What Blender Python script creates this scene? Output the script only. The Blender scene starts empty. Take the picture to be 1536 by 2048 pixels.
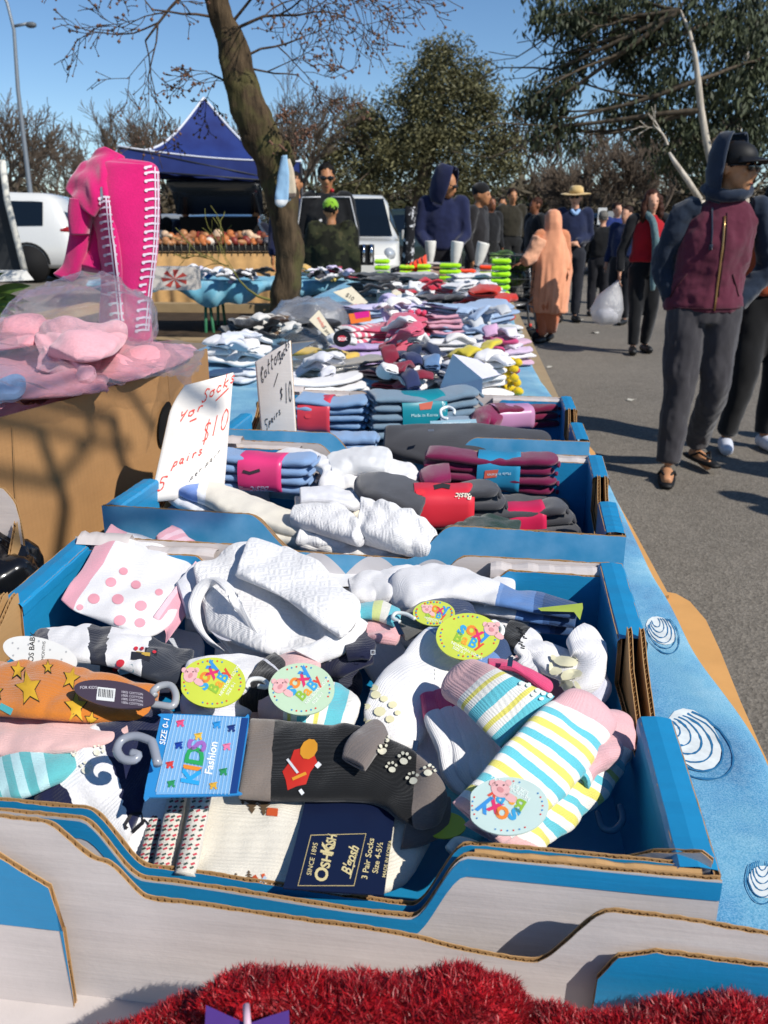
import bpy, math, random
import numpy as np
from mathutils import Vector, Matrix, noise
from mathutils.bvhtree import BVHTree
sc = bpy.context.scene
COL = sc.collection
R = math.radians
F = 1700.0; HC = 1.28
TH = math.atan(579 / F); PSI = R(5.8)
cd = bpy.data.cameras.new('camera'); cam = bpy.data.objects.new('camera', cd); COL.objects.link(cam)
cam.location = (0, 0, HC); cam.rotation_euler = (math.pi / 2 - TH, 0, PSI)
cd.sensor_fit = 'VERTICAL'; cd.sensor_height = 32; cd.sensor_width = 24
cd.lens = 32 * F / 2048; cd.clip_start = 0.02; cd.clip_end = 900
cd.dof.use_dof = True; cd.dof.focus_distance = 0.80; cd.dof.aperture_fstop = 14
sc.camera = cam
SUN_EL = 41.0; SUNV = Vector((0.83, -0.56, 0)).normalized()   # horizontal direction TOWARDS the sun
w = bpy.data.worlds.new('World'); sc.world = w; w.use_nodes = True
wt = w.node_tree; wt.nodes.clear()
wo = wt.nodes.new('ShaderNodeOutputWorld'); bg = wt.nodes.new('ShaderNodeBackground')
sk = wt.nodes.new('ShaderNodeTexSky'); sk.sky_type = 'NISHITA'; sk.sun_disc = False
sk.sun_elevation = R(SUN_EL); sk.sun_rotation = math.atan2(SUNV.x, SUNV.y)
sk.altitude = 1500; sk.air_density = 1.0; sk.dust_density = 0.15; sk.ozone_density = 3.0
bg.inputs[1].default_value = 0.11
hs = wt.nodes.new('ShaderNodeHueSaturation'); hs.inputs['Saturation'].default_value = 1.12; wt.links.new(sk.outputs[0], hs.inputs['Color']); wt.links.new(hs.outputs[0], bg.inputs[0]); wt.links.new(bg.outputs[0], wo.inputs[0])
sl = bpy.data.lights.new('sun', 'SUN'); sl.energy = 4.9; sl.angle = R(0.5); sl.color = (1, 0.955, 0.88)
so = bpy.data.objects.new('sun', sl); COL.objects.link(so)
sd = Vector((SUNV.x * math.cos(R(SUN_EL)), SUNV.y * math.cos(R(SUN_EL)), math.sin(R(SUN_EL))))
so.rotation_euler = (-sd).to_track_quat('-Z', 'Y').to_euler()
sc.view_settings.view_transform = 'Standard'; sc.view_settings.look = 'None'
sc.view_settings.exposure = 0.12; sc.view_settings.gamma = 1.0
sc.render.engine = 'CYCLES'
CAMP = Vector((0, 0, HC))
FW = Vector((-math.sin(PSI) * math.cos(TH), math.cos(PSI) * math.cos(TH), -math.sin(TH)))
RT = Vector((math.cos(PSI), math.sin(PSI), 0)); UP = RT.cross(FW)
FH = Vector((-math.sin(PSI), math.cos(PSI), 0))
def ray(u, v): return (FW + RT * ((u - 768) / F) - UP * ((v - 1024) / F))
def at(u, v, z):
 d = ray(u, v); return CAMP + d * ((z - HC) / d.z)
def atD(u, v, D):            # point at horizontal camera distance D
 d = ray(u, v); return CAMP + d * (D / d.dot(FH))
def gnd(u, D):               # ground point under column u (taken at the horizon) at distance D
 x = (u - 768) / F * math.cos(TH) * D
 return Vector(FH * D + RT * x)
class Plane:
 def __init__(s, u, v, z, tilt=0, roll=0):
  s.c = at(u, v, z); s.n = Vector((math.sin(R(roll)), -math.sin(R(tilt)), math.cos(R(tilt)))).normalized()
 def pt(s, u, v, off=0):
  d = ray(u, v); t = (s.c - CAMP).dot(s.n) / d.dot(s.n)
  return CAMP + d * t + s.n * off
class PlaneP:
 def __init__(s, c, n): s.c = Vector(c); s.n = Vector(n).normalized()
 pt = Plane.pt
def tag(o, label=None, cat=None, group=None, kind=None):
 if label: o['label'] = label
 if cat: o['category'] = cat
 if group: o['group'] = group
 if kind: o['kind'] = kind
 return o
def thing(name, label, cat, loc=(0, 0, 0), group=None):
 o = bpy.data.objects.new(name, None); COL.objects.link(o); o.location = loc
 o.empty_display_size = .05
 return tag(o, label, cat, group)
class MB:
 def __init__(s): s.v = []; s.f = []; s.m = []; s.uv = []; s.n = 0
 def add(s, V, Fc, mi=0, uv=None):
  b = s.n; V = [tuple(p) for p in V]; s.v += V; s.n += len(V)
  s.f += [tuple(b + i for i in q) for q in Fc]; s.m += [mi] * len(Fc)
  s.uv += (list(uv) if uv is not None else [(0, 0)] * len(V)); return s
 def box(s, c, d, mi=0, rot=None):
  x, y, z = d[0] / 2, d[1] / 2, d[2] / 2
  P = [Vector((a, b, e)) for a in (-x, x) for b in (-y, y) for e in (-z, z)]
  if rot is not None: P = [rot @ p for p in P]
  P = [p + Vector(c) for p in P]
  return s.add(P, [(0, 1, 3, 2), (4, 6, 7, 5), (0, 4, 5, 1), (2, 3, 7, 6), (0, 2, 6, 4), (1, 5, 7, 3)], mi)
 def rings(s, RG, mi=0, cap=True, uv=True, closed=True):
  M = len(RG); N = len(RG[0]); V = [p for r in RG for p in r]; Fc = []
  K = N if closed else N - 1
  for i in range(M - 1):
   for j in range(K):
    a = i * N + j; b = i * N + (j + 1) % N
    Fc.append((a, b, b + N, a + N))
  if cap and closed:
   Fc.append(tuple(range(N - 1, -1, -1))); Fc.append(tuple((M - 1) * N + j for j in range(N)))
  U = [(i / (M - 1), j / N) for i in range(M) for j in range(N)]
  return s.add(V, Fc, mi, U)
 def tube(s, pts, rad, n=8, mi=0, cap=True, sx=1.0):
  pts = [Vector(p) for p in pts]; M = len(pts); RG = []
  if not hasattr(rad, '__len__'): rad = [rad] * M
  ref = None
  for i in range(M):
   t = (pts[min(i + 1, M - 1)] - pts[max(i - 1, 0)])
   if t.length < 1e-9: t = Vector((0, 0, 1))
   t.normalize()
   if ref is None: ref = Vector((1, 0, 0)) if abs(t.x) < .8 else Vector((0, 1, 0))
   a = (ref - t * ref.dot(t)).normalized(); b = t.cross(a); ref = a
   RG.append([pts[i] + a * (math.cos(2 * math.pi * k / n) * rad[i] * sx) + b * (math.sin(2 * math.pi * k / n) * rad[i]) for k in range(n)])
  return s.rings(RG, mi, cap)
 def loft(s, secs, n=20, mi=0, p=2.0):
  """secs: (centre, rx, ry[, xaxis]) horizontal ellipses rings"""
  RG = []
  for q in secs:
   c = Vector(q[0]); rx, ry = q[1], q[2]; ax = Vector(q[3]) if len(q) > 3 else Vector((1, 0, 0)); ay = Vector((-ax.y, ax.x, 0))
   if len(q) > 4: ay = Vector(q[4])
   r = []
   for k in range(n):
    a = 2 * math.pi * k / n; ca, sa = math.cos(a), math.sin(a)
    ca = math.copysign(abs(ca) ** (2 / p), ca); sa = math.copysign(abs(sa) ** (2 / p), sa)
    r.append(c + ax * rx * ca + ay * ry * sa)
   RG.append(r)
  return s.rings(RG, mi)
 def ball(s, c, r, n=14, mi=0, rot=None):
  if not hasattr(r, '__len__'): r = (r, r, r)
  RG = []
  for i in range(n // 2 + 1):
   th = math.pi * i / (n // 2); th = min(max(th, 1e-3), math.pi - 1e-3)
   ring = []
   for k in range(n):
    a = 2 * math.pi * k / n
    p = Vector((r[0] * math.sin(th) * math.cos(a), r[1] * math.sin(th) * math.sin(a), -r[2] * math.cos(th)))
    if rot is not None: p = rot @ p
    ring.append(p + Vector(c))
   RG.append(ring)
  return s.rings(RG, mi)
 def build(s, name, mats, parent=None, smooth=True, world=True):
  me = bpy.data.meshes.new(name); me.from_pydata(s.v, [], s.f)
  if not isinstance(mats, (list, tuple)): mats = [mats]
  for m in mats: me.materials.append(m)
  me.polygons.foreach_set('material_index', s.m)
  me.polygons.foreach_set('use_smooth', [smooth] * len(s.f))
  uvl = me.uv_layers.new(name='UVMap')
  li = np.empty(len(me.loops), dtype=np.int32); me.loops.foreach_get('vertex_index', li)
  UV = np.array(s.uv, dtype=np.float32).reshape(-1, 2)
  uvl.data.foreach_set('uv', UV[li].ravel())
  me.update()
  o = bpy.data.objects.new(name, me); COL.objects.link(o)
  if parent:
   o.parent = parent
   if world: o.location = -Vector(parent.location)
  return o
def base_of(V):
 a = np.array(V); return Vector((float(a[:, 0].mean()), float(a[:, 1].mean()), float(a[:, 2].min())))
def single(mb, name, mats, label, cat, group=None, kind=None, smooth=True):
 """one-mesh thing; the origin goes to its base"""
 c = base_of(mb.v); mb.v = [(p[0] - c.x, p[1] - c.y, p[2] - c.z) for p in mb.v]
 o = mb.build(name, mats, None, smooth); o.location = c
 return tag(o, label, cat, group, kind)
def fuse(mb, voxel, smooth=2):
 """voxel-merge everything in mb into one continuous surface; returns a new MB"""
 o = mb.build('tmp', [M_TMP]); m = o.modifiers.new('r', 'REMESH'); m.mode = 'VOXEL'; m.voxel_size = voxel
 if smooth:
  k = o.modifiers.new('s', 'SMOOTH'); k.iterations = smooth; k.factor = .5
 dg = bpy.context.evaluated_depsgraph_get(); dg.update()
 e = o.evaluated_get(dg); me = bpy.data.meshes.new_from_object(e)
 r = MB(); r.add([tuple(v.co) for v in me.vertices], [tuple(p.vertices) for p in me.polygons])
 bpy.data.objects.remove(o); bpy.data.meshes.remove(me)
 return r
def wrinkle(mb, amp, freq, seed=0, st=(1, 1, 1)):
 V = [Vector(p) for p in mb.v]; me = bpy.data.meshes.new('t'); me.from_pydata(mb.v, [], mb.f); me.update()
 out = []
 for p, vv in zip(V, me.vertices):
  q = Vector((p.x * st[0], p.y * st[1], p.z * st[2])) * freq + Vector((seed * 7.1, seed * 3.3, seed))
  d = noise.noise(q) + .5 * noise.noise(q * 2.1)
  out.append(tuple(p + vv.normal * d * amp))
 mb.v = out; bpy.data.meshes.remove(me); return mb
MC = {}
def srgb(h):
 if isinstance(h, str):
  h = h.lstrip('#'); c = [int(h[i:i + 2], 16) / 255 for i in (0, 2, 4)]
  return tuple(((x + .055) / 1.055) ** 2.4 if x > .04045 else x / 12.92 for x in c) + (1,)
 return tuple(h) + ((1,) if len(h) == 3 else ())
def newmat(name):
 m = bpy.data.materials.new(name); m.use_nodes = True; nt = m.node_tree
 b = nt.nodes['Principled BSDF']; return m, nt, b
def setb(b, rough=.8, spec=.3, metal=0, sheen=0, trans=0, alpha=1, coat=0, emit=None):
 b.inputs['Roughness'].default_value = rough; b.inputs['Specular IOR Level'].default_value = spec
 b.inputs['Metallic'].default_value = metal; b.inputs['Sheen Weight'].default_value = sheen
 b.inputs['Transmission Weight'].default_value = trans; b.inputs['Alpha'].default_value = alpha
 b.inputs['Coat Weight'].default_value = coat
def nd(nt, t, **k):
 n = nt.nodes.new(t)
 for a, v in k.items():
  if a in n.bl_rna.properties: setattr(n, a, v)
 return n
def mapping(nt, src='Object', scale=(1, 1, 1)):
 tc = nd(nt, 'ShaderNodeTexCoord'); mp = nd(nt, 'ShaderNodeMapping'); mp.inputs['Scale'].default_value = scale
 nt.links.new(tc.outputs[src], mp.inputs[0]); return mp.outputs[0]
def noise_n(nt, vec, scale, detail=3, rough=.5):
 n = nd(nt, 'ShaderNodeTexNoise'); n.inputs['Scale'].default_value = scale; n.inputs['Detail'].default_value = detail
 n.inputs['Roughness'].default_value = rough; nt.links.new(vec, n.inputs['Vector']); return n.outputs[0]
def ramp(nt, fac, stops, const=False):
 r = nd(nt, 'ShaderNodeValToRGB'); cr = r.color_ramp
 if const: cr.interpolation = 'CONSTANT'
 stops = sorted(stops, key=lambda q: q[0])
 while len(cr.elements) < len(stops): cr.elements.new(.5)
 for e, (p, c) in zip(cr.elements, stops): e.position = p; e.color = srgb(c)
 nt.links.new(fac, r.inputs[0]); return r.outputs[0]
def bump(nt, b, h, strength=.3, dist=.002, prev=None):
 n = nd(nt, 'ShaderNodeBump'); n.inputs['Strength'].default_value = strength; n.inputs['Distance'].default_value = dist
 nt.links.new(h, n.inputs['Height'])
 if prev is not None: nt.links.new(prev, n.inputs['Normal'])
 nt.links.new(n.outputs[0], b.inputs['Normal']); return n.outputs[0]
def mixc(nt, fac, a, b_, mode='MIX'):
 m = nd(nt, 'ShaderNodeMix', data_type='RGBA', blend_type=mode)
 for sock, v in ((m.inputs[0], fac), (m.inputs[6], a), (m.inputs[7], b_)):
  if isinstance(v, bpy.types.NodeSocket): nt.links.new(v, sock)
  elif isinstance(v, (int, float)): sock.default_value = v
  else: sock.default_value = srgb(v)
 return m.outputs[2]
def plain(hexc, rough=.6, spec=.3, metal=0, var=.12, vs=30, bmp=0, bs=200, name=None, sheen=0, coat=0):
 k = ('plain', hexc, rough, spec, metal, var, vs, bmp, bs, sheen, coat)
 if k in MC: return MC[k]
 m, nt, b = newmat(name or 'surface'); setb(b, rough, spec, metal, sheen, coat=coat)
 v = mapping(nt); c = srgb(hexc)
 n = noise_n(nt, v, vs, 4, .6)
 lo = tuple(x * (1 - var) for x in c[:3]); hi = tuple(min(1, x * (1 + var)) for x in c[:3])
 nt.links.new(ramp(nt, n, [(.3, lo), (.7, hi)]), b.inputs['Base Color'])
 if bmp: bump(nt, b, noise_n(nt, v, bs, 3, .6), bmp, .002)
 MC[k] = m; return m
M_TMP = plain('#808080')
def cloth(hexc, scale=300, name='fabric', var=.12, bmp=.5, sheen=.25, rough=.9, big=9, dist=.002, ribdir=None):
 """woven or knitted cloth in object space"""
 k = ('cloth', hexc, scale, var, bmp, sheen, big, dist)
 if k in MC: return MC[k]
 m, nt, b = newmat(name); setb(b, rough, .15, 0, sheen)
 v = mapping(nt); c = srgb(hexc)
 n1 = noise_n(nt, v, scale, 3, .7); n2 = noise_n(nt, v, big, 3, .6)
 lo = tuple(x * (1 - var) for x in c[:3]); hi = tuple(min(1, x * (1 + var)) for x in c[:3])
 c1 = ramp(nt, n2, [(.35, lo), (.65, hi)])
 c2 = mixc(nt, .25, c1, ramp(nt, n1, [(.35, tuple(x * .6 for x in c[:3])), (.65, hi)]))
 nt.links.new(c2, b.inputs['Base Color'])
 bump(nt, b, n1, bmp, dist)
 MC[k] = m; return m
def knit(stops, rib=420, name='knit', emboss=0, dirt=.05, rb=.6, wave=0):
 """knitted sock: colour by position along the sock (UV x, 0 = cuff), ribs running lengthwise (UV y in metres)"""
 k = ('knit', tuple((p, str(c)) for p, c in stops), rib, emboss, rb, wave)
 if k in MC: return MC[k]
 m, nt, b = newmat(name); setb(b, .92, .12, 0, .3)
 tc = nd(nt, 'ShaderNodeUVMap'); sp = nd(nt, 'ShaderNodeSeparateXYZ'); nt.links.new(tc.outputs[0], sp.inputs[0])
 ob = mapping(nt)
 nz = noise_n(nt, ob, 60, 2)
 x = sp.outputs[0]
 wob = nd(nt, 'ShaderNodeMath', operation='MULTIPLY_ADD'); nt.links.new(nz, wob.inputs[0]); wob.inputs[1].default_value = .02 + wave; wob.inputs[2].default_value = -.01 - wave / 2
 ad = nd(nt, 'ShaderNodeMath', operation='ADD'); nt.links.new(x, ad.inputs[0]); nt.links.new(wob.outputs[0], ad.inputs[1])
 col = ramp(nt, ad.outputs[0], stops, True) if len(stops) > 1 else ramp(nt, ad.outputs[0], [(0, stops[0][1]), (1, stops[0][1])])
 fz = noise_n(nt, ob, 900, 2, .7)
 col = mixc(nt, 1.0, col, ramp(nt, fz, [(.3, (1 - dirt * 2,) * 3), (.6, (1, 1, 1))]), 'MULTIPLY')
 nt.links.new(col, b.inputs['Base Color'])
 mm = nd(nt, 'ShaderNodeMath', operation='MULTIPLY'); nt.links.new(sp.outputs[1], mm.inputs[0]); mm.inputs[1].default_value = rib * 1.45 * 2 * math.pi
 sn = nd(nt, 'ShaderNodeMath', operation='SINE'); nt.links.new(mm.outputs[0], sn.inputs[0])
 h = nd(nt, 'ShaderNodeMath', operation='MULTIPLY_ADD'); nt.links.new(sn.outputs[0], h.inputs[0]); h.inputs[1].default_value = .35 * rb; nt.links.new(fz, h.inputs[2])
 nrm = bump(nt, b, h.outputs[0], .45, .0011)
 if emboss:
  vo = nd(nt, 'ShaderNodeTexVoronoi', feature='F1', distance='MANHATTAN'); vo.inputs['Scale'].default_value = emboss; vo.inputs['Randomness'].default_value = .35
  mo = nd(nt, 'ShaderNodeMapping'); mo.inputs['Scale'].default_value = (1, 1, .2); mo.inputs['Rotation'].default_value = (0, 0, .6); nt.links.new(ob, mo.inputs[0]); nt.links.new(mo.outputs[0], vo.inputs['Vector'])
  w2 = nd(nt, 'ShaderNodeMath', operation='MULTIPLY'); nt.links.new(vo.outputs['Distance'], w2.inputs[0]); w2.inputs[1].default_value = 14
  s2 = nd(nt, 'ShaderNodeMath', operation='SINE'); nt.links.new(w2.outputs[0], s2.inputs[0])
  bump(nt, b, s2.outputs[0], .2, .0016, nrm)
 MC[k] = m; return m
def board(hexc, name='cardboard', rib=0, axis=0, var=.07, rough=.75, spots=True, gloss=.3):
 k = ('board', hexc, rib, axis)
 if k in MC: return MC[k]
 m, nt, b = newmat(name); setb(b, rough, gloss)
 v = mapping(nt); c = srgb(hexc)
 n = noise_n(nt, v, 14, 5, .6); lo = tuple(x * (1 - var * 1.6) for x in c[:3]); hi = tuple(min(1, x * (1 + var)) for x in c[:3])
 col = ramp(nt, n, [(.3, lo), (.7, hi)])
 st = mapping(nt, scale=(3, 3, 60)); n2 = noise_n(nt, st, 6, 3, .6)
 col = mixc(nt, .14, col, ramp(nt, n2, [(.35, lo), (.65, hi)]))
 if spots:
  n3 = noise_n(nt, v, 45, 6, .75)
  col = mixc(nt, ramp(nt, n3, [(.68, (0, 0, 0)), (.76, (.5, .5, .5))]), col, tuple(x * .55 + .12 for x in c[:3]))
 nt.links.new(col, b.inputs['Base Color'])
 nr = bump(nt, b, n2, .12, .002)
 nr = bump(nt, b, noise_n(nt, v, 250, 2), .1, .001, nr)
 if rib:
  wv = nd(nt, 'ShaderNodeTexWave', bands_direction='XYZ'[axis]); wv.inputs['Scale'].default_value = rib
  nt.links.new(v, wv.inputs['Vector']); bump(nt, b, wv.outputs[0], .12, .001, nr)
 MC[k] = m; return m
def plastic(name='clear_film', tint=(1, 1, 1), amt=.16, rough=.12, freq=22, bst=1.0):
 k = ('plastic', tint, amt, rough, freq, bst)
 if k in MC: return MC[k]
 m, nt, b = newmat(name); nt.nodes.remove(b); out = nt.nodes['Material Output']
 tr = nd(nt, 'ShaderNodeBsdfTransparent'); tr.inputs[0].default_value = tint + (1,)
 gl = nd(nt, 'ShaderNodeBsdfGlossy'); gl.inputs['Roughness'].default_value = rough
 df = nd(nt, 'ShaderNodeBsdfTranslucent'); df.inputs[0].default_value = (.85, .84, .84, 1)
 d2 = nd(nt, 'ShaderNodeBsdfDiffuse'); d2.inputs[0].default_value = (.82, .81, .81, 1)
 v = mapping(nt); n = noise_n(nt, v, freq, 5, .62)
 bp = nd(nt, 'ShaderNodeBump'); bp.inputs['Strength'].default_value = bst; bp.inputs['Distance'].default_value = .02
 nt.links.new(n, bp.inputs['Height']); nt.links.new(bp.outputs[0], gl.inputs['Normal'])
 lw = nd(nt, 'ShaderNodeLayerWeight'); lw.inputs[0].default_value = .5; nt.links.new(bp.outputs[0], lw.inputs['Normal']); fr = nd(nt, 'ShaderNodeMapRange'); nt.links.new(lw.outputs['Facing'], fr.inputs[0]); fr.inputs[1].default_value = .1; fr.inputs[3].default_value = .05; fr.inputs[4].default_value = .42
 a = nd(nt, 'ShaderNodeMixShader'); nt.links.new(df.outputs[0], a.inputs[1]); nt.links.new(d2.outputs[0], a.inputs[2])
 m1 = nd(nt, 'ShaderNodeMixShader'); m1.inputs[0].default_value = amt; nt.links.new(tr.outputs[0], m1.inputs[1]); nt.links.new(a.outputs[0], m1.inputs[2])
 m2 = nd(nt, 'ShaderNodeMixShader'); nt.links.new(fr.outputs[0], m2.inputs[0]); nt.links.new(m1.outputs[0], m2.inputs[1]); nt.links.new(gl.outputs[0], m2.inputs[2])
 nt.links.new(m2.outputs[0], out.inputs[0]); MC[k] = m; return m
KRAFT = board('#b08a5c', 'kraft_board'); KRAFT2 = board('#8d6a42', 'kraft_flute')
BLUE = board('#1c83b4', 'blue_printed_board', rib=0, rough=.42, gloss=.5)
WHITEB = board('#c6bdb9', 'white_board', rib=18, axis=2, rough=.7)
BROWN = board('#a2794e', 'brown_board', rib=40, axis=1)
BOXW = board('#e9e2da', 'sign_card', rough=.6)
def cr(pts, n):
 """Catmull-Rom through rows of numbers, n samples"""
 A = np.array(pts, dtype=float); K = len(A)
 if K == 2: return np.array([A[0] + (A[1] - A[0]) * t for t in np.linspace(0, 1, n)])
 out = []
 for t in np.linspace(0, K - 1, n):
  i = min(int(t), K - 2); f = t - i
  p0 = A[max(i - 1, 0)]; p1 = A[i]; p2 = A[i + 1]; p3 = A[min(i + 2, K - 1)]
  out.append(.5 * ((2 * p1) + (-p0 + p2) * f + (2 * p0 - 5 * p1 + 4 * p2 - p3) * f * f + (-p0 + 3 * p1 - 3 * p2 + p3) * f ** 3))
 return np.array(out)
def soft(LR, thick, M=70, N=44, toe=.12, cuff=.02, wr=.0016, seed=0, wf=38, sq=2.6, hollow=False, fold=0, hem=0):
 """flattened tube through rows (L, R) of world points, thick = half thickness per row or single.
  starts at the cuff (UV x = 0), closes round at the toe. returns MB"""
 rows = [tuple(l) + tuple(r) + ((thick if not hasattr(thick, '__len__') else thick[i]),) for i, (l, r) in enumerate(LR)]
 S = cr(rows, M); L = S[:, :3]; Rr = S[:, 3:6]; T = S[:, 6]
 C = (L + Rr) / 2; d = np.linalg.norm(np.diff(C, axis=0), axis=1); s = np.concatenate([[0], np.cumsum(d)]); Ln = s[-1]; s /= Ln
 ph = np.arange(N) / N * 2 * math.pi
 cx = np.sign(np.cos(ph)) * np.abs(np.cos(ph)) ** (2 / sq); cy = np.sign(np.sin(ph)) * np.abs(np.sin(ph)) ** (2 / sq)
 V = []; UV = []
 W = np.linalg.norm(Rr - L, axis=1) / 2
 rs = seed * 13.7
 for i in range(M):
  c = Vector(C[i]); e = Vector(Rr[i] - L[i]); wd = e.length / 2; e.normalize()
  tn = Vector(C[min(i + 1, M - 1)] - C[max(i - 1, 0)]).normalized()
  nrm = e.cross(tn)
  if i == 0:
   if nrm.dot(Vector((0, -.4, 1))) < 0: nrm = -nrm
  elif nrm.dot(pn_) < 0: nrm = -nrm
  nrm.normalize(); pn_ = nrm
  k = 1.0; kt = 1.0
  q = 1 - s[i]
  if q < toe: k = kt = math.sqrt(max(0, 1 - ((toe - q) / toe) ** 2)) if toe else 1
  if s[i] < cuff: kt *= .35 + .65 * math.sqrt(s[i] / cuff)
  k = max(k, .02); kt = max(kt, .05)
  for j in range(N):
   p = c + e * (cx[j] * wd * k) + nrm * (cy[j] * T[i] * kt)
   pn = Vector((p.x * wf, p.y * wf, p.z * wf * .6 + rs))
   dd = .7 * noise.noise(pn) + 1.5 * (abs(noise.noise(pn * .8 + Vector((8, 2, rs)))) - .22) + .4 * noise.noise(pn * 2.3 + Vector((3, 1, rs)))
   p += nrm * dd * wr * (1.2 if cy[j] > 0 else .3) + e * dd * wr * .6 * cx[j]
   if fold:
    p += nrm * (fold * math.sin(s[i] * 19 + 3 * math.sin(cx[j] * 2 + rs)) * max(0, cy[j])) * .5
   V.append(p); UV.append((s[i], (ph[j] / (2 * math.pi)) * W[i] * 3.4))
 Fc = []
 for i in range(M - 1):
  for j in range(N):
   a = i * N + j; b = i * N + (j + 1) % N; Fc.append((a, b, b + N, a + N))
 Fc.append(tuple((M - 1) * N + j for j in range(N)))
 mb = MB()
 lip = [V[j].lerp(Vector(C[0]), .22) + Vector(C[3] - C[0]) * .0 for j in range(N)]
 inn = [V[j].lerp(Vector(C[min(6, M - 1)]), .45) for j in range(N)]
 b0 = len(V); V += lip; V += inn; UV += [(0, UV[j][1]) for j in range(N)] * 2
 for j in range(N):
  j2 = (j + 1) % N
  Fc.append((j2, j, b0 + j, b0 + j2)); Fc.append((b0 + j2, b0 + j, b0 + N + j, b0 + N + j2))
 Fc.append(tuple(b0 + N + j for j in range(N)))
 mb.add(V, Fc, 0, UV); return mb
def pxrows(rows):
 """rows (u, v, half width px, z [, zdiff]) -> L,R world points, perpendicular to the pixel path"""
 out = []; K = len(rows)
 for i, r in enumerate(rows):
  a = rows[max(i - 1, 0)]; b = rows[min(i + 1, K - 1)]
  dx, dy = b[0] - a[0], b[1] - a[1]; l = math.hypot(dx, dy) or 1; nx, ny = -dy / l, dx / l
  zd = r[4] if len(r) > 4 else 0
  out.append((at(r[0] - nx * r[2], r[1] - ny * r[2], r[3] - zd), at(r[0] + nx * r[2], r[1] + ny * r[2], r[3] + zd)))
 return out
def wrows(pts, hw, z=None):
 """world centre points + half widths (horizontal)"""
 out = []; K = len(pts)
 for i, p in enumerate(pts):
  a = Vector(pts[max(i - 1, 0)]); b = Vector(pts[min(i + 1, K - 1)]); t = (b - a); t.z = 0; t.normalize(); n = Vector((t.y, -t.x, 0))
  h = hw[i] if hasattr(hw, '__len__') else hw
  out.append((Vector(p) - n * h, Vector(p) + n * h))
 return out
ALLBVH = {}
def bvh_of(objs):
 V = []; Fc = []
 for o in objs:
  b = len(V); off = o.location + (o.parent.location if o.parent else Vector())
  V += [v.co + off for v in o.data.vertices]; Fc += [tuple(b + i for i in p.vertices) for p in o.data.polygons]
 return BVHTree.FromPolygons([tuple(v) for v in V], Fc)
def stick(bv, tris_px, off=.0006):
 """tris_px: (list of (u,v), faces). Lays the flat artwork on the surface seen there."""
 P, Fc = tris_px; out = []; ok = []
 for (u, v) in P:
  h = bv.ray_cast(CAMP, ray(u, v).normalized(), 3)
  if h[0] is None: out.append((0, 0, 0)); ok.append(False)
  else:
   n = h[1]
   if n.dot(ray(u, v)) > 0: n = -n
   out.append(tuple(h[0] + n * off)); ok.append(True)
 F2 = [f for f in Fc if all(ok[i] for i in f)]
 mx = .03
 F2 = [f for f in F2 if max((Vector(out[f[i]]) - Vector(out[f[i - 1]])).length for i in range(len(f))) < mx]
 return out, F2
def blobpx(u, v, r, n=12, asp=1, ang=0, prof=None, rings=2):
 """star-shaped outline as rings of px points"""
 P = [(u, v)]; Fc = []; ca, sa = math.cos(R(ang)), math.sin(R(ang))
 for k in range(1, rings + 1):
  for i in range(n):
   a = 2 * math.pi * i / n; rr = r * (prof(i) if prof else 1) * k / rings
   x, y = rr * math.cos(a), rr * math.sin(a) * asp
   P.append((u + x * ca - y * sa, v + x * sa + y * ca))
 for i in range(n): Fc.append((0, 1 + i, 1 + (i + 1) % n))
 for k in range(1, rings):
  for i in range(n):
   a = 1 + (k - 1) * n + i; b = 1 + (k - 1) * n + (i + 1) % n; Fc.append((a, a + n, b + n, b))
 return P, Fc
def linepx(pts, w, closed=False):
 P = []; Fc = []; K = len(pts)
 for i, p in enumerate(pts):
  a = pts[(i - 1) % K if closed else max(i - 1, 0)]; b = pts[(i + 1) % K if closed else min(i + 1, K - 1)]
  dx, dy = b[0] - a[0], b[1] - a[1]; l = math.hypot(dx, dy) or 1
  ww = w[i] if hasattr(w, '__len__') else w
  P += [(p[0] - dy / l * ww / 2, p[1] + dx / l * ww / 2), (p[0] + dy / l * ww / 2, p[1] - dx / l * ww / 2)]
 for i in range(K - 1 + (1 if closed else 0)):
  j = (i + 1) % K; Fc.append((2 * i, 2 * i + 1, 2 * j + 1, 2 * j))
 return P, Fc
TX = {}
def textmesh(s, bold=0, shear=0):
 k = (s, bold, shear)
 if k in TX: return TX[k]
 c = bpy.data.curves.new('t', 'FONT'); c.body = s; c.size = 1; c.offset = bold; c.shear = shear; c.resolution_u = 3
 o = bpy.data.objects.new('t', c); COL.objects.link(o); dg = bpy.context.evaluated_depsgraph_get(); dg.update()
 me = bpy.data.meshes.new_from_object(o.evaluated_get(dg))
 P = [(v.co.x, v.co.y) for v in me.vertices]; Fc = [tuple(p.vertices) for p in me.polygons]
 bpy.data.objects.remove(o); bpy.data.meshes.remove(me)
 w_ = max(p[0] for p in P) if P else 1
 TX[k] = (P, Fc, w_); return TX[k]
def textpx(s, u, v, size, ang=0, bold=0, width=None, shear=0, wav=None):
 """text whose baseline starts at pixel (u, v), cap height about .7 size, running along angle ang (px, clockwise)"""
 P, Fc, w_ = textmesh(s, bold, shear); sx = size if width is None else width / w_
 ca, sa = math.cos(R(ang)), math.sin(R(ang)); out = []
 for x, y in P:
  X = x * sx; Y = -y * size
  out.append((u + X * ca - Y * sa, v + X * sa + Y * ca))
 return out, Fc
def onplane(pl, art, off=.0006):
 return [tuple(pl.pt(u, v, off)) for u, v in art[0]], art[1]
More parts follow.
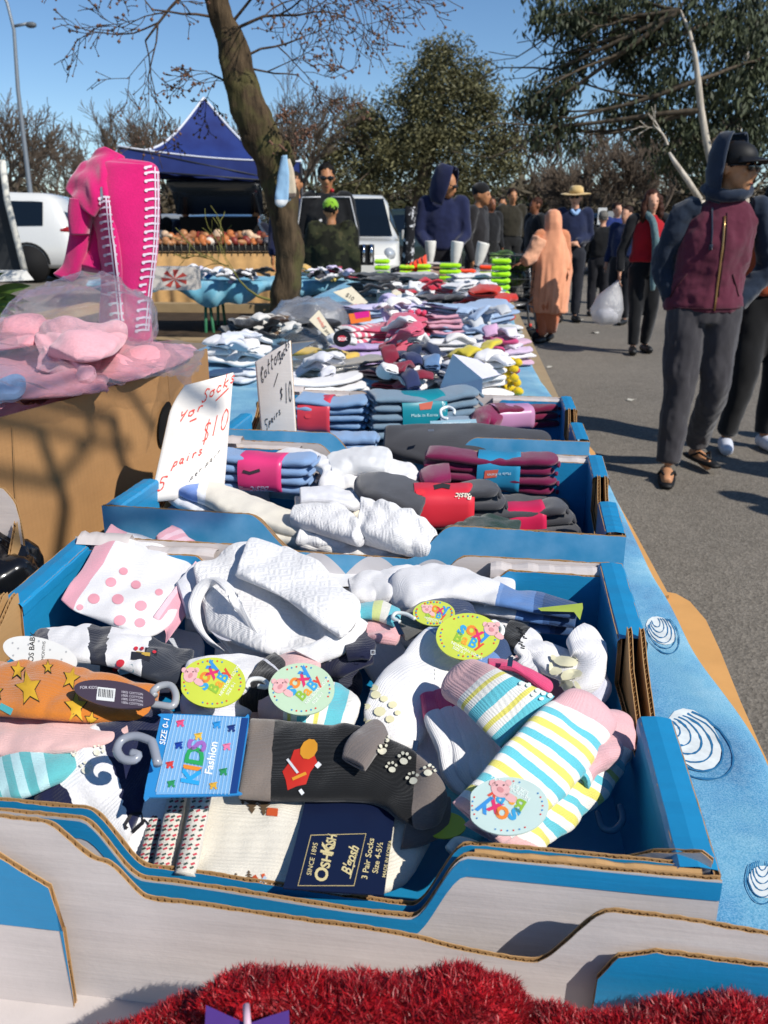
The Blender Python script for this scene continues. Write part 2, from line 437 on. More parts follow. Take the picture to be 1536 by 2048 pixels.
# ============================================================ SETTING
ZT = 0.80                                     # table top
def asphalt():
 m, nt, b = newmat('asphalt'); setb(b, .85, .35)
 v = mapping(nt)
 big = noise_n(nt, v, .35, 5, .6); fine = noise_n(nt, v, 260, 2, .8); mid = noise_n(nt, v, 9, 5, .7)
 c = ramp(nt, fine, [(.32, '#45403a'), (.5, '#6b6459'), (.68, '#9d9382')])
 c = mixc(nt, .55, c, ramp(nt, big, [(.36, '#544e45'), (.6, '#7e766a')]))
 c = mixc(nt, .25, c, ramp(nt, mid, [(.35, '#5a554f'), (.65, '#857d74')]))
 vo = nd(nt, 'ShaderNodeTexVoronoi'); vo.inputs['Scale'].default_value = 90; nt.links.new(v, vo.inputs['Vector'])
 c = mixc(nt, .22, c, ramp(nt, vo.outputs['Color'], [(.2, '#3c3935'), (.8, '#a59d92')]))
 nt.links.new(c, b.inputs['Base Color'])
 n1 = bump(nt, b, vo.outputs['Distance'], .5, .006); bump(nt, b, fine, .6, .004, n1)
 return m
g = MB(); g.add([(-260, -60, 0), (260, -60, 0), (260, 420, 0), (-260, 420, 0)], [(0, 1, 2, 3)])
tag(g.build('ground', [asphalt()]), kind='structure')
yl = plain('#a8904a', .8, var=.3, vs=12); lw_ = MB()
for (u0, u1, v) in ((433, 472, 602), (300, 330, 598)):
 a, b_ = at(u0, v, .004), at(u1, v, .004); n_ = Vector((0, .09, 0)); lw_.add([a, b_, b_ + n_, a + n_], [(0, 1, 2, 3)])
tag(lw_.build('painted_markings', [yl]), kind='structure')
for i, (u, v, w_, lb_) in enumerate(((1190, 666, .05, 'white scrap of litter on the asphalt behind the peach dress'), (1160, 640, .04, 'pale scrap of litter further back on the asphalt'), (1262, 800, .035, 'small pale leaf on the asphalt left of the walking man'), (1100, 735, .03, 'tiny pale scrap on the asphalt beside the cloth edge'))):
 c = at(u, v, .006); m = MB(); m.add([c + Vector((w_ * math.cos(a) * (1 + .4 * math.sin(3 * a + i)), w_ * .7 * math.sin(a), .006 + .008 * math.sin(2 * a + i))) for a in [k * .785 for k in range(8)]], [tuple(range(8))]); single(m, 'litter', [plain('#c4bfb2', .8)], lb_, 'litter', 'scraps on the asphalt')
def scrub_mat(a, b_, name='scrub'):
 m, nt, b = newmat(name); setb(b, .95, .1); v = mapping(nt)
 nt.links.new(ramp(nt, noise_n(nt, v, .8, 5, .7), [(.3, a), (.7, b_)]), b.inputs['Base Color']); return m
hm = MB(); RG = []
for i in range(81):
 x = -200 + i * 5
 h = 3.0 + 1.0 * noise.noise(Vector((x * .02, 3, 0))) + 1.4 * noise.noise(Vector((x * .09, 1, 0)))
 RG.append([Vector((x, 95, -.5)), Vector((x, 110, h * .4)), Vector((x, 135, h)), Vector((x, 210, h * 1.2)), Vector((x, 300, -1))])
hm.rings(RG, cap=False, closed=False)
tag(hm.build('terrain', [scrub_mat('#3f3a2c', '#5d5641', 'dry_grass')]), kind='structure')
bedm = board('#9c8563', 'bed_concrete', rough=.95, gloss=.15); soil = cloth('#4a3d30', 60, 'soil', .3, 1, 0, dist=.02)
bA = at(290, 672, .45); bB = at(452, 679, .45); bC = at(492, 676, .45)
bed = thing('garden_bed', 'low tan concrete edged garden bed behind the sock table, the tree growing in it', 'garden bed', (bA.x, bA.y, 0))
mb = MB()
ed = [Vector((bA.x - 1.6, bA.y - .1, 0)), Vector((bB.x, bB.y, 0)), Vector((bC.x + 1.0, bC.y + .6, 0)), Vector((bC.x + .9, bC.y + 2.8, 0)), Vector((bA.x - 1.6, bA.y + 2.8, 0))]
for i in range(5):
 a, b_ = ed[i], ed[(i + 1) % 5]; d = b_ - a; mid = (a + b_) / 2
 mb.box((mid.x, mid.y, .225), (d.length, .2, .45), 0, Matrix.Rotation(math.atan2(d.y, d.x), 3, 'Z'))
mb.build('edging', [bedm], bed, False)
mb = MB(); mb.add([(p.x, p.y, .36) for p in ed], [tuple(range(5))]); mb.build('soil', [soil], bed)
steel = plain('#3e4a42', .5, .5, .3); legm = plain('#2c6e4a', .5, .5)
topm = board('#a08a6a', 'table_ply', rough=.8)
XL, XR, YE = -1.06, .262, 7.35
def trestle(y0, y1, x0, x1, label):
 t = thing('trestle_table', label, 'table', ((x0 + x1) / 2, (y0 + y1) / 2, 0), 'trestle tables carrying the sock stall')
 m = MB(); m.box(((x0 + x1) / 2, (y0 + y1) / 2, ZT - .022), (x1 - x0, y1 - y0 - .01, .028)); m.build('table_top', [topm], t, False)
 for sx in (x0 + .08, x1 - .08):
  for sy in (y0 + .2, y1 - .2):
   m = MB(); m.tube([(sx, sy, 0), (sx, sy, ZT - .036)], .014); m.tube([(sx, sy, .3), (sx, (y0 + y1) / 2, ZT - .05)], .008); m.build('leg', [steel], t)
xm = -.42
lab = ['nearest', 'second nearest', 'second furthest', 'furthest']
for i in range(4):
 y0 = -.15 + i * 1.875
 trestle(y0, y0 + 1.87, xm + .003, XR, 'right-hand trestle table under the blue cloth, %s in its row' % lab[i])
 trestle(y0, y0 + 1.87, XL, xm - .003, 'left-hand trestle table under the blue cloth, %s in its row' % lab[i])
def cloth_blue(name='sea_print_cloth', k1=7, light='#86b4c6', mid='#3688b0', dark='#145e8c'):
 m, nt, b = newmat(name); setb(b, .75, .25, 0, .15)
 v = mapping(nt); n = noise_n(nt, v, k1, 5, .62)
 d = nd(nt, 'ShaderNodeTexNoise'); d.inputs['Scale'].default_value = k1 * .6; d.inputs['Detail'].default_value = 4; d.inputs['Distortion'].default_value = 1.6; nt.links.new(v, d.inputs['Vector'])
 c = ramp(nt, n, [(.3, dark), (.45, mid), (.58, '#5a9fbb'), (.7, light)])
 c = mixc(nt, ramp(nt, d.outputs[0], [(.55, (0, 0, 0)), (.7, (.8, .8, .8))]), c, light)
 tx = mapping(nt, scale=(1, 1, 1)); f = noise_n(nt, tx, 700, 2, .8)
 c = mixc(nt, .25, c, ramp(nt, f, [(.35, dark), (.65, '#cfe6ee')]))
 nt.links.new(c, b.inputs['Base Color']); bump(nt, b, f, .3, .001, bump(nt, b, n, .3, .01))
 return m
CB = cloth_blue()
edge_px = [(1760, 2010), (1640, 1770), (1545, 1580), (1500, 1490), (1450, 1405), (1395, 1320), (1345, 1235), (1300, 1150), (1262, 1072), (1228, 1000), (1190, 930), (1150, 865), (1104, 795), (1072, 750), (1047, 700), (1026, 640), (1012, 585), (1006, 566)]
E = [at(u, v, ZT + .004) for u, v in edge_px]; Ea = cr([(p.x, p.y) for p in E], 150)
cm = MB(); RG = []
for (ex_, ey) in Ea:
 r = []
 wob = .006 * noise.noise(Vector((ey * 6, 0, 5)))
 for k in range(60):
  t = k / 59; x = XL - .01 + (ex_ + wob - XL + .01) * t
  z = ZT + .0015 + .0035 * noise.noise(Vector((x * 6, ey * 6, 1))) + .003
  r.append(Vector((x, ey, z)))
 e = r[-1]
 r += [e + Vector((.006, 0, -.004)), e + Vector((.008, 0, -.013)), e + Vector((.004 + .004 * math.sin(ey * 40), 0, -.028))]
 l = r[0]; dn = .16 + .05 * noise.noise(Vector((ey * 3, 2, 2)))
 r = [l + Vector((-.03 - .02 * math.sin(ey * 11), 0, -dn)), l + Vector((-.02 - .012 * math.sin(ey * 11), 0, -dn * .5)), l + Vector((-.008, 0, -.01))] + r
 RG.append(r)
cm.rings(RG, cap=False, closed=False)
tabcloth = single(cm, 'tablecloth', [CB], 'long blue cloth with a sea and shell print covering the main stall tables', 'tablecloth')
bv = bvh_of([tabcloth]); white = plain('#d8dad6', .8, var=.15, vs=60); navy = plain('#2a6c96', .8, var=.25, vs=60)
def decal(art, name, mat, parent, bv_=None, off=.0007, pl=None):
 V, Fc = stick(bv_ or bv, art, off) if pl is None else onplane(pl, art, off)
 if not Fc: return
 m = MB(); m.add(V, Fc); o = m.build(name, [mat], parent, False); return o
def merge_art(*arts):
 P = []; Fc = []
 for p, f in arts:
  b = len(P); P += list(p); Fc += [tuple(b + i for i in q) for q in f]
 return P, Fc
def shellart(u, v, r, ang, asp):
 L = []
 ca, sa = math.cos(R(ang)), math.sin(R(ang))
 def tr(x, y): return (u + (x * ca - y * asp * sa) * r, v + (x * sa + y * asp * ca) * r)
 w_ = []
 for k in range(6):
  pts = []
  for i in range(24):
   a = -2.0 + 4.2 * i / 23; rr = 1 - k * .15
   pts.append(tr(rr * math.cos(a) - .12 * k, rr * math.sin(a) * (.8 + .05 * random.random())))
  w_.append(linepx(pts, [r * (.02 + .035 * random.random()) for _ in pts]))
 L = merge_art(*w_); return L
random.seed(5)
sh = thing('shell_print', 'printed', 'print'); bpy.data.objects.remove(sh)
for q in ((1388, 1480, 46, 16, 1.5, -35), (1322, 1262, 34, 16, .7, 40), (1528, 1765, 34, 14, .9, 50)): decal(blobpx(*q, rings=3), 'printed_shell', white, tabcloth)
for q in ((1325, 1268, 44, 60, .8), (1385, 1490, 92, 35, .75), (1525, 1760, 50, 90, .8), (1240, 1170, 22, 30, .6), (1205, 1055, 20, 20, .6)): decal(shellart(*q), 'printed_outline', navy, tabcloth, off=.0011)
def sheet(pxs, z, name, label, th=.005):
 P = [at(u, v, z) for u, v in pxs]; n = len(P); m = MB()
 V = [p for p in P] + [p - Vector((0, 0, th)) for p in P]
 m.add(V, [tuple(range(n))] + [tuple(range(2 * n - 1, n - 1, -1))], 0); m.add(V, [(i, i + n, (i + 1) % n + n, (i + 1) % n) for i in range(n)], 1)
 return single(m, name, [board('#d39a5a', 'kraft_sheet'), KRAFT2], label, 'cardboard sheet', 'cardboard sheets under the cloth', smooth=False)
def inset(px, d): return [(u - d, v) for u, v in px]
sheet([(1100, 800), (1190, 905), (1212, 965), (1262, 1050), (1300, 1120), (1338, 1190), (1290, 1200), (1150, 950), (1060, 800)], ZT - .003, 'cardboard_sheet', 'narrow strip of tan cardboard showing along the far part of the cloth edge')
sheet([(1330, 1183), (1352, 1187), (1380, 1203), (1412, 1240), (1440, 1300), (1480, 1400), (1520, 1490), (1600, 1660), (1480, 1660), (1300, 1230)], ZT - .0095, 'cardboard_sheet', 'wide tan cardboard sheet with a rounded corner jutting out beside the near tray')
def wave_print():
 m, nt, b = newmat('wave_printed_board'); setb(b, .5, .45)
 v = mapping(nt); sp = nd(nt, 'ShaderNodeSeparateXYZ'); nt.links.new(v, sp.inputs[0])
 a = nd(nt, 'ShaderNodeMath', operation='MULTIPLY'); nt.links.new(sp.outputs[0], a.inputs[0]); a.inputs[1].default_value = 44
 s = nd(nt, 'ShaderNodeMath', operation='SINE'); nt.links.new(a.outputs[0], s.inputs[0])
 ab = nd(nt, 'ShaderNodeMath', operation='ABSOLUTE'); nt.links.new(s.outputs[0], ab.inputs[0])
 k = nd(nt, 'ShaderNodeMath', operation='MULTIPLY_ADD'); nt.links.new(ab.outputs[0], k.inputs[0]); k.inputs[1].default_value = -.026; nt.links.new(sp.outputs[2], k.inputs[2])
 c = ramp(nt, k.outputs[0], [(0, '#c9c6c9'), (ZT + .0715, '#1b8fc0')], True)
 nz = noise_n(nt, v, 30, 4); c = mixc(nt, .12, c, ramp(nt, nz, [(.3, '#888888'), (.7, '#ffffff')]))
 nt.links.new(c, b.inputs['Base Color']); bump(nt, b, noise_n(nt, v, 200, 2), .1, .001); return m
WAVE = wave_print()
TM = [BLUE, WHITEB, KRAFT, KRAFT2, WAVE]
def wallp(mb, O, ex, en, prof, z0, front=1, back=4, t=.004, step=.0025, seed=0):
 """upright corrugated panel. prof: [(x, ztop)...]; en points from the front face to the back face"""
 O = Vector(O); ex = Vector(ex).normalized(); en = Vector(en).normalized()
 xs = []; x = prof[0][0]
 while x < prof[-1][0]: xs.append(x); x += step
 xs.append(prof[-1][0])
 px_ = [p[0] for p in prof]; pz = [p[1] for p in prof]
 def top(x): return float(np.interp(x, px_, pz))
 lt = .0007
 def P(x, y, z): return O + ex * x + en * y + Vector((0, 0, z))
 bow = lambda x: .0012 * noise.noise(Vector((x * 5, seed * 3.1, 0)))
 for (ya, yb, mat, mo) in ((0, lt, front, 2), (t - lt, t, 2, back)):
  V = []; Fa = []; Fb = []; Ft = []
  for i, x in enumerate(xs):
   zt = top(x) + .0007 * noise.noise(Vector((x * 160, ya * 900, seed))) + .0009 * noise.noise(Vector((x * 40, ya * 300, seed + 4)))
   yb_ = bow(x); V += [P(x, ya + yb_, z0), P(x, ya + yb_, zt), P(x, yb + yb_, zt), P(x, yb + yb_, z0)]
  for i in range(len(xs) - 1):
   a = 4 * i; b = a + 4
   Fa.append((a, b, b + 1, a + 1)); Ft.append((a + 1, b + 1, b + 2, a + 2)); Fb.append((a + 2, b + 2, b + 3, a + 3))
  Ft.append((0, 1, 2, 3)); n = 4 * (len(xs) - 1); Ft.append((n + 3, n + 2, n + 1, n))
  b0 = mb.n; mb.add(V, Fa, mat); mb.f += [tuple(b0 + i for i in q) for q in Ft]; mb.m += [2] * len(Ft)
  mb.f += [tuple(b0 + i for i in q) for q in Fb]; mb.m += [mo] * len(Fb)
 V = []; Fc = []; fl = []
 st2 = .0022; K = int((xs[-1] - xs[0]) / st2)
 for i in range(K + 1):
  x = xs[0] + i * st2; y = lt if i % 2 else t - lt; zt = top(x) - .0006 + .0006 * noise.noise(Vector((x * 90, 7, seed))); y += bow(x)
  V += [P(x, y, zt), P(x, y, zt - .007)]
 mb.add(V, [(2 * i, 2 * i + 2, 2 * i + 3, 2 * i + 1) for i in range(K)], 3)
 V = []
 for i in range(K + 1):
  x = xs[0] + i * st2; zt = top(x) - .005; V += [P(x, lt + bow(x), zt), P(x, t - lt + bow(x), zt)]
 mb.add(V, [(2 * i, 2 * i + 2, 2 * i + 3, 2 * i + 1) for i in range(K)], 3)
 for x, sgn in ((xs[0], -1), (xs[-1], 1)):
  V = []; z = z0; i = 0
  while z < top(x): V += [P(x, (lt if i % 2 else t - lt), z), P(x - sgn * .004, (lt if i % 2 else t - lt), z)]; z += .0022; i += 1
  mb.add(V, [(2 * j, 2 * j + 2, 2 * j + 3, 2 * j + 1) for j in range(len(V) // 2 - 1)], 3)
def strip(mb, A, B, wv, th, mi=0, n=24, sag=.0012, seed=0):
 """folded cap: thin slab from A to B, width vector wv, rounded over both sides"""
 A = Vector(A); B = Vector(B); RG = []
 for i in range(n + 1):
  c = A.lerp(B, i / n) + Vector((0, 0, sag * noise.noise(Vector((i * .35, seed, 0)))))
  r = []
  for (a, z) in ((-.04, -.012), (-.04, -.003), (.06, .0), (.5, .0012), (.94, 0), (1.04, -.003), (1.04, -.012)):
   r.append(c + Vector(wv) * a + Vector((0, 0, z)))
  RG.append(r)
 mb.rings(RG, mi, cap=False, closed=False)
def smooth_prof(pts, n=10):
 """rounded steps: list (x, z); S-curve between different heights"""
 out = []
 for i in range(len(pts) - 1):
  (x0, z0), (x1, z1) = pts[i], pts[i + 1]
  if abs(z0 - z1) < 1e-6: out.append((x0, z0))
  else:
   for k in range(n):
    t = k / n; out.append((x0 + (x1 - x0) * t, z0 + (z1 - z0) * (t * t * (3 - 2 * t))))
 out.append(pts[-1]); return out
def tray(x, y, rot, W, D, label, group='blue cardboard fruit trays', H=.14, lowz=.046, la=.19, lb=.44, z=ZT + .006, parts='fbrl', notch=(.27, .155), seed=0, tr_=.055, fl=None, gapw=.020, zfd=0):
 ex = Vector((math.cos(R(rot)), math.sin(R(rot)), 0)); ey = Vector((-ex.y, ex.x, 0)); O = Vector((x, y, 0))
 c = O + ex * W / 2 + ey * D / 2
 t = thing('cardboard_tray', label, 'cardboard tray', (c.x, c.y, z), group)
 zt = z + H
 m = MB(); b = [O, O + ex * W, O + ex * W + ey * D, O + ey * D]
 m.add([p + Vector((0, 0, z + .004)) for p in b] + [p + Vector((0, 0, z)) for p in b], [(0, 1, 2, 3), (7, 6, 5, 4)], 0); m.build('tray_base', TM, t, False)
 pe = smooth_prof([(0, zt), (la - .0, zt - .001), (la + tr_, zt - lowz), (lb - tr_, zt - lowz), (lb, zt - .002), (W, zt - .003)])
 if fl: pe = smooth_prof([(0, zt), (la - .0, zt - .001), (la + tr_, zt - lowz), (lb - tr_, zt - lowz), (lb, zt - .002), (W, zt - .003)])
 if 'f' in parts:
  if fl:
   zf_ = zt - zfd; pf = smooth_prof([(0, zf_ + .003), (fl[0], zf_), (fl[0] + .038, zf_ - .042), (fl[1] - .034, zf_ - .052), (fl[1], zf_ - .002), (W, zf_ - .003)])
   m = MB(); wallp(m, O, ex, ey, pf, z, 1, 1, seed=seed)
   V = []; Fc = []
   for i in range(150):
    xx = W * i / 149; zz = float(np.interp(xx, [p[0] for p in pf], [p[1] for p in pf])); bw = .0012 * noise.noise(Vector((xx * 5, seed * 3.1, 0)))
    V += [O + ex * xx + ey * (bw - .0007) + Vector((0, 0, zz - .001)), O + ex * xx + ey * (bw - .0007) + Vector((0, 0, zz - .014))]
   m.add(V, [(2 * i, 2 * i + 1, 2 * i + 3, 2 * i + 2) for i in range(149)], 0)
  else:
   pf = pe; m = MB(); wallp(m, O, ex, ey, pe, z, 4, 1, seed=seed)
  m.build('end_wall', TM, t, False)
  m = MB(); wallp(m, O + ey * .010, ex, ey, [(min(max(a, .004), W - .004), b_ - .004 + (.004 if fl else 0)) for a, b_ in pf], z, 0, 0, seed=seed + 1)
  if fl:
   strip(m, O + ex * (fl[1] + .004) + ey * .0045 + Vector((0, 0, zf_ - .0035)), O + ex * (W - .01) + ey * .0045 + Vector((0, 0, zf_ - .0035)), ey * .005, .002, 2, sag=.002, seed=3)
   wallp(m, O + ex * (W - .062) + ey * .036, ex * .058 - ey * .03, ey * .058 + ex * .03, [(0, zf_ - .03), (.03, zf_ - .006), (.058, zf_ + .007), (.064, zf_ + .004)], zf_ - .05, 1, 1, seed=9)
  m.build('inner_end_wall', TM, t, False)
 if 'b' in parts:
  m = MB(); wallp(m, O + ey * (D - .004), ex, ey, pe, z, 1, 4, seed=seed + 2)
  m.build('end_wall', TM, t, False)
  for (xa, xb, ch) in ((.004, la - .012, 1), (lb + .012, W - .004, 0)):
   zz = zt - .007
   pr = [(xa, zz), (xb - .03, zz - .001), (xb - .004, zz - .024), (xb, zz - .05), (xb + .001, z + .02)] if ch else [(xa - .001, z + .02), (xa, zz - .05), (xa + .006, zz - .022), (xa + .03, zz), (xb, zz - .002)]
   m = MB(); wallp(m, O + ey * (D - .026), ex, ey, pr, z, 0, 1, seed=seed + 3 + ch)
   xa_, xb_ = (xa, xb - .012) if ch else (xa + .012, xb); strip(m, O + ex * xa_ + ey * (D - .021) + Vector((0, 0, zz + .001)), O + ex * xb_ + ey * (D - .021) + Vector((0, 0, zz + .001)), ey * .0165, .002, 1, sag=.003, seed=seed + ch)
   m.build('corner_flap', TM, t, False)
  m = MB(); RG = []
  for k in range(14): q = O + ex * (.012 + .0045 * k) + ey * (D - .005) + Vector((0, 0, zt)); RG.append([q + Vector((0, 0, .001)), q + ey * -.006 + Vector((0, 0, .009 + .003 * noise.noise(Vector((k * .7, seed, 0))))), q - ey * .016 + Vector((0, 0, .006 + .004 * noise.noise(Vector((k * .9, seed, 5))))), q - ey * .022 + Vector((0, 0, .0))])
  m.rings(RG, 1, cap=False, closed=False); m.build('torn_fold', TM, t)
 for side in 'lr':
  if side not in parts: continue
  bx = 0 if side == 'l' else W - .004; ix = gapw if side == 'l' else W - gapw - .004
  n0, n1 = D - notch[0] if False else notch[1], notch[0]
  pz = zt - .002
  zn = pz - .05
  za = lambda y: pz - zfd * (1 - y / D)
  pr = [(0.004, za(0)), (n0, za(n0)), (n0 + .001, zn), (n1, zn), (n1 + .001, za(n1)), (D - .004, za(D))]
  m = MB(); wallp(m, O + ex * bx, ey, ex, pr, z, 0, 0, seed=seed + 5)
  m.build('side_wall', TM, t, False)
  m = MB(); pr2 = [(0.014, za(0)), (n0 - .004, za(n0)), (n0, zn + .002), (n1, zn + .002), (n1 + .002, za(n1)), (D - .014, za(D))]
  wallp(m, O + ex * ix, ey, ex, pr2, z, 0, 0, seed=seed + 7)
  lo = min(bx, ix); wv = ex * (gapw + .004)
  strip(m, O + ex * lo + ey * .006 + Vector((0, 0, za(0) + .001)), O + ex * lo + ey * n0 + Vector((0, 0, za(n0) + .001)), wv, .002, 0, seed=seed)
  strip(m, O + ex * lo + ey * (n1 + .001) + Vector((0, 0, za(n1) + .001)), O + ex * lo + ey * (D - .006) + Vector((0, 0, pz + .001)), wv, .002, 0, seed=seed + 1)
  m.build('side_wall', TM, t, False)
  m = MB()
  for k, q in enumerate((.30, .85)):
   wallp(m, O + ex * (lo + gapw * q) + ey * (n0 + .0), ey, ex, [(0, pz - .045), (.012, pz - .046), (n1 - n0 - .03, pz - .02 + .006 * k), (n1 - n0 - .004, pz + .003), (n1 - n0 + .004, pz + .004)], pz - .07, 2, 2, seed=seed + 11 + k)
  m.build('torn_tongue', TM, t, False)
 return t, O, ex, ey
tA = tray(-.447, .425, -1.5, .60, .435, 'blue cardboard tray nearest the camera but one, heaped with baby socks', seed=1, fl=(.213, .455), zfd=.019)
tB = tray(-.452, .965, -3.6, .635, .355, 'blue cardboard tray behind the baby socks, holding white, grey and maroon socks', seed=20, notch=(.23, .12), gapw=.018)
tC = tray(-.425, 1.385, -1.5, .622, .375, 'furthest blue cardboard tray, light blue rolled socks and one long grey sock in it', seed=40, notch=(.24, .13), gapw=.018)
t0 = thing('cardboard_tray', 'white lined cardboard tray at the bottom edge of the photo, holding the red fluffy items', 'cardboard tray', (-.08, .25, ZT), 'blue cardboard fruit trays')
ex = Vector((1, -.03, 0)).normalized(); ey = Vector((-ex.y, ex.x, 0)); O0 = Vector((-.46, .402, 0)); zt = .938
pe = smooth_prof([(0, zt + .009), (.215, zt + .005), (.250, zt - .02), (.278, zt - .045), (.40, zt - .05), (.506, zt - .062), (.549, zt - .02), (.74, zt - .034)])
m = MB(); wallp(m, O0, ex, ey, pe, ZT + .006, 1, 4, seed=61); m.build('end_wall', TM, t0, False)
m = MB(); b = [O0, O0 + ex * .74, O0 + ex * .74 - ey * .40, O0 - ey * .40]; m.add([p + Vector((0, 0, ZT + .01)) for p in b], [(3, 2, 1, 0)], 1); m.build('tray_base', TM, t0, False)
m = MB(); wallp(m, O0 - ey * .010, ex, ey, [(0, zt - .004), (.180, zt - .008), (.220, zt - .034), (.224, zt - .06), (.225, ZT + .012)], ZT + .072, 0, 1, seed=63)
m.build('corner_flap', TM, t0, False)
m = MB(); wallp(m, O0 - ey * .0095, ex, ey, [(0, ZT + .0715), (.224, ZT + .0715)], ZT + .008, 1, 1, seed=64); m.build('corner_flap', TM, t0, False)
m = MB(); wallp(m, O0 - ey * .010, ex, ey, [(.540, ZT + .012), (.541, zt - .062), (.552, zt - .042), (.572, zt - .036), (.74, zt - .042)], ZT + .008, 0, 1, seed=65)
m.build('corner_flap', TM, t0, False)
for sx in (0, .736):
 m = MB(); wallp(m, O0 + ex * sx - ey * .4, ey, ex, [(0, zt - .03), (.4, zt - .03)], ZT + .006, 0, 1, seed=66, step=.01); m.build('side_wall', TM, t0, False)
def polywall(mb, pts, z0, z1, t=.004, mi=(0, 0)):
 for i in range(len(pts) - 1):
  a = Vector(pts[i]); b_ = Vector(pts[i + 1]); d = (b_ - a); n = Vector((d.y, -d.x, 0)).normalized()
  za = z1[i] if hasattr(z1, '__len__') else z1; zb = z1[i + 1] if hasattr(z1, '__len__') else z1
  K = 16; RG = []
  for k in range(K + 1):
   p = a.lerp(b_, k / K); z = za + (zb - za) * k / K + .001 * noise.noise(Vector((k, i, 3)))
   bo = n * (.003 * noise.noise(Vector((p.x * 6, p.y * 6, 0))))
   RG.append([p + bo + Vector((0, 0, z0)), p + bo + Vector((0, 0, z)), p + bo - n * t + Vector((0, 0, z)), p + bo - n * t + Vector((0, 0, z0))])
  mb.rings(RG, 0, cap=True)
bx = thing('cardboard_box', 'big open brown cardboard box at the left, full of pink clothes in clear plastic', 'cardboard box', (-.8, 1.2, ZT + .006))
p0 = at(0, 835, 1.05); p1 = at(334, 743, 1.05); p2 = at(415, 697, 1.05); dd = (p1 - p0); dd.z = 0
pn = p0 - dd * 1.2
pts = [(pn.x, pn.y, 0), (p0.x, p0.y, 0), (p1.x, p1.y, 0)]
m = MB(); polywall(m, pts, ZT + .007, 1.05); m.build('side_panel', [BROWN, KRAFT2], bx, False)
m = MB(); polywall(m, [(p1.x + .0005, p1.y + .001, 0), (p2.x, p2.y, 0)], ZT + .007, [1.049, 1.05]); m.build('side_panel', [BROWN], bx, False)
m = MB(); polywall(m, [(p2.x - .005, p2.y, 0), (p2.x - .6, p2.y + .03, 0), (pn.x - .42, pn.y, 0), (pn.x - .004, pn.y, 0)], ZT + .007, 1.045); m.build('back_panels', [BROWN], bx, False)
m = MB(); m.add([(pn.x, pn.y, ZT + .009), (p1.x - .01, p1.y, ZT + .009), (p2.x - .01, p2.y, ZT + .009), (p2.x - .6, p2.y, ZT + .009), (pn.x - .42, pn.y, ZT + .009)], [(0, 1, 2, 3, 4)]); m.build('box_base', [BROWN], bx, False)
dn = Vector((dd.y, -dd.x, 0)).normalized(); du = dd.normalized()
hole = PlaneP(p1 + dn * .003, dn)
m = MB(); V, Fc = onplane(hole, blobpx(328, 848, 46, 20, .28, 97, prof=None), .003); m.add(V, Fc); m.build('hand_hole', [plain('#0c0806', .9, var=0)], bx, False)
m = MB(); V, Fc = onplane(hole, linepx([(22, 850), (26, 960), (33, 1080), (40, 1180)], 1.6), .003); m.add(V, Fc); m.build('fold_line', [KRAFT2], bx, False)
b2 = thing('cardboard_box', 'cut down white lined box at the left edge with a rounded corner', 'cardboard box', (-.72, .72, ZT + .006))
q0 = at(33, 1000, .965); Ob = Vector((q0.x - .5, q0.y, 0)); prw = [(0, .985), (.46, .985), (.485, .978), (.497, .962), (.5, .94)]
m = MB(); wallp(m, Ob, (1, 0, 0), (0, 1, 0), prw, ZT + .006, 1, 2, seed=71); m.build('end_wall', TM, b2, False)
m = MB(); wallp(m, Ob + Vector((.5, -.42, 0)), (0, 1, 0), (-1, 0, 0), [(0, .87), (.25, .868), (.37, .875), (.415, .94)], ZT + .006, 2, 1, seed=72); m.build('side_wall', TM, b2, False)
m = MB(); m.box((Ob.x + .25, Ob.y - .21, ZT + .009), (.5, .42, .004)); m.build('box_base', TM, b2, False)
def quadpt(Q, a, b_, bend=0, n=None):
 p = Q[0] * (1 - a) * (1 - b_) + Q[1] * a * (1 - b_) + Q[2] * a * b_ + Q[3] * (1 - a) * b_
 if bend: p = p + n * (bend * math.sin(math.pi * a))
 return p
def sign(name, Q, label, strokes_list, bend=0, shape=None, parent=None, group='handwritten price signs', n=None, extra=None, cat='price sign', thk=.0022):
 """Q: TL,TR,BR,BL. strokes in (a,b) unit coordinates"""
 nn = (Q[1] - Q[0]).cross(Q[3] - Q[0]).normalized()
 if nn.dot(CAMP - Q[0]) < 0: nn = -nn
 base = (Q[2] + Q[3]) / 2
 t = thing(name, label, cat, tuple(base), group)
 RG = []
 NB = 20
 m = MB()
 for side in (0, -1):
  V = []; Fc = []
  for i in range(NB + 1):
   for j in range(NB + 1):
    a, b_ = i / NB, j / NB
    if shape: a, b_ = shape(a, b_)
    V.append(quadpt(Q, a, b_, bend, nn) + nn * side * thk)
  for i in range(NB):
   for j in range(NB):
    q = i * (NB + 1) + j; Fc.append((q, q + 1, q + NB + 2, q + NB + 1))
  m.add(V, Fc, 0)
 per = [i * (NB + 1) for i in range(NB + 1)] + [NB * (NB + 1) + j for j in range(1, NB + 1)] + [i * (NB + 1) + NB for i in range(NB - 1, -1, -1)] + [j for j in range(NB - 1, 0, -1)]
 K = (NB + 1) ** 2; rim = [(per[k], per[(k + 1) % len(per)], per[(k + 1) % len(per)] + K, per[k] + K) for k in range(len(per))]
 m.f += rim; m.m += [1] * len(rim)
 m.build('card', [BOXW, KRAFT], t)
 for nm, mat, wd, ST in strokes_list:
  m = MB()
  for st in ST:
   P = cr(st, max(6, len(st) * 6)) if len(st) > 2 else np.array(st)
   L, Fc = linepx([tuple(p) for p in P], [wd * (.75 + .25 * math.sin(k * .9)) for k in range(len(P))])
   m.add([quadpt(Q, a, b_, bend, nn) + nn * .0006 for a, b_ in L], Fc)
  m.build(nm, [mat], t, False)
 return t, nn
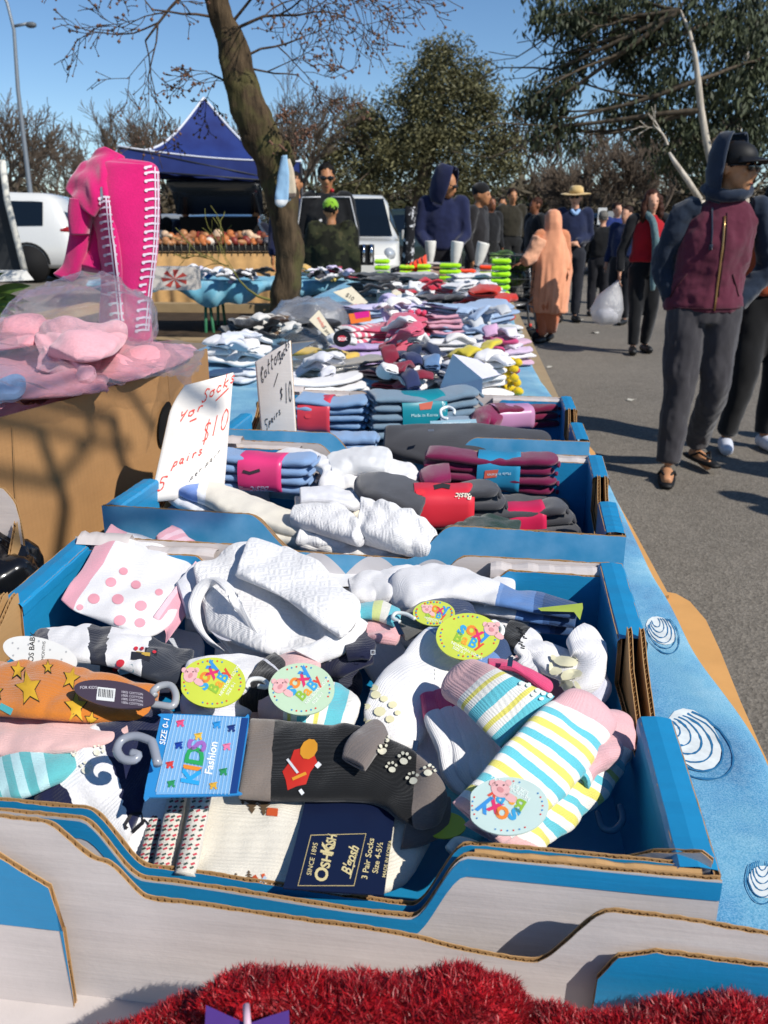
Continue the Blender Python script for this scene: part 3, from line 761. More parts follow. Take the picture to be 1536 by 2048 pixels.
def word(chars, a, b_, h, w_, slope=0, sk=.25):
 """tiny handwriting font -> strokes"""
 G = {
  'S': [[(.9, .1), (.5, .0), (.2, .25), (.6, .55), (.7, .85), (.3, 1.05), (0, .9)]],
  'o': [[(.6, .5), (.2, .55), (.1, .85), (.4, 1), (.75, .8), (.6, .5), (.8, .5)]],
  'c': [[(.75, .55), (.35, .5), (.1, .8), (.35, 1), (.8, .9)]],
  'k': [[(.3, -.1), (.1, 1)], [(.8, .45), (.2, .75), (.8, 1)]],
  's': [[(.7, .5), (.3, .5), (.3, .68), (.65, .8), (.5, 1), (.1, .97)]],
  'C': [[(.9, .15), (.6, -.1), (.1, .3), (.1, .9), (.5, 1.1), (.9, .85)], [(.85, .1), (.35, .3), (.3, .8), (.6, .9)]],
  't': [[(.5, 0), (.3, .9), (.6, 1)], [(.1, .4), (.85, .35)]],
  'n': [[(.1, .5), (.1, 1)], [(.1, .7), (.45, .48), (.6, .6), (.65, 1)]],
  'p': [[(.25, .5), (.0, 1.4)], [(.2, .6), (.6, .5), (.7, .75), (.4, .95), (.15, .9)]],
  'a': [[(.65, .55), (.3, .5), (.1, .8), (.35, .98), (.65, .6)], [(.68, .5), (.65, .9), (.85, 1)]],
  'i': [[(.4, .5), (.35, 1)], [(.42, .25), (.42, .3)]],
  'r': [[(.2, .5), (.2, 1)], [(.2, .75), (.45, .5), (.75, .52)]],
  'f': [[(.8, .05), (.5, .0), (.35, .4), (.3, 1.3)], [(.1, .5), (.7, .48)]],
  'h': [[(.25, -.05), (.1, 1)], [(.12, .75), (.5, .5), (.6, 1)]],
  'x': [[(.15, .5), (.7, 1)], [(.7, .5), (.1, 1)]],
  '5': [[(.9, .05), (.3, .05), (.2, .4), (.6, .45), (.75, .75), (.5, 1), (.1, .95)]],
  '$': [[(.85, .15), (.4, .1), (.2, .35), (.7, .6), (.7, .85), (.2, .95)], [(.5, -.1), (.45, 1.15)]],
  '1': [[(.4, 0), (.35, 1)]],
  '0': [[(.5, 0), (.15, .3), (.15, .8), (.5, 1), (.85, .7), (.85, .25), (.5, 0)]],
  'e': [[(.1,.8),(.7,.65),(.5,.5),(.15,.7),(.3,1),(.8,.92)]],
  'Y': [[(.1,.1),(.25,.5),(.7,.3)],[(.8,.05),(.35,1.1)]],
  '-': [[(.1, .55), (.8, .5)]], '_': [[(.0, 1.2), (1, 1.15)]],
 }
 out = []; x = a
 for ch in chars:
  if ch == ' ': x += w_ * .6; continue
  for st in G[ch]: out.append([(x + (p[0] - p[1] * sk + sk) * w_ * .85, b_ + slope * (x - a) + p[1] * h) for p in st])
  x += w_
 return out
red = plain('#e2554a', .7, var=.08); inkb = plain('#1c1c22', .6, var=.05)
def mid(a, b_, t): return a.lerp(b_, t)
BLp = at(300, 1005, .915); BRp = at(448, 985, .915);
def onray_vert(u, v, base, lean):   # point above base line plane leaning back
 n = (BRp - BLp).cross(Vector((0, 0, 1))).normalized(); n = (n + Vector((0, 0, lean))).normalized() if n.y < 0 else (-n + Vector((0, 0, lean))).normalized()
 pl = PlaneP(base, n); return pl.pt(u, v)
TLp = onray_vert(350, 775, BLp, .12); TRp = onray_vert(467, 745, BLp, .12)
BRp = onray_vert(448, 985, BLp, .12)
def shp(a, b_):
 if b_ < .25: a0 = .16 * (1 - b_ / .25) ** 2; a = max(a, a0 * .0) if False else a0 + a * (1 - a0)
 return a, b_
rs = word('Yor', .16, .22, .085, .13, -.18) + word('Socks', .48, .08, .1, .115, -.22) + [[(.72, .2), (.93, .12)]] + [[(.34, .33), (.44, .315)]]
rs += word('5', .04, .78, .12, .13) + word('pairs', .2, .62, .085, .085, -.2) + word('$10', .56, .36, .17, .14, -.25)
bs = word('per pair', .48, .79, .05, .055, -.5)
sign('price_sign', [TLp, TRp, BRp, BLp], 'curved white sign reading Socks 5 pairs $10 in red pen, leaning by the brown box', [('red_writing', red, .018, rs), ('small_writing', inkb, .008, bs)], bend=.006, shape=shp)
b0 = at(522, 866, .905); b1 = at(592, 872, .905); nf = (b1 - b0).cross(Vector((0, 0, 1))); nf.z = 0; nf.normalize()
if nf.y > 0: nf = -nf
pl = PlaneP(b0, (nf + Vector((0, 0, .1))).normalized()); Q = [pl.pt(510, 724), pl.pt(581, 681), pl.pt(593, 871), b0]
ks = word('Cotton', .14, .13, .17, .1, -.32, .1) + word('Socks', .68, .05, .13, .062, -.5, .1) + [[(.48, .42), (.62, .28)]]
ks += word('5', .12, .8, .17, .12) + word('pairs', .26, .78, .1, .075, -.4, .1) + word('$', .62, .46, .12, .1) + word('10', .76, .42, .22, .1, -.1)
ts, nn = sign('price_sign', Q, 'folded white card sign reading Cotton Socks 5 pairs $10 in black pen', [('black_writing', inkb, .018, ks)], bend=.002)
flap = [pl.pt(510, 724), pl.pt(581, 681), at(614, 645, .99) , at(560, 672, .99)]
back = Vector((.03, .12, -.01))
Vf = [Q[0] , Q[1], Q[1] + back * .9 + Vector((0, 0, .0)), Q[0] + back * .8]
m = MB(); K = 8
for off in (0, -.002):
 m.add([quadpt(Vf, i / K, j / K) + Vector((0, 0, off - .004)) for i in range(K + 1) for j in range(K + 1)], [(i * (K + 1) + j, i * (K + 1) + j + 1, (i + 1) * (K + 1) + j + 1, (i + 1) * (K + 1) + j) for i in range(K) for j in range(K)])
m.build('folded_flap', [BOXW], ts, True)
# ============================================================ SOCKS IN THE NEAR TRAY
W0 = '#e3e1e1'; CREAM = '#dcd5c6'; NAVY = '#161a34'; PINKL = '#d9a5ae'; PINKH = '#cf4a74'; TEAL = '#62b9c6'; YEL = '#d9d06a'; GREY = '#7c736e'; BLK = '#17181a'
mprint = plain('#e6e4da', .5, var=.04)
def sock(rows, thick, stops, parent=None, name='sock', seed=0, M=90, N=44, **k):
 tk = k.pop('tk', .52); thick = [q * tk for q in thick] if hasattr(thick, '__len__') else thick * tk
 k.setdefault('sq', 3.0); k['wr'] = k.get('wr', .0016) * 1.35
 kk = {a: k.pop(a) for a in ('rib', 'emboss', 'rb', 'wave') if a in k}
 mb = soft(pxrows(rows) if len(rows[0]) > 3 else rows, thick, M, N, seed=seed, **k)
 m = knit(stops, name='knit_fabric', **kk)
 return mb, m, name, parent
def pack(name, label, cat, parts, group=None):
 """several socks that lie together = one thing with sock children"""
 allv = [p for mb, *_ in parts for p in mb.v[::7]]; c = base_of(allv)
 t = thing(name, label, cat, tuple(c), group); objs = []
 for mb, m, nm, _ in parts: objs.append(mb.build(nm, [m], t))
 return t, objs
GB = 'baby socks heaped in the nearest blue tray'
def art_on(objs, art, name, col, parent, off=.0007):
 V, Fc = stick(bvh_of(objs), art, off)
 if Fc:
  m = MB(); m.add(V, Fc); off_ = None; o = m.build(name, [col if not isinstance(col, str) else plain(col, .7, var=.05)], parent, True); return o
def disc(parent, u, v, ru, rv, z, tilt, col, rot=0, roll=0, name='label_tag', th=.0012, flat=None):
 pl = Plane(u, v, z, tilt, roll); n = 48; m = MB()
 P = []
 for i in range(n):
  a = 2 * math.pi * i / n; x, y = ru * math.cos(a), rv * math.sin(a)
  if flat is not None: x = max(x, -ru * flat)
  P.append((u + x * math.cos(R(rot)) - y * math.sin(R(rot)), v + x * math.sin(R(rot)) + y * math.cos(R(rot))))
 V = [pl.pt(a, b) for a, b in P] + [pl.pt(a, b, -th) for a, b in P]
 m.add(V, [tuple(range(n - 1, -1, -1)), tuple(range(n, 2 * n))] + [(i, (i + 1) % n, (i + 1) % n + n, i + n) for i in range(n)])
 o = m.build(name, [plain(col, .35, .5, var=.04)], parent, False); return o, pl
def print_on(pl, art, name, col, parent, off=.0003):
 V, Fc = onplane(pl, art, off); m = MB(); m.add(V, Fc); return m.build(name, [plain(col, .4, .4, var=.03)], parent, False)
def soxy(parent, u, v, ru, rv, z, tilt, ang, col, flat=None, pig=(-.45, -.55), fade=0, roll=0, sc=1.0, rot=0):
 o, pl = disc(parent, u, v, ru, rv, z, tilt, col, roll=roll, flat=flat, rot=rot)
 k = ru * sc
 ca, sa = math.cos(R(ang)), math.sin(R(ang)); asp = rv / ru
 def q(x, y): return (u + (x * ca - y * sa) * k, v + (x * sa + y * ca) * k * asp)
 for cols, off in ((('#d8443f'), 0), (('#3f86bf'), 1)):
  arts = []
  for i in range(off, 36, 2):
   a = 2 * math.pi * i / 36
   if 8 < (i * 10 + 40) % 90 < 62: arts.append(blobpx(u + ru * .86 * math.cos(a), v + rv * .86 * math.sin(a), 1.9, 6, rings=1))
  print_on(pl, merge_art(*arts), 'dot_border', cols, parent)
 for ch, x, y, c in (('s', -.42, -.02, '#3f9fd0'), ('o', -.16, -.1, '#e8863a'), ('x', .12, -.02, '#d83a6a'), ('y', .38, -.16, '#3f8fd0')):
  a = q(x, y); print_on(pl, textpx(ch, a[0], a[1], k * .62, ang + (8 if ch == 's' else -6), .03), 'lettering', c, parent)
 for ch, x, y, c in (('B', -.36, .34, '#8fb840'), ('a', -.08, .34, '#e8a03a'), ('B', .16, .34, '#3f9fd0'), ('y', .42, .28, '#d8503f')):
  a = q(x, y); print_on(pl, textpx(ch, a[0], a[1], k * .44, ang, .028), 'lettering', c, parent)
 a = q(-.34, .52); print_on(pl, textpx('NEWBORN SOCKS', a[0], a[1], k * .13, ang), 'lettering', '#f4f4ec', parent)
 a = q(-.2, .68); print_on(pl, textpx('SIZE 0-1', a[0], a[1], k * .13, ang), 'lettering', '#f4f4ec', parent)
 p = q(*pig); r = k * .24
 pg = merge_art(blobpx(p[0], p[1], r, 16, .85, ang), blobpx(p[0] - r * .8, p[1] - r * .6, r * .35, 8), blobpx(p[0] + r * .8, p[1] - r * .6, r * .35, 8), blobpx(p[0] + r * 1.0, p[1] + r * .9, r * .7, 10, .6, 30))
 print_on(pl, pg, 'pig_emblem', '#e3b0ae', parent, .0004)
 print_on(pl, merge_art(blobpx(p[0], p[1] + r * .1, r * .38, 10, .7, ang)), 'pig_emblem', '#cf8d8e', parent, .0006)
 print_on(pl, merge_art(blobpx(p[0] - r * .35, p[1] - r * .35, r * .09, 6, rings=1), blobpx(p[0] + r * .35, p[1] - r * .35, r * .09, 6, rings=1)), 'pig_emblem', '#5a3a3a', parent, .0008)
 return pl
def hook(parent, pts, z, rad=.0016, col='#cfd3d6', tilt=10):
 pl = Plane(pts[0][0], pts[0][1], z, tilt); P = cr(pts, 30); m = MB(); m.tube([pl.pt(a, b) for a, b in P], rad, 8)
 m.build('plastic_hook', [plain(col, .25, .5, var=.02)], parent)
def pad(rows, thick, col, seed): pass
random.seed(3)
fill = []
WHR = ['under the bus sock', 'in front of the pink spotted socks', 'under the open mouth of the lace sock', 'under the middle green tags', 'below the small striped sock', 'under the rear lime tag', 'below the front lime tag', 'under the right white socks', 'under the orange sock', 'under the middle lime tag', 'under the black sock cuff', 'under the grey heel', 'under the striped socks', 'under the navy card pack', 'under the paw print sock', 'under the striped fan', 'at the far wall', 'behind the lace sock', 'at the front right wall', 'under the lace sock cuff', 'under the blue card', 'under the navy card', 'under the turquoise sock']
k = 0
for (u, v, a, c) in ((150, 1330, 20, W0), (320, 1300, 10, '#c9ced8'), (520, 1330, 0, W0), (640, 1350, 30, NAVY), (760, 1300, 60, '#c9ced8'), (830, 1250, 20, W0), (980, 1330, 50, W0),
      (1090, 1390, 70, PINKL), (150, 1480, 10, '#8fc7cf'), (420, 1480, 5, W0), (600, 1480, 0, NAVY), (800, 1500, 70, W0), (950, 1500, 60, W0), (560, 1640, 5, CREAM), (250, 1620, 40, W0),
      (1050, 1420, 10, W0), (700, 1180, 10, W0), (460, 1220, 0, W0), (900, 1620, 30, TEAL), (620, 1240, 10, W0), (330, 1500, -5, NAVY), (700, 1640, 0, W0), (40, 1560, 20, TEAL)):
 ca, sa = math.cos(R(a)), math.sin(R(a)); L = 90
 k += 1
 t, ob = pack('baby_sock', 'x', 'baby sock', [sock([(u - L * ca, v - L * sa, 42, .868), (u, v, 46, .87), (u + L * ca, v + L * sa, 40, .866)], .012, [(0, c)], seed=k, M=30, N=24)], 'socks buried under the heap in the nearest tray')
 t['label'] = '%s sock buried in the near tray, %s' % ({W0: 'white', NAVY: 'navy', '#c9ced8': 'pale grey', PINKL: 'pink', '#8fc7cf': 'pale aqua', CREAM: 'cream', TEAL: 'teal'}[c], WHR[k - 1])
pA = '#dc9daa'
a1 = sock([(330, 1062, 22, .925, .008), (360, 1110, 45, .925, .008), (360, 1170, 52, .915, .008), (330, 1230, 40, .905)], .011, [(0, pA), (.12, '#e4bcc6'), (.18, pA), (.24, '#e4bcc6'), (.3, pA), (.4, '#e4bcc6'), (.46, pA), (.6, pA)], seed=4, rib=380, wr=.003, wf=20)
a2 = sock([(at(222, 1050, .945), at(122, 1200, .93)), (at(262, 1066, .945), at(150, 1222, .925)), (at(322, 1090, .938), at(200, 1240, .92)), (at(372, 1122, .93), at(262, 1266, .914)), (at(402, 1145, .925), at(325, 1290, .908))],
   [.007, .009, .010, .010, .008], [(0, pA), (.2, W0)], seed=5, rib=420, wr=.0035, wf=18, toe=.16, fold=.002)
a3 = sock([(at(392, 1120, .935), at(305, 1235, .92)), (at(406, 1140, .928), at(330, 1262, .91)), (at(400, 1190, .915), at(330, 1292, .905))], .008, [(0, '#e4bcc6'), (.12, pA)], seed=6, rib=420, wr=.002)
tp, ob = pack('baby_sock', 'short pink and white spotted socks in the far left corner of the near tray', 'baby socks', [a1, a2, a3], GB)
arts = [blobpx(x, y, r, 14, .85, rings=3) for x, y, r in ((222, 1165, 11), (272, 1170, 10), (188, 1198, 12), (236, 1199, 12), (282, 1212, 12), (240, 1241, 12), (280, 1246, 11), (318, 1185, 8), (247, 1143, 9), (160, 1215, 7))]
art_on([ob[1]], merge_art(*arts), 'printed_spots', plain('#dc98a4', .9, var=.06), tp, .0005)
b1 = sock([(at(396, 1158, .935), at(418, 1262, .91)), (at(440, 1104, .948), at(500, 1298, .912)), (at(520, 1086, .955), at(585, 1314, .915)), (at(600, 1124, .95), at(640, 1318, .917)), (at(668, 1174, .945), at(655, 1322, .918)), (at(735, 1228, .938), at(668, 1322, .915))],
   [.006, .008, .009, .008, .007, .006], [(0, '#e3e1e0')], seed=8, rib=260, emboss=60, wr=.0065, wf=16, sq=3, toe=.04, fold=.002, tk=1, M=130, N=70)
b1b = sock([(at(500, 1084, .962), at(470, 1150, .955)), (at(590, 1104, .962), at(560, 1190, .952)), (at(670, 1160, .955), at(630, 1240, .945)), (at(730, 1215, .945), at(690, 1280, .935))], .006, [(0, '#e3e1e0')], seed=88, rib=260, emboss=60, wr=.004, wf=20, toe=.05, tk=1)
b2 = sock([(at(585, 1300, .925), at(640, 1328, .914)), (at(640, 1275, .932), at(690, 1305, .922)), (at(700, 1222, .938), at(742, 1248, .930))], .007, [(0, '#dddcdc')], seed=9, rib=520, wr=.0015, toe=.06)
b3 = sock([(at(352, 1168, .93), at(372, 1235, .912)), (at(392, 1130, .94), at(420, 1250, .905)), (at(450, 1130, .93), at(470, 1290, .90))], .010, [(0, '#d6d6dc')], seed=10, rib=380, wr=.003)
b4 = sock([(at(400, 1235, .905), at(470, 1312, .893)), (at(470, 1260, .9), at(520, 1322, .893)), (at(560, 1280, .9), at(585, 1328, .893))], .009, [(0, '#e0e0e4')], seed=12, rib=420, wr=.003)
tp, ob = pack('baby_sock', 'bulky white lace knit sock with an open mouth, biggest on the near heap', 'baby sock', [b1, b1b, b2, b3, b4], GB)
rp = cr([(436, 1296, .905), (402, 1262, .915), (388, 1215, .93), (398, 1178, .943), (424, 1160, .953), (452, 1176, .955), (470, 1212, .945), (492, 1255, .93), (520, 1296, .915)], 16)
mb = soft([(at(x - 16 + 2 * i, y - 6, z), at(x + 12, y + 8, z - .004)) for i, (x, y, z) in enumerate(rp)], .004, 70, 26, seed=77, wr=.003, wf=30, toe=.03)
mb.build('turned_cuff', [knit([(0, '#e3e1e0')], 420)], tp)
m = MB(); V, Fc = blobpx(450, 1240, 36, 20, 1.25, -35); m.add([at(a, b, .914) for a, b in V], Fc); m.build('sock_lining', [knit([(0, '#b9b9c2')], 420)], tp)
cB = [(0, '#2f4a72'), (.16, '#3c5c8c'), (.2, '#5a7fb4'), (.36, '#6d8fc2'), (.38, W0)]
c1 = sock([(1155, 1222, 15, .93), (1080, 1208, 17, .932), (1000, 1190, 20, .935), (900, 1165, 30, .935), (820, 1180, 38, .93), (790, 1215, 30, .92)], [.006, .008, .009, .013, .018, .012], cB, seed=13, rib=420, wr=.0018)
c2 = sock([(1152, 1240, 15, .918), (1080, 1228, 17, .92), (1000, 1212, 19, .922), (910, 1195, 24, .92), (860, 1200, 26, .916)], [.006, .008, .009, .010, .010], cB, seed=14, rib=420)
c3 = sock([(1150, 1256, 13, .905), (1060, 1246, 16, .908), (985, 1236, 18, .908), (920, 1225, 18, .906)], .007, cB, seed=15, rib=420)
tp, ob = pack('baby_sock', 'white ribbed socks with blue cuffs lying across the back right of the near tray', 'baby socks', [c3, c2, c1], GB)
pl = Plane(1110, 1222, .936, 12); m = MB(); m.add([pl.pt(a, b) for a, b in ((1075, 1216), (1165, 1206), (1166, 1216), (1160, 1240), (1148, 1224), (1082, 1222))], [tuple(range(6))]); m.build('label_tag', [plain('#9fb04a', .35, .5)], tp, False)
c4 = sock([(700, 1185, 22, .915), (745, 1175, 30, .92), (800, 1170, 34, .92), (850, 1160, 30, .915)], .015, [(0, W0)], seed=16, rib=380, wr=.003)
c5 = sock([(960, 1200, 18, .925), (1000, 1178, 24, .928), (1030, 1180, 22, .924)], .010, [(0, W0)], seed=17, rib=380)
pack('baby_sock', 'plain white socks tucked behind the pair with blue cuffs', 'baby socks', [c4, c5], GB)
d1 = sock([(at(930, 1222, .935), at(1040, 1300, .915)), (at(880, 1240, .935), at(985, 1345, .912)), (at(820, 1290, .93), at(925, 1400, .905)), (at(760, 1345, .92), at(870, 1440, .90)), (at(730, 1410, .912), at(850, 1480, .895)), (at(722, 1465, .902), at(800, 1520, .89))],
   [.008, .012, .014, .015, .014, .010], [(0, '#33476a'), (.13, '#6486b8'), (.31, '#9db2d2'), (.33, '#7c99c4'), (.35, W0)], seed=18, rib=400, wr=.003, wf=24, fold=.001)
tp, ob = pack('baby_sock', 'long white sock with a denim blue top, cream grip dots and a lime tag', 'baby sock', [d1], GB)
arts = [blobpx(x, y, r, 9, .8) for x, y, r in ((752, 1392, 10), (768, 1400, 8), (760, 1425, 12), (785, 1412, 9), (742, 1448, 9), (780, 1440, 9), (760, 1455, 8), (735, 1415, 7), (750, 1378, 8), (795, 1428, 6), (728, 1440, 7))]
art_on(ob, merge_art(*arts), 'grip_dots', plain('#d8d2ac', .5, var=.03), tp, .0016)
art_on(ob, merge_art(*[linepx([(868 + i * .2, 1262 + i * 8.5), (869 + i * .2, 1266 + i * 8.5)], 2.2) for i in range(12)]), 'stitch_row', mprint, tp)
soxy(tp, 936, 1273, 64, 47, .948, 22, 28, '#c3cf4f', pig=(.5, -.62))
hook(tp, [(975, 1248), (990, 1244), (1004, 1256), (1002, 1270), (990, 1278), (980, 1270)], .95, .0022, '#e4e6e4', 22)
e1 = sock([(800, 1262, 20, .925), (840, 1240, 26, .93), (900, 1222, 26, .93), (950, 1235, 22, .925)], .010, [(0, '#5a5a58'), (.4, '#2c3a58')], seed=19, rib=420)
tp, ob = pack('baby_sock', 'grey and navy sock behind the long white one, second lime tag showing', 'baby sock', [e1], GB)
soxy(tp, 868, 1226, 42, 25, .945, 25, 15, '#bfcb52', pig=(-.4, -.2), sc=1.0)
hook(tp, [(830, 1238), (812, 1228), (792, 1226), (786, 1236), (800, 1244)], .943, .0018, '#cdd4d2')
p1_ = sock([(735, 1252, 26, .925), (770, 1258, 26, .925), (805, 1266, 22, .92)], .012, [(0, '#d9a5a8')], seed=21, wr=.003)
p2_ = sock([(720, 1222, 12, .935), (755, 1222, 16, .937), (800, 1240, 14, .935)], .008, [(0, TEAL), (.3, '#cfd88c'), (.5, '#e0dcd0'), (.7, TEAL)], seed=22)
tp, ob = pack('baby_sock', 'small pink sock with aqua stripes held by a silver clip, beside the lace sock', 'baby sock', [p1_, p2_], GB)
pl = Plane(800, 1262, .945, 30); m = MB(); m.add([pl.pt(*q) for q in ((786, 1244), (795, 1242), (808, 1268), (798, 1270))], [(0, 1, 2, 3)]); m.build('metal_clip', [plain('#6f7d88', .25, .5, 1)], tp, False)
tp, ob = pack('baby_sock', 'small navy sock between the lace sock and the long white sock', 'baby sock', [sock([(742, 1300, 24, .915), (700, 1310, 30, .915), (665, 1328, 30, .91), (650, 1350, 22, .90)], .012, [(0, NAVY)], seed=23, wr=.003), sock([(690, 1300, 20, .922), (725, 1290, 26, .924), (750, 1300, 20, .922)], .009, [(0, NAVY)], seed=24)], GB)
print_on(Plane(746, 1305, .934, 20), linepx([(742, 1301), (750, 1301), (750, 1309), (742, 1309)], 1.5, True), 'clip_mark', '#c9ced2', tp)
q1 = sock([(1010, 1262, 22, .918), (1045, 1280, 26, .918), (1070, 1315, 30, .912), (1050, 1350, 26, .905)], .012, [(0, BLK), (.32, W0)], seed=25, wr=.002)
tp, ob = pack('baby_sock', 'white sock with a black patterned toe, right of the lime tag', 'baby sock', [q1], GB)
art_on(ob, merge_art(*[linepx([(1033 + 5 * (i % 2) + 4 * (i // 2 % 3), 1256 + i * 4), (1041 + 5 * (i % 2) + 4 * (i // 2 % 3), 1258 + i * 4)], 2) for i in range(11)]), 'knitted_marks', plain('#101012', .8, var=0), tp)
q2 = sock([(1150, 1268, 22, .925), (1175, 1300, 34, .922), (1170, 1345, 36, .91), (1120, 1370, 30, .9)], .014, [(0, W0)], seed=26, wr=.003, wf=26)
q3 = sock([(1060, 1300, 20, .91), (1100, 1320, 26, .912), (1150, 1340, 30, .91), (1180, 1380, 26, .90)], .012, [(0, W0)], seed=27, wr=.003)
q4 = sock([(1180, 1340, 26, .905), (1195, 1375, 30, .9), (1170, 1410, 26, .89)], .012, [(0, '#c9cad6')], seed=127, wr=.003)
tp, ob = pack('baby_sock', 'white socks with raised cream grip dots against the right wall of the near tray', 'baby socks', [q4, q3, q2], GB)
arts = [blobpx(x, y, r, 10, .42, a) for x, y, r, a in ((1108, 1322, 11, 40), (1130, 1328, 24, 8), (1152, 1320, 10, 60), (1112, 1345, 14, 10), (1145, 1352, 22, -5), (1128, 1368, 22, 10), (1156, 1374, 10, 60), (1100, 1338, 8, 80))]
art_on(ob, merge_art(*arts), 'grip_dots', plain('#dcd6b4', .5, var=.03), tp, .003)
lay = []
for i in range(4):
 x = i * 26
 lay.append(sock([(858 + x * .9, 1392 - i * 10, 18, .912 + i * .002), (868 + x, 1440 - i * 4, 19, .91), (892 + x, 1490, 20, .905), (905 + x, 1540, 22, .898), (925 + x, 1590 - i * 8, 15, .888)], .010, [(0, PINKH), (.26, W0)], seed=30 + i, rib=520, wr=.0015))
tp, ob = pack('baby_sock', 'fan of white ribbed socks with hot pink cuffs, under the striped sock', 'baby socks', lay, GB)
l5 = sock([(975, 1330, 8, .945), (1030, 1332, 9, .945), (1085, 1368, 10, .935), (1100, 1385, 8, .93)], .006, [(0, PINKH)], seed=35, rib=500)
l6 = sock([(780, 1455, 30, .885), (835, 1480, 32, .885), (850, 1520, 30, .88), (900, 1560, 26, .875)], .010, [(0, '#d4d4de')], seed=36, rib=400)
tp, ob = pack('baby_sock', 'white sock with a hot pink welt and silver clips, mostly under the striped sock', 'baby sock', [l6, l5], GB)
for (a, b, z) in ((1022, 1322, .957), (832, 1490, .905)):
 pl = Plane(a, b, z, 30); m = MB(); m.add([pl.pt(a - 5, b - 10), pl.pt(a + 5, b - 8), pl.pt(a + 2, b + 12), pl.pt(a - 8, b + 10)], [(0, 1, 2, 3)]); m.build('metal_clip', [plain('#8b98a0', .25, .5, 1)], tp, False)
def st(seq, a, b):
 out = []; n = len(seq)
 for i, c in enumerate(seq): out.append((a + (b - a) * i / n, c))
 return out
SQ = [W0, TEAL, W0, YEL, W0]
fst = [(0, TEAL), (.1, '#e4e1da'), (.16, YEL), (.2, '#e4e1da'), (.28, TEAL), (.38, '#e4e1da'), (.44, YEL), (.48, '#e4e1da'), (.54, '#ddb0b0')]
f1 = sock([(at(1110, 1392, .95), at(1000, 1495, .925)), (at(1060, 1368, .957), at(960, 1455, .93)), (at(1010, 1345, .96), at(925, 1420, .932)), (at(955, 1322, .955), at(885, 1395, .93)), (at(912, 1325, .945), at(880, 1375, .935))],
   [.008, .012, .016, .017, .012], fst, seed=40, rib=520, wr=.0016, toe=.2, wf=26)
tp, ob = pack('baby_sock', 'aqua, white and yellow striped sock with a pink heel on top of the fan', 'baby sock', [f1], GB)
art_on(ob, merge_art(*[blobpx(x, y, 5, 8, .7) for x, y in ((1042, 1368), (1056, 1372), (1074, 1382), (1086, 1388), (1098, 1392), (1066, 1390), (1082, 1398))]), 'grip_dots', plain('#cfe0d4', .5, var=.03), tp, .0015)
gst = st(['#ddb0b0', '#e4e1da', YEL, '#e4e1da', TEAL, '#e4e1da', YEL, '#e4e1da', TEAL, '#e4e1da', YEL, '#e4e1da', TEAL, '#e4e1da', YEL, '#e4e1da', TEAL, '#e4e1da', '#e4e1da'], 0, .76) + [(.76, '#d8a9ad')]
g0 = sock([(at(930, 1650, .915), at(1060, 1720, .89)), (at(1020, 1570, .92), at(1150, 1650, .885)), (at(1100, 1480, .925), at(1240, 1560, .885)), (at(1170, 1420, .925), at(1262, 1480, .89)), (at(1190, 1400, .915), at(1255, 1440, .90))], [.010, .014, .016, .016, .012], gst, seed=41, rib=500, wr=.003)
g1 = sock([(at(905, 1605, .935), at(1000, 1690, .91)), (at(960, 1545, .94), at(1075, 1640, .91)), (at(1020, 1480, .945), at(1140, 1580, .91)), (at(1080, 1420, .948), at(1200, 1500, .915)), (at(1130, 1378, .945), at(1228, 1445, .918)), (at(1145, 1375, .935), at(1215, 1410, .925))],
   [.008, .012, .014, .016, .016, .012], gst, seed=42, rib=500, wr=.0025, toe=.16, wf=24)
g2 = sock([(1150, 1560, 26, .905), (1170, 1520, 34, .91), (1205, 1500, 34, .908), (1235, 1500, 24, .90)], .016, [(0, TEAL), (.08, '#e4e1da'), (.16, '#d8a9ad')], seed=43, wr=.003)
tp, ob = pack('baby_sock', 'large aqua, white and yellow striped socks with pink toes, bottom right of the heap', 'baby socks', [g0, g2, g1], GB)
soxy(tp, 1015, 1612, 82, 58, .945, 16, 212, '#c2d6cf', pig=(.45, .4), flat=.9, roll=-4, rot=0)
disc(tp, 890, 1650, 42, 26, .893, 10, '#b4c43c')
hook(tp, [(900, 1700), (915, 1685), (940, 1690), (962, 1700)], .89, .004, '#c9d8d4')
hook(tp, [(1195, 1625), (1205, 1655), (1228, 1660), (1245, 1640), (1240, 1612)], .87, .0025, '#4e7896')
m1 = sock([(540, 1345, 28, .91), (480, 1350, 36, .915), (420, 1360, 44, .918), (370, 1372, 42, .915)], .012, [(0, W0)], seed=45, rib=400, wr=.002)
m2 = sock([(530, 1390, 30, .90), (470, 1400, 36, .903), (400, 1410, 36, .903), (360, 1410, 28, .9)], .010, [(0, '#d6d6e0')], seed=46, rib=400)
m3 = sock([(560, 1320, 18, .915), (530, 1350, 24, .92), (505, 1400, 26, .91), (500, 1430, 20, .90)], .008, [(0, BLK), (.3, '#c9c9d0'), (.34, BLK)], seed=47)
tp, ob = pack('baby_sock', 'white sock with a lime round tag in the middle of the near heap', 'baby sock', [m2, m3, m1], GB)
soxy(tp, 425, 1365, 66, 50, .945, 22, -58, '#c6d04a', pig=(-.1, -.72), flat=.95)
hook(tp, [(492, 1375), (500, 1360), (520, 1358), (534, 1366), (532, 1374), (516, 1372)], .93, .002, '#d9dbdb')
n1 = sock([(520, 1400, 40, .905), (580, 1400, 50, .912), (650, 1415, 50, .912), (715, 1435, 42, .905)], .013, [(0, '#cfa7a5'), (.3, '#e4e1da'), (.34, YEL), (.38, '#e4e1da'), (.45, TEAL), (.55, '#e4e1da'), (.62, YEL), (.66, '#e4e1da'), (.72, TEAL), (.86, '#e4e1da')], seed=48, rib=500, wr=.0022)
n2 = sock([(545, 1345, 26, .91), (600, 1335, 30, .915), (640, 1345, 24, .912)], .010, [(0, '#dcb2b0')], seed=49)
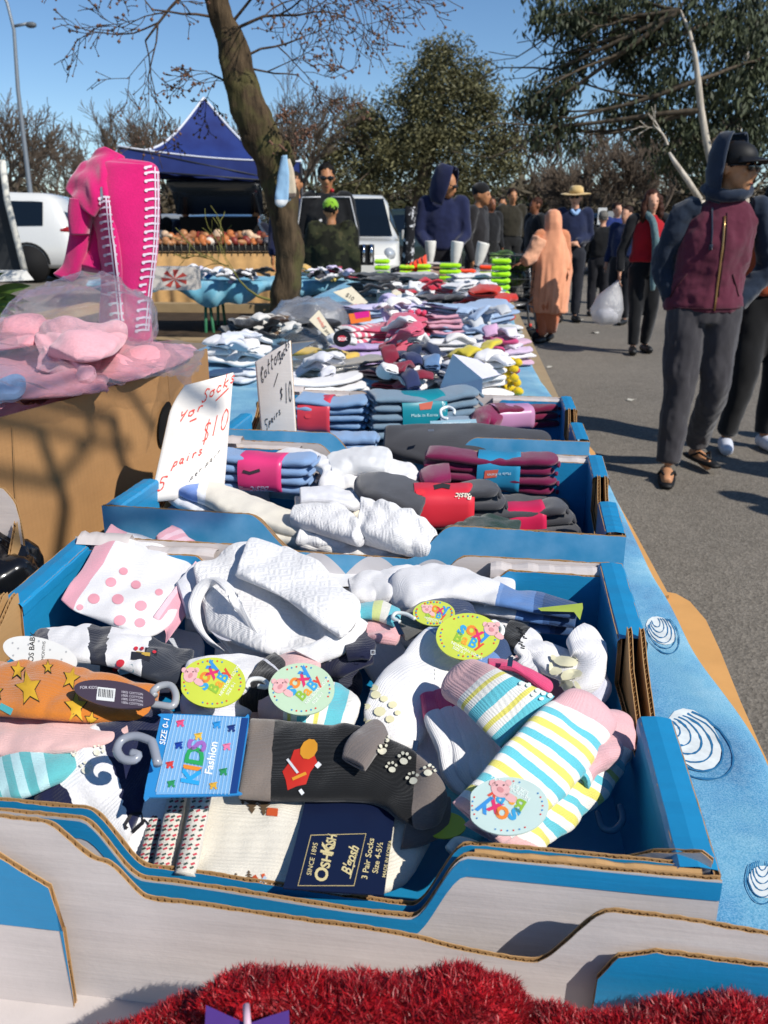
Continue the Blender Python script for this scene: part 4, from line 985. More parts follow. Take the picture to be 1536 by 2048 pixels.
n3 = sock([(506, 1420, 22, .90), (560, 1440, 28, .90), (640, 1452, 24, .895)], .008, [(0, '#b5928f')], seed=149, rib=500)
tp, ob = pack('baby_sock', 'pink, aqua and yellow striped sock under a pale green round tag', 'baby sock', [n3, n2, n1], GB)
soxy(tp, 603, 1378, 66, 52, .943, 22, -48, '#bcd3b4', pig=(-.35, -.55))
l1 = sock([(380, 1340, 32, .905), (320, 1325, 36, .91), (250, 1300, 36, .915), (180, 1290, 34, .915), (110, 1290, 32, .912), (60, 1290, 26, .908)], .012, [(0, '#2a2f3a'), (.26, W0), (.5, '#1d2130'), (.62, W0), (.86, '#20243a')], seed=50, rib=420, wr=.0022, wave=.06)
l2 = sock([(370, 1365, 30, .895), (300, 1350, 34, .898), (200, 1330, 30, .9)], .010, [(0, '#23273a')], seed=51)
tp, ob = pack('baby_sock', 'white and navy sock with a small knitted bus picture and a cream oval tag', 'baby sock', [l2, l1], GB)
busA = merge_art(linepx([(262, 1312), (300, 1316)], 16), linepx([(290, 1303), (314, 1306)], 14)); art_on(ob, busA, 'knitted_bus', '#2a2c34', tp)
art_on(ob, merge_art(linepx([(272, 1308), (300, 1311)], 7)), 'knitted_bus', '#d0ac4c', tp, .0012)
art_on(ob, merge_art(*[blobpx(x, y, r, 10, .8) for x, y, r in ((272, 1299, 5), (285, 1299, 4), (242, 1327, 8), (231, 1341, 7), (308, 1306, 4))]), 'knitted_bus', '#c2303e', tp, .0013)
art_on(ob, merge_art(linepx([(238, 1345), (268, 1336)], 15)), 'knitted_bus', '#9cc4d2', tp, .001)
o, pl = disc(tp, 80, 1308, 76, 32, .938, 22, '#dcdad4', rot=14)
print_on(pl, textpx('DOS BABY', 66, 1336, 15, -86, .01), 'lettering', '#2a2a2a', tp); print_on(pl, textpx('12 MONTHS', 88, 1332, 9, -86), 'lettering', '#3a3a3a', tp)
print_on(pl, merge_art(*[blobpx(80 + 62 * math.cos(a) * (1 if i % 2 else .7), 1308 + 25 * math.sin(a) * (1 if i % 2 else .6) + 14 * math.cos(a) * .8, 2.2, 6, rings=1) for i, a in enumerate([k * .52 for k in range(12)])]), 'dot_border', '#a9a9a9', tp)
k1 = sock([(315, 1412, 30, .918), (240, 1402, 40, .925), (150, 1388, 50, .932), (60, 1380, 52, .935), (-40, 1375, 50, .93)], .014, [(0, '#c8762c')], seed=55, rib=420, wr=.002)
k2 = sock([(310, 1430, 22, .905), (220, 1428, 30, .91), (120, 1420, 36, .912), (-30, 1420, 40, .91)], .010, [(0, '#b9682a')], seed=56, rib=420)
tp, ob = pack('baby_sock', 'orange sock with yellow stars and a dark oval tag, at the left edge', 'baby sock', [k2, k1], GB)
for (x, y, r, a) in ((58, 1378, 36, -10), (36, 1342, 20, 5), (142, 1358, 24, 15), (152, 1415, 32, 0), (182, 1440, 18, 10), (-6, 1385, 18, 0), (96, 1336, 14, 0)):
 pf = lambda i: (1 if i % 2 == 0 else .45)
 art_on(ob, blobpx(x, y, r + 3, 10, .72, a - 90, pf, 4), 'knitted_star', '#2c2a20', tp, .0006)
 art_on(ob, blobpx(x, y, r - 1, 10, .72, a - 90, pf, 4), 'knitted_star', '#cda02c', tp, .0011)
art_on(ob, linepx([(0, 1412), (25, 1424)], 12), 'knitted_mark', '#4aa0a4', tp)
o, pl = disc(tp, 229, 1388, 82, 26, .95, 20, '#473c48', rot=9)
print_on(pl, linepx([(194, 1387), (230, 1391)], 26), 'barcode', '#d9d9d6', tp)
print_on(pl, merge_art(*[linepx([(199 + i * 3.4, 1376 + i * .4), (198 + i * 3.4, 1396 + i * .4)], 1.2 if i % 3 else 2) for i in range(10)]), 'barcode', '#222', tp, .0006) if False else print_on(pl, merge_art(*[linepx([(199 + i * 3.4, 1378 + i * .4), (198 + i * 3.4, 1394 + i * .4)], 1.2 if i % 3 else 2) for i in range(9)]), 'barcode', '#222226', tp, .0006)
for i in range(4): print_on(pl, textpx('100% COTTON', 242, 1386 + i * 7, 6.5, 7), 'lettering', '#cfc9cf', tp)
print_on(pl, textpx('FOR KIDS', 160, 1378, 8, 0), 'lettering', '#cfc9cf', tp)
hook(tp, [(304, 1408), (318, 1410), (345, 1412), (352, 1392), (342, 1372), (320, 1372), (306, 1384), (310, 1392)], .945, .0028, '#9a9ca0', 20)
r1 = sock([(150, 1510, 34, .91), (90, 1520, 50, .912), (30, 1535, 60, .908), (-50, 1545, 60, .90)], .014, st(['#5fb0b4', '#5fb0b4', '#5fb0b4', '#b4d9dc', '#5fb0b4', '#b4d9dc', '#5fb0b4', '#b4d9dc', '#5fb0b4', '#b4d9dc', '#5fb0b4'], 0, 1), seed=57, rib=480, wr=.0018)
pack('baby_sock', 'turquoise sock with pale stripes at the left wall, below the orange sock', 'baby sock', [r1], GB)
r2 = sock([(260, 1462, 20, .918), (180, 1466, 30, .92), (90, 1470, 36, .92), (-30, 1472, 40, .915)], .010, [(0, '#dcb3ae')], seed=58, rib=480, wr=.002)
tp, ob = pack('baby_sock', 'pale pink sock squeezed between the orange and turquoise socks', 'baby sock', [r2], GB)
i1 = sock([(at(345, 1425, .92), at(330, 1560, .90)), (at(270, 1418, .922), at(300, 1600, .895)), (at(180, 1462, .92), at(262, 1670, .885)), (at(110, 1530, .91), at(235, 1715, .868)), (at(75, 1580, .90), at(190, 1740, .862)), (at(60, 1640, .88), at(120, 1740, .86))],
   [.012, .016, .020, .020, .018, .012], [(0, '#1a1f3e'), (.3, '#1a1f3e'), (.42, W0), (.7, '#1a1f3e')], seed=60, rib=420, wr=.0025, wave=.16, toe=.16)
i2 = sock([(at(345, 1560, .905), at(330, 1720, .865)), (at(300, 1590, .9), at(290, 1735, .86)), (at(250, 1640, .89), at(250, 1745, .86))], .010, [(0, W0)], seed=61)
tp, ob = pack('baby_sock', 'navy and white sock with cream paw prints, left of the blue card', 'baby sock', [i2, i1], GB)
def paw(x, y, r, a):
 ca, sa = math.cos(R(a)), math.sin(R(a)); f = lambda p, q: (x + p * ca - q * sa, y + p * sa + q * ca)
 A = [blobpx(*f(0, r * .3), r * .62, 12, .8, a)]
 for p, q in ((-.8, -.35), (-.32, -.85), (.32, -.85), (.8, -.35)): A.append(blobpx(*f(p * r, q * r), r * .25, 8, 1, a, rings=1))
 return merge_art(*A)
cream = plain('#d9d5c0', .5, var=.03)
art_on(ob, merge_art(paw(196, 1504, 13, 30), paw(173, 1540, 13, 10), paw(112, 1560, 15, 0), paw(150, 1510, 7, 0)), 'paw_prints', cream, tp, .0018)
art_on(ob, textpx('S', 186, 1490, 24, -20, .04), 'lettering', cream, tp, .0016)
art_on(ob, merge_art(linepx([(250, 1650), (262, 1628), (282, 1626), (286, 1646), (268, 1662), (252, 1656)], 6, True), linepx([(262, 1664), (290, 1640), (300, 1652)], 6)), 'knitted_outline', '#15151c', tp, .0012)
hook(tp, [(316, 1530), (306, 1490), (298, 1480), (270, 1472), (244, 1480), (234, 1500), (246, 1518), (268, 1520), (276, 1510), (262, 1506)], .945, .0030, '#8a8e98', 24)
h1 = sock([(at(500, 1435, .922), at(478, 1595, .905)), (at(560, 1442, .922), at(555, 1600, .904)), (at(640, 1452, .923), at(650, 1602, .904)), (at(700, 1456, .923), at(745, 1606, .903)), (at(780, 1480, .922), at(800, 1640, .90)), (at(868, 1532, .925), at(850, 1660, .895)), (at(902, 1570, .912), at(880, 1660, .89))],
   [.009, .012, .013, .014, .014, .014, .010], [(0, '#7d726a'), (.13, BLK), (.52, BLK), (.84, '#6f6661')], seed=62, rib=520, wr=.0018, toe=.14)
h2 = sock([(706, 1528, 26, .925), (726, 1492, 30, .928), (756, 1470, 26, .925), (775, 1476, 22, .92)], [.007, .011, .011, .008], [(0, '#746a65')], seed=63, rib=520, wr=.001, toe=.3)
h3 = sock([(at(820, 1600, .905), at(800, 1700, .885)), (at(860, 1600, .905), at(850, 1690, .885)), (at(905, 1590, .90), at(885, 1670, .885))], .010, [(0, '#6b625d')], seed=64, rib=520)
tp, ob = pack('baby_sock', 'black and grey sock with a red knitted patch and paw prints, beside the blue card', 'baby sock', [h3, h1, h2], GB)
art_on(ob[1:2], merge_art(blobpx(600, 1535, 52, 12, .62, -62, lambda i: [1, .8, .95, .7, .95, .8][i % 6], 5)), 'knitted_patch', '#b8281e', tp, .0006)
art_on(ob[1:2], merge_art(blobpx(618, 1500, 22, 10, .75, -60, None, 3), linepx([(585, 1560), (612, 1548)], 6)), 'knitted_patch', '#c98a26', tp, .0011)
art_on(ob[1:2], merge_art(linepx([(575, 1520), (596, 1548)], 5), linepx([(640, 1528), (632, 1536)], 9), linepx([(600, 1580), (606, 1588)], 7)), 'knitted_patch', '#cfd0d2', tp, .0012)
art_on(ob, merge_art(paw(765, 1502, 13, -20), paw(810, 1520, 13, 10), paw(785, 1538, 12, -10), paw(828, 1560, 14, -15), paw(858, 1545, 12, 20), paw(775, 1482, 7, 0)), 'paw_prints', cream, tp, .0018)
cQ = [(330, 1427), (498, 1436), (474, 1588), (288, 1592)]
pc = Plane(395, 1510, .938, 14)
m = MB(); RQ = [cr([(322, 1434), (330, 1427), (490, 1434)], 8), cr([(490, 1434), (498, 1440), (476, 1582)], 8), cr([(476, 1582), (470, 1590), (298, 1594)], 8), cr([(298, 1594), (288, 1588), (322, 1434)], 8)]
per = [tuple(p) for q in RQ for p in q[:-1]]
def card(per, pl, col, parent, name='backing_card', th=.0012, off=0):
 n = len(per); m = MB(); V = [pl.pt(a, b, off) for a, b in per] + [pl.pt(a, b, off - th) for a, b in per]
 m.add(V, [tuple(range(n)), tuple(range(2 * n - 1, n - 1, -1))] + [(i, i + n, (i + 1) % n + n, (i + 1) % n) for i in range(n)]); return m.build(name, [plain(col, .3, .5, var=.04)], parent, False)
card(per, pc, '#2f86c4', tp)
print_on(pc, ([(348, 1430), (482, 1436), (458, 1588), (312, 1590)], [(0, 1, 2, 3)]), 'card_print', '#76a9d4', tp, .0004)
print_on(pc, ([(482, 1436), (497, 1437), (474, 1587), (458, 1588)], [(0, 1, 2, 3)]), 'card_print', '#1d3f7c', tp, .0004)
print_on(pc, merge_art(*[linepx([(348 + 134 * t - 36 * s_ + 24 * s_ * t * .5, 1430 + 6 * t + 155 * s_) for s_ in (0, 1)], 1.6) for t in [i / 19 for i in range(20)]]), 'card_print', '#a8cbe4', tp, .0007)
for ch, off_, c in (('K', 0, '#2f9fd8'), ('I', 30, '#e08a30'), ('D', 43, '#2f9f58'), ('S', 74, '#9a66b4')):
 a = R(-80); print_on(pc, textpx(ch, 396 + off_ * math.cos(a) * 1.0, 1574 + off_ * math.sin(a) * .92, 50, -80, .035), 'lettering', c, tp, .001)
print_on(pc, textpx('Fashion', 424, 1552, 22, -80, .02), 'lettering', '#f2f6fa', tp, .001)
print_on(pc, textpx('SIZE 0-1', 330, 1492, 16, -80, .012), 'lettering', '#f2f6fa', tp, .001)
for x, y, c in ((361, 1447, '#e0507a'), (434, 1450, '#2f8fd0'), (463, 1457, '#243a78'), (397, 1473, '#e0b84a'), (358, 1491, '#203f98'), (454, 1494, '#e07aa0'), (340, 1530, '#d0403c'), (447, 1544, '#2f8f58'), (343, 1568, '#2f8f58'), (427, 1572, '#d8a83c')):
 print_on(pc, merge_art(blobpx(x, y, 7, 8, .7), blobpx(x - 4, y + 6, 3, 6, rings=1), blobpx(x + 5, y + 6, 3, 6, rings=1), linepx([(x - 8, y - 2), (x + 8, y - 5)], 3)), 'card_motif', c, tp, .001)
JS = [(0, CREAM)]
j1 = sock([(at(372, 1580, .892), at(335, 1750, .872)), (at(450, 1590, .893), at(420, 1770, .874)), (at(560, 1602, .894), at(540, 1780, .875)), (at(700, 1605, .894), at(690, 1790, .874)), (at(800, 1605, .894), at(800, 1775, .873)), (at(880, 1625, .89), at(850, 1720, .870))],
   [.009, .010, .011, .012, .012, .010], JS, seed=66, rib=420, wr=.0016, toe=.12)
j0 = sock([(at(330, 1600, .878), at(300, 1745, .866)), (at(450, 1605, .878), at(440, 1775, .866)), (at(700, 1620, .878), at(700, 1785, .866)), (at(850, 1640, .876), at(830, 1750, .866))], .009, JS, seed=67)
tp, ob = pack('sock_pack', 'cream socks with red and green dashed cuffs and fir trees, wrapped in a navy card', 'pack of socks', [j0, j1], GB)
for (x, dz, w_) in ((400, .0, 22), (352, -.006, 18), (318, -.014, 15)):
 m = MB(); rr = cr([(x + 6, 1582, .905 + dz), (x - 6, 1640, .899 + dz), (x - 18, 1700, .89 + dz), (x - 30, 1752, .882 + dz)], 40)
 P = [at(a, b, c) for a, b, c in rr]; m.tube(P, .0068 if w_ > 16 else .006, 18); wrinkle(m, .0008, 120, 4)
 o = m.build('rolled_cuff', [knit([(0, '#d8d2c6')], 500)], tp)
 A1, A2 = [], []
 for i in range(17):
  t_ = i / 17; y = 1586 + 160 * t_; xc = x + 6 - 38 * t_
  for j_, dx in enumerate((-.62, -.05, .55)):
   (A1 if (i + j_) % 2 else A2).append(linepx([(xc + dx * w_ - 3, y + 2 * (i % 2)), (xc + dx * w_ + 4, y - 3 + 2 * (i % 2))], 4))
 art_on([o], merge_art(*A1), 'knitted_dashes', '#b23c48', tp, .0005); art_on([o], merge_art(*A2), 'knitted_dashes', '#3c4a44', tp, .0005)
def fir(x, y, s, a=0):
 A = []
 for i in range(4):
  w_ = s * (.28 + .24 * i); yy = y + s * .38 * i
  A.append(([(x - w_, yy + s * .42), (x + w_, yy + s * .36), (x, yy)], [(0, 1, 2)]))
 return merge_art(*A)
def fird(x, y, s):   # pointing down
 A = []
 for i in range(4):
  w_ = s * (.95 - .2 * i); yy = y + s * .36 * i
  A.append(([(x - w_, yy), (x + w_, yy), (x, yy + s * .5)], [(0, 1, 2)]))
 return merge_art(*A)
art_on(ob, merge_art(fird(504, 1594, 22), fird(528, 1604, 18), fird(486, 1592, 12), fir(498, 1741, 14), fir(472, 1746, 12), fir(450, 1750, 10)), 'knitted_fir_tree', '#5c4a36', tp, .0007)
art_on(ob, merge_art(linepx([(534, 1624), (556, 1626)], 16), linepx([(508, 1752), (524, 1776)], 9), linepx([(526, 1748), (530, 1760)], 7)), 'knitted_gift', '#c8552c', tp, .0007)
art_on(ob, merge_art(linepx([(553, 1604), (564, 1606)], 10), linepx([(520, 1770), (532, 1754)], 7)), 'knitted_gift', '#a9bccb', tp, .0009)
pc2 = Plane(690, 1690, .894, 9)
m = MB()
front = [(610, 1604), (795, 1601), (786, 1655), (768, 1790), (690, 1785), (566, 1776), (590, 1690)]
card(front, pc2, '#141d38', tp, 'navy_card')
print_on(pc2, linepx([(622, 1671), (732, 1668), (708, 1772), (596, 1772)], 2, True), 'card_frame', '#b9a878', tp)
gold = '#cfc08e'
print_on(pc2, textpx('SINCE 1895', 622, 1752, 13.5, -78, .006), 'lettering', gold, tp)
print_on(pc2, textpx('O', 652, 1766, 36, -78, .03), 'lettering', gold, tp); print_on(pc2, textpx('SH', 658, 1738, 26, -78, .03), 'lettering', gold, tp)
print_on(pc2, textpx('K', 665, 1712, 36, -78, .03), 'lettering', gold, tp); print_on(pc2, textpx('OSH', 667, 1702, 26, -78, .03, width=31), 'lettering', gold, tp)
print_on(pc2, textpx("B'gosh", 700, 1752, 29, -72, .02, width=60, shear=.3), 'lettering', gold, tp)
print_on(pc2, linepx([(700, 1758), (716, 1698)], 2), 'card_frame', gold, tp)
print_on(pc2, textpx('3 Pair Socks', 734, 1760, 17, -80, .012), 'lettering', gold, tp)
print_on(pc2, textpx('Size 4-5½', 755, 1748, 16, -80, .012), 'lettering', gold, tp)
print_on(pc2, textpx('MADE IN KOREA', 771, 1756, 10, -80, .008), 'lettering', gold, tp)
# ============================================================ SECOND AND THIRD TRAY, FAR PILES
def bundle(name, label, cat, A, B, hw, n, t, stops, band=None, seed=0, ends=True, zb=None, rib=480, group=None, spread=.006, cuffs=(.0, 1.0), puff=1.0):
 """folded socks tied together: n folded layers from A to B (world points at the bottom), optional paper band (s0, s1, colours)"""
 A = Vector(A); B = Vector(B); d = B - A; L = d.length; d.normalize(); nx = Vector((d.y, -d.x, 0)).normalized(); upv = nx.cross(d); upv = upv if upv.z > 0 else -upv
 T = thing(name, label, cat, tuple((A + B) / 2), group)
 rnd = random.Random(seed)
 for i in range(n):
  sx = rnd.uniform(-spread, spread); sy = rnd.uniform(-spread, spread) * .6
  rows = []; th = []
  K = 7
  for k in range(K):
   s = k / (K - 1); pinch = 1 - .12 * math.exp(-((s - .5) / .2) ** 2) if band else 1
   c = A + d * (L * s + sx) + nx * sy + upv * (t * (2 * i + 1) * (1 if not band else (1.06 - .12 * math.exp(-((s - .5) / .25) ** 2))) )
   w = hw * pinch * (1 + rnd.uniform(-.05, .05)); c = c + upv * rnd.uniform(-.12, .12) * t
   rows.append((c - nx * w, c + nx * w)); th.append(t * .98 * puff)
  mb = soft(rows, th, 44, 26, seed=seed + i, toe=.10, cuff=.05, wr=.0011, wf=45, sq=3)
  mb.build('sock', [knit(stops, rib)], T)
  if ends and i % 1 == 0:
   for e_, sg in ((A, 1), (B, -1)):
    c = e_ + d * (sx + sg * .002) + nx * sy + upv * (t * (2 * i + 1))
    m = MB(); m.tube([c - nx * hw * .9, c - d * sg * t * .35, c + nx * hw * .9], t * .38, 8); wrinkle(m, t * .12, 80, seed)
    m.build('fold', [knit(stops[:1] if sg > 0 else [(0, stops[-1][1])], rib)], T)
 if band:
  s0, s1, cols = band; W = hw * 1.0 + .0015; Ht = 2 * t * n * .98 + .0015
  def ring(s, off=0):
   c = A + d * (L * s) + upv * (Ht / 2); r = []
   for k in range(32):
    a = 2 * math.pi * k / 32; ca, sa = math.cos(a), math.sin(a); p_ = 3.2
    r.append(c + nx * (W + off) * math.copysign(abs(ca) ** (2 / p_), ca) + upv * (Ht / 2 + off) * math.copysign(abs(sa) ** (2 / p_), sa))
   return r
  RG = [ring(s0 + (s1 - s0) * k / 8, .0006 * math.sin(k)) for k in range(9)]
  RG2 = [ring(s0 + (s1 - s0) * k / 8, -.001) for k in range(8, -1, -1)]
  m = MB(); m.rings(RG + RG2 + [RG[0]], cap=False); bo = m.build('paper_band', [plain(cols[0], .35, .45, var=.03)], T)
  return T, bo
 return T, None
BX = 'banded sock bundles in the second tray'; BX3 = 'sock rolls in the furthest tray'
LB = [(0, '#7e9cc4')]
T, bo = bundle('sock_bundle', 'light blue ribbed socks with a pink and white band, left in the second tray', 'sock bundle', at(395, 968, .905), at(630, 985, .90), .028, 4, .0068, LB, (.40, .76, ['#d43a74']), seed=101, group=BX)
def band_art(T, bo, art, name, col, off=.0006): return art_on([bo], art, name, col, T, off)
band_art(T, bo, ([(440, 938), (545, 934), (560, 952), (552, 953), (455, 958), (430, 956)], [(0, 1, 2, 3, 4, 5)]), 'band_panel', '#dcd0c4')
band_art(T, bo, merge_art(linepx([(486, 942), (500, 946), (520, 940)], 6)), 'band_picture', '#3a3038', .001)
band_art(T, bo, blobpx(452, 954, 10, 12, .7), 'band_logo', '#d83a5a', .0012)
band_art(T, bo, textpx('Basic', 540, 972, 19, 180, .01, shear=.3), 'lettering', '#d9c4e0', .0012)
band_art(T, bo, textpx('Made in Korea', 444, 972, 7, 4), 'lettering', '#e8b8cc', .0012)
T, ob = pack('long_socks', 'long cream socks with a pale blue toe tip, fanned below the pink banded bundle', 'long socks', [
 sock([(660, 1068, 16, .905), (560, 1040, 20, .912), (460, 1004, 22, .922), (400, 985, 14, .925), (352, 980, 9, .925)], .010, [(0, CREAM), (.80, '#dfe0e4'), (.86, '#6f8fd0')], seed=110, rib=400, wr=.0015, tk=1),
 sock([(640, 1085, 12, .895), (540, 1062, 16, .90), (440, 1030, 18, .905), (370, 1000, 16, .91), (330, 990, 12, .91)], .008, [(0, CREAM), (.6, '#dfe0e4')], seed=111, tk=1),
 sock([(640, 1095, 10, .888), (540, 1078, 12, .89), (470, 1060, 12, .89), (420, 1020, 12, .893)], .007, [(0, CREAM)], seed=112, tk=1)])
T, ob = pack('white_sock', 'white socks looped over behind the pink banded bundle', 'white socks', [
 sock([(520, 935, 10, .925), (580, 915, 12, .935), (640, 925, 13, .937), (655, 955, 12, .93), (640, 985, 9, .915)], .009, [(0, W0)], seed=113, tk=1),
 sock([(500, 950, 10, .915), (570, 935, 14, .925), (625, 945, 14, .925)], .010, [(0, '#d9ccd6')], seed=114, tk=1)])
T, ob = pack('white_sock', 'white folded socks in the middle of the second tray, against its far wall', 'white socks', [
 sock([(650, 965, 22, .915), (690, 950, 24, .92), (730, 945, 22, .92), (790, 950, 20, .92), (840, 958, 14, .915)], .014, [(0, W0)], seed=115, tk=1, wr=.003),
 sock([(660, 940, 16, .93), (700, 925, 18, .937), (745, 922, 20, .94), (785, 930, 18, .938)], .014, [(0, '#dcdcdc')], seed=116, tk=1, wr=.002),
 sock([(650, 990, 18, .90), (700, 975, 20, .905), (760, 965, 20, .91)], .012, [(0, W0)], seed=117, tk=1)])
T, ob = pack('lace_sock', 'white lace knit sock rolled at the front left of the second tray', 'white sock', [
 sock([(at(590, 1018, .93), at(580, 1045, .922)), (at(650, 1012, .935), at(630, 1060, .922)), (at(700, 1025, .935), at(690, 1080, .918)), (at(735, 1060, .93), at(720, 1092, .915))], .012, [(0, '#e2e0df')], seed=118, emboss=80, tk=1, wr=.002),
 sock([(at(600, 1060, .912), at(590, 1085, .905)), (at(690, 1060, .912), at(690, 1100, .9)), (at(790, 1080, .912), at(780, 1115, .897))], .008, [(0, '#e2e0df')], seed=119, emboss=80, tk=1, wr=.002)])
T, ob = pack('lace_sock', 'white lace knit sock bunched at the front middle of the second tray', 'white sock', [
 sock([(at(725, 1015, .935), at(715, 1075, .92)), (at(790, 1020, .94), at(780, 1095, .915)), (at(850, 1050, .93), at(840, 1110, .905)), (at(885, 1080, .918), at(865, 1118, .9))], .018, [(0, '#e2e0df')], seed=120, emboss=80, tk=1, wr=.004, fold=.003),
 sock([(at(600, 1090, .897), at(600, 1100, .893)), (at(720, 1085, .905), at(720, 1118, .893)), (at(860, 1095, .902), at(850, 1125, .89))], .008, [(0, '#d9d5d0')], seed=121, tk=1, wr=.003)])
T, ob = pack('white_sock', 'cream folded socks stacked left of the grey bundle', 'white socks', [
 sock([(590, 1012, 13, .92), (640, 1008, 16, .922), (690, 1015, 15, .918), (722, 1028, 10, .915)], .008, [(0, CREAM)], seed=122, tk=1),
 sock([(600, 994, 12, .933), (650, 990, 15, .935), (700, 1002, 14, .93), (725, 1010, 10, .925)], .008, [(0, '#dddcdf')], seed=123, tk=1)])
DG = [(0, '#3c3c40')]
T, bo = bundle('sock_bundle', 'dark grey ribbed socks with a bright red paper band in the second tray', 'sock bundle', at(760, 1052, .887), at(1000, 1052, .887), .030, 4, .0072, DG, (.28, .76, ['#d3303e']), seed=130, group=BX)
mb = soft(pxrows([(850, 1010, 26, .925), (800, 985, 28, .935), (745, 975, 24, .94), (708, 980, 16, .935)]), .012, 50, 30, seed=131); mb.build('sock', [knit([(0, '#434347')], 420)], T)
band_art(T, bo, ([(818, 972), (938, 962), (944, 984), (830, 992)], [(0, 1, 2, 3)]), 'band_panel', '#dccfc0')
band_art(T, bo, merge_art(linepx([(868, 976), (885, 972), (900, 975)], 9)), 'band_picture', '#33302e', .001)
band_art(T, bo, blobpx(841, 985, 10, 12, .6), 'band_logo', '#d8303c', .0012)
band_art(T, bo, textpx('Basic', 946, 988, 17, 182, .01, shear=.3), 'lettering', '#e9dcc8', .0012)
T, bo = bundle('sock_bundle', 'maroon ribbed socks with a turquoise and pink band, back of the second tray', 'sock bundle', at(850, 968, .89), at(1110, 985, .885), .030, 4, .0072, [(0, '#6d1440')], (.40, .72, ['#2b86ae']), seed=140, group=BX)
band_art(T, bo, ([(918, 942), (995, 938), (990, 957), (935, 962)], [(0, 1, 2, 3)]), 'band_panel', '#c99aa4')
band_art(T, bo, ([(970, 941), (997, 939), (993, 954), (968, 957)], [(0, 1, 2, 3)]), 'band_picture', '#c45a48', .001)
band_art(T, bo, textpx('Made in Korea', 1022, 944, 8, 176), 'lettering', '#c9e0ea', .0012)
mb = soft(pxrows([(900, 945, 14, .925), (868, 950, 16, .925), (840, 960, 12, .92)]), .01, 30, 20, seed=141); mb.build('sock', [knit([(0, '#7a1848')], 420)], T)
T, bo = bundle('sock_bundle', 'fuzzy charcoal socks with a hot pink band against the right wall of the second tray', 'sock bundle', at(985, 1072, .872), at(1140, 1062, .88), .026, 3, .0072, [(0, '#444448')], (.18, .66, ['#c8244f']), seed=150, group=BX)
T, bo = bundle('sock_bundle', 'charcoal socks under an orange red card, bottom right corner of the second tray', 'sock bundle', at(1030, 1100, .862), at(1165, 1085, .872), .022, 2, .0065, [(0, '#38383c')], None, seed=151, group=BX)
pl = Plane(1100, 1070, .897, 6); card([(1040, 1058), (1160, 1066), (1150, 1084), (1040, 1082)], pl, '#d0483a', T, 'backing_card')
print_on(pl, blobpx(1068, 1072, 18, 12, .45), 'card_print', '#e0895a', T); print_on(pl, ([(1110, 1070), (1148, 1072), (1146, 1082), (1112, 1080)], [(0, 1, 2, 3)]), 'card_print', '#2c2024', T)
T, ob = pack('green_sock', 'dark green socks crumpled behind the front wall of the second tray', 'green socks', [
 sock([(1035, 1075, 20, .895), (970, 1058, 20, .905), (920, 1080, 22, .90), (885, 1105, 20, .89)], .012, [(0, '#17332c')], seed=160, tk=1, wr=.003),
 sock([(1000, 1100, 22, .875), (930, 1110, 20, .88), (890, 1120, 16, .882)], .012, [(0, '#15302a')], seed=161, tk=1, wr=.003)])
fl2 = []
for i, (u, v, c, nm) in enumerate(((450, 1000, '#c9ccd6', 'pale'), (600, 960, W0, 'white'), (760, 1010, '#3c3c42', 'charcoal'), (900, 1000, '#4a1a38', 'plum'), (1050, 1030, '#2c2c32', 'black'), (980, 960, '#5c1a3c', 'dark maroon'), (700, 1060, '#d0d0d6', 'off-white'), (360, 1010, '#b9c4d2', 'grey blue'))):
 pack('loose_sock', '%s sock lying at the bottom of the second tray' % nm, 'sock', [sock([(u - 90, v, 24, .865), (u, v, 28, .87), (u + 90, v + 6, 24, .862)], .02, [(0, c)], seed=170 + i, M=30, N=20, tk=1)], 'socks at the bottom of the second tray')
T, bo = bundle('sock_bundle', 'light blue socks with a red and white paper band, left in the furthest tray', 'sock bundle', at(592, 862, .875), at(735, 868, .872), .045, 5, .0075, [(0, '#7c9cc0')], (.08, .52, ['#c83c4c']), seed=200, group=BX3)
band_art(T, bo, ([(618, 818), (672, 806), (690, 818), (640, 830)], [(0, 1, 2, 3)]), 'band_panel', '#d8cec8'); band_art(T, bo, linepx([(648, 817), (670, 811)], 6), 'band_picture', '#2c2c34', .001)
band_art(T, bo, blobpx(616, 832, 7, 10, .7), 'band_logo', '#d4404c', .0012)
T, bo = bundle('sock_bundle', 'grey blue sock roll with a teal paper band in the furthest tray', 'sock bundle', at(742, 872, .872), at(952, 858, .876), .048, 5, .0085, [(0, '#6f8698')], (.25, .66, ['#17808e']), seed=210, group=BX3)
band_art(T, bo, ([(806, 812), (872, 800), (868, 820), (812, 826)], [(0, 1, 2, 3)]), 'band_panel', '#b89a94'); band_art(T, bo, ([(838, 808), (866, 803), (862, 818), (840, 820)], [(0, 1, 2, 3)]), 'band_picture', '#b85c4a', .001)
band_art(T, bo, textpx('Made in Korea', 822, 834, 9, -2), 'lettering', '#bfe0e2', .0012); band_art(T, bo, textpx('Basic', 884, 806, 9, 80), 'lettering', '#bfe0e2', .0012)
T, ob = pack('hanger_pack', 'grey blue sock with a pale blue hanger card, right of the teal band', 'sock pack', [sock([(880, 850, 22, .905), (915, 845, 24, .905), (950, 850, 20, .90)], .012, [(0, '#7c90a4')], seed=215, tk=1)])
pl = Plane(905, 846, .93, 20); card([(860, 842), (952, 838), (955, 852), (862, 856)], pl, '#93b4c2', T)
print_on(pl, textpx('COMFORT SOCKS', 884, 850, 7, -2), 'lettering', '#e4eef2', T)
hook(T, [(896, 838), (884, 834), (882, 820), (896, 814), (908, 820), (908, 828)], .935, .003, '#dfe4e6', 20)
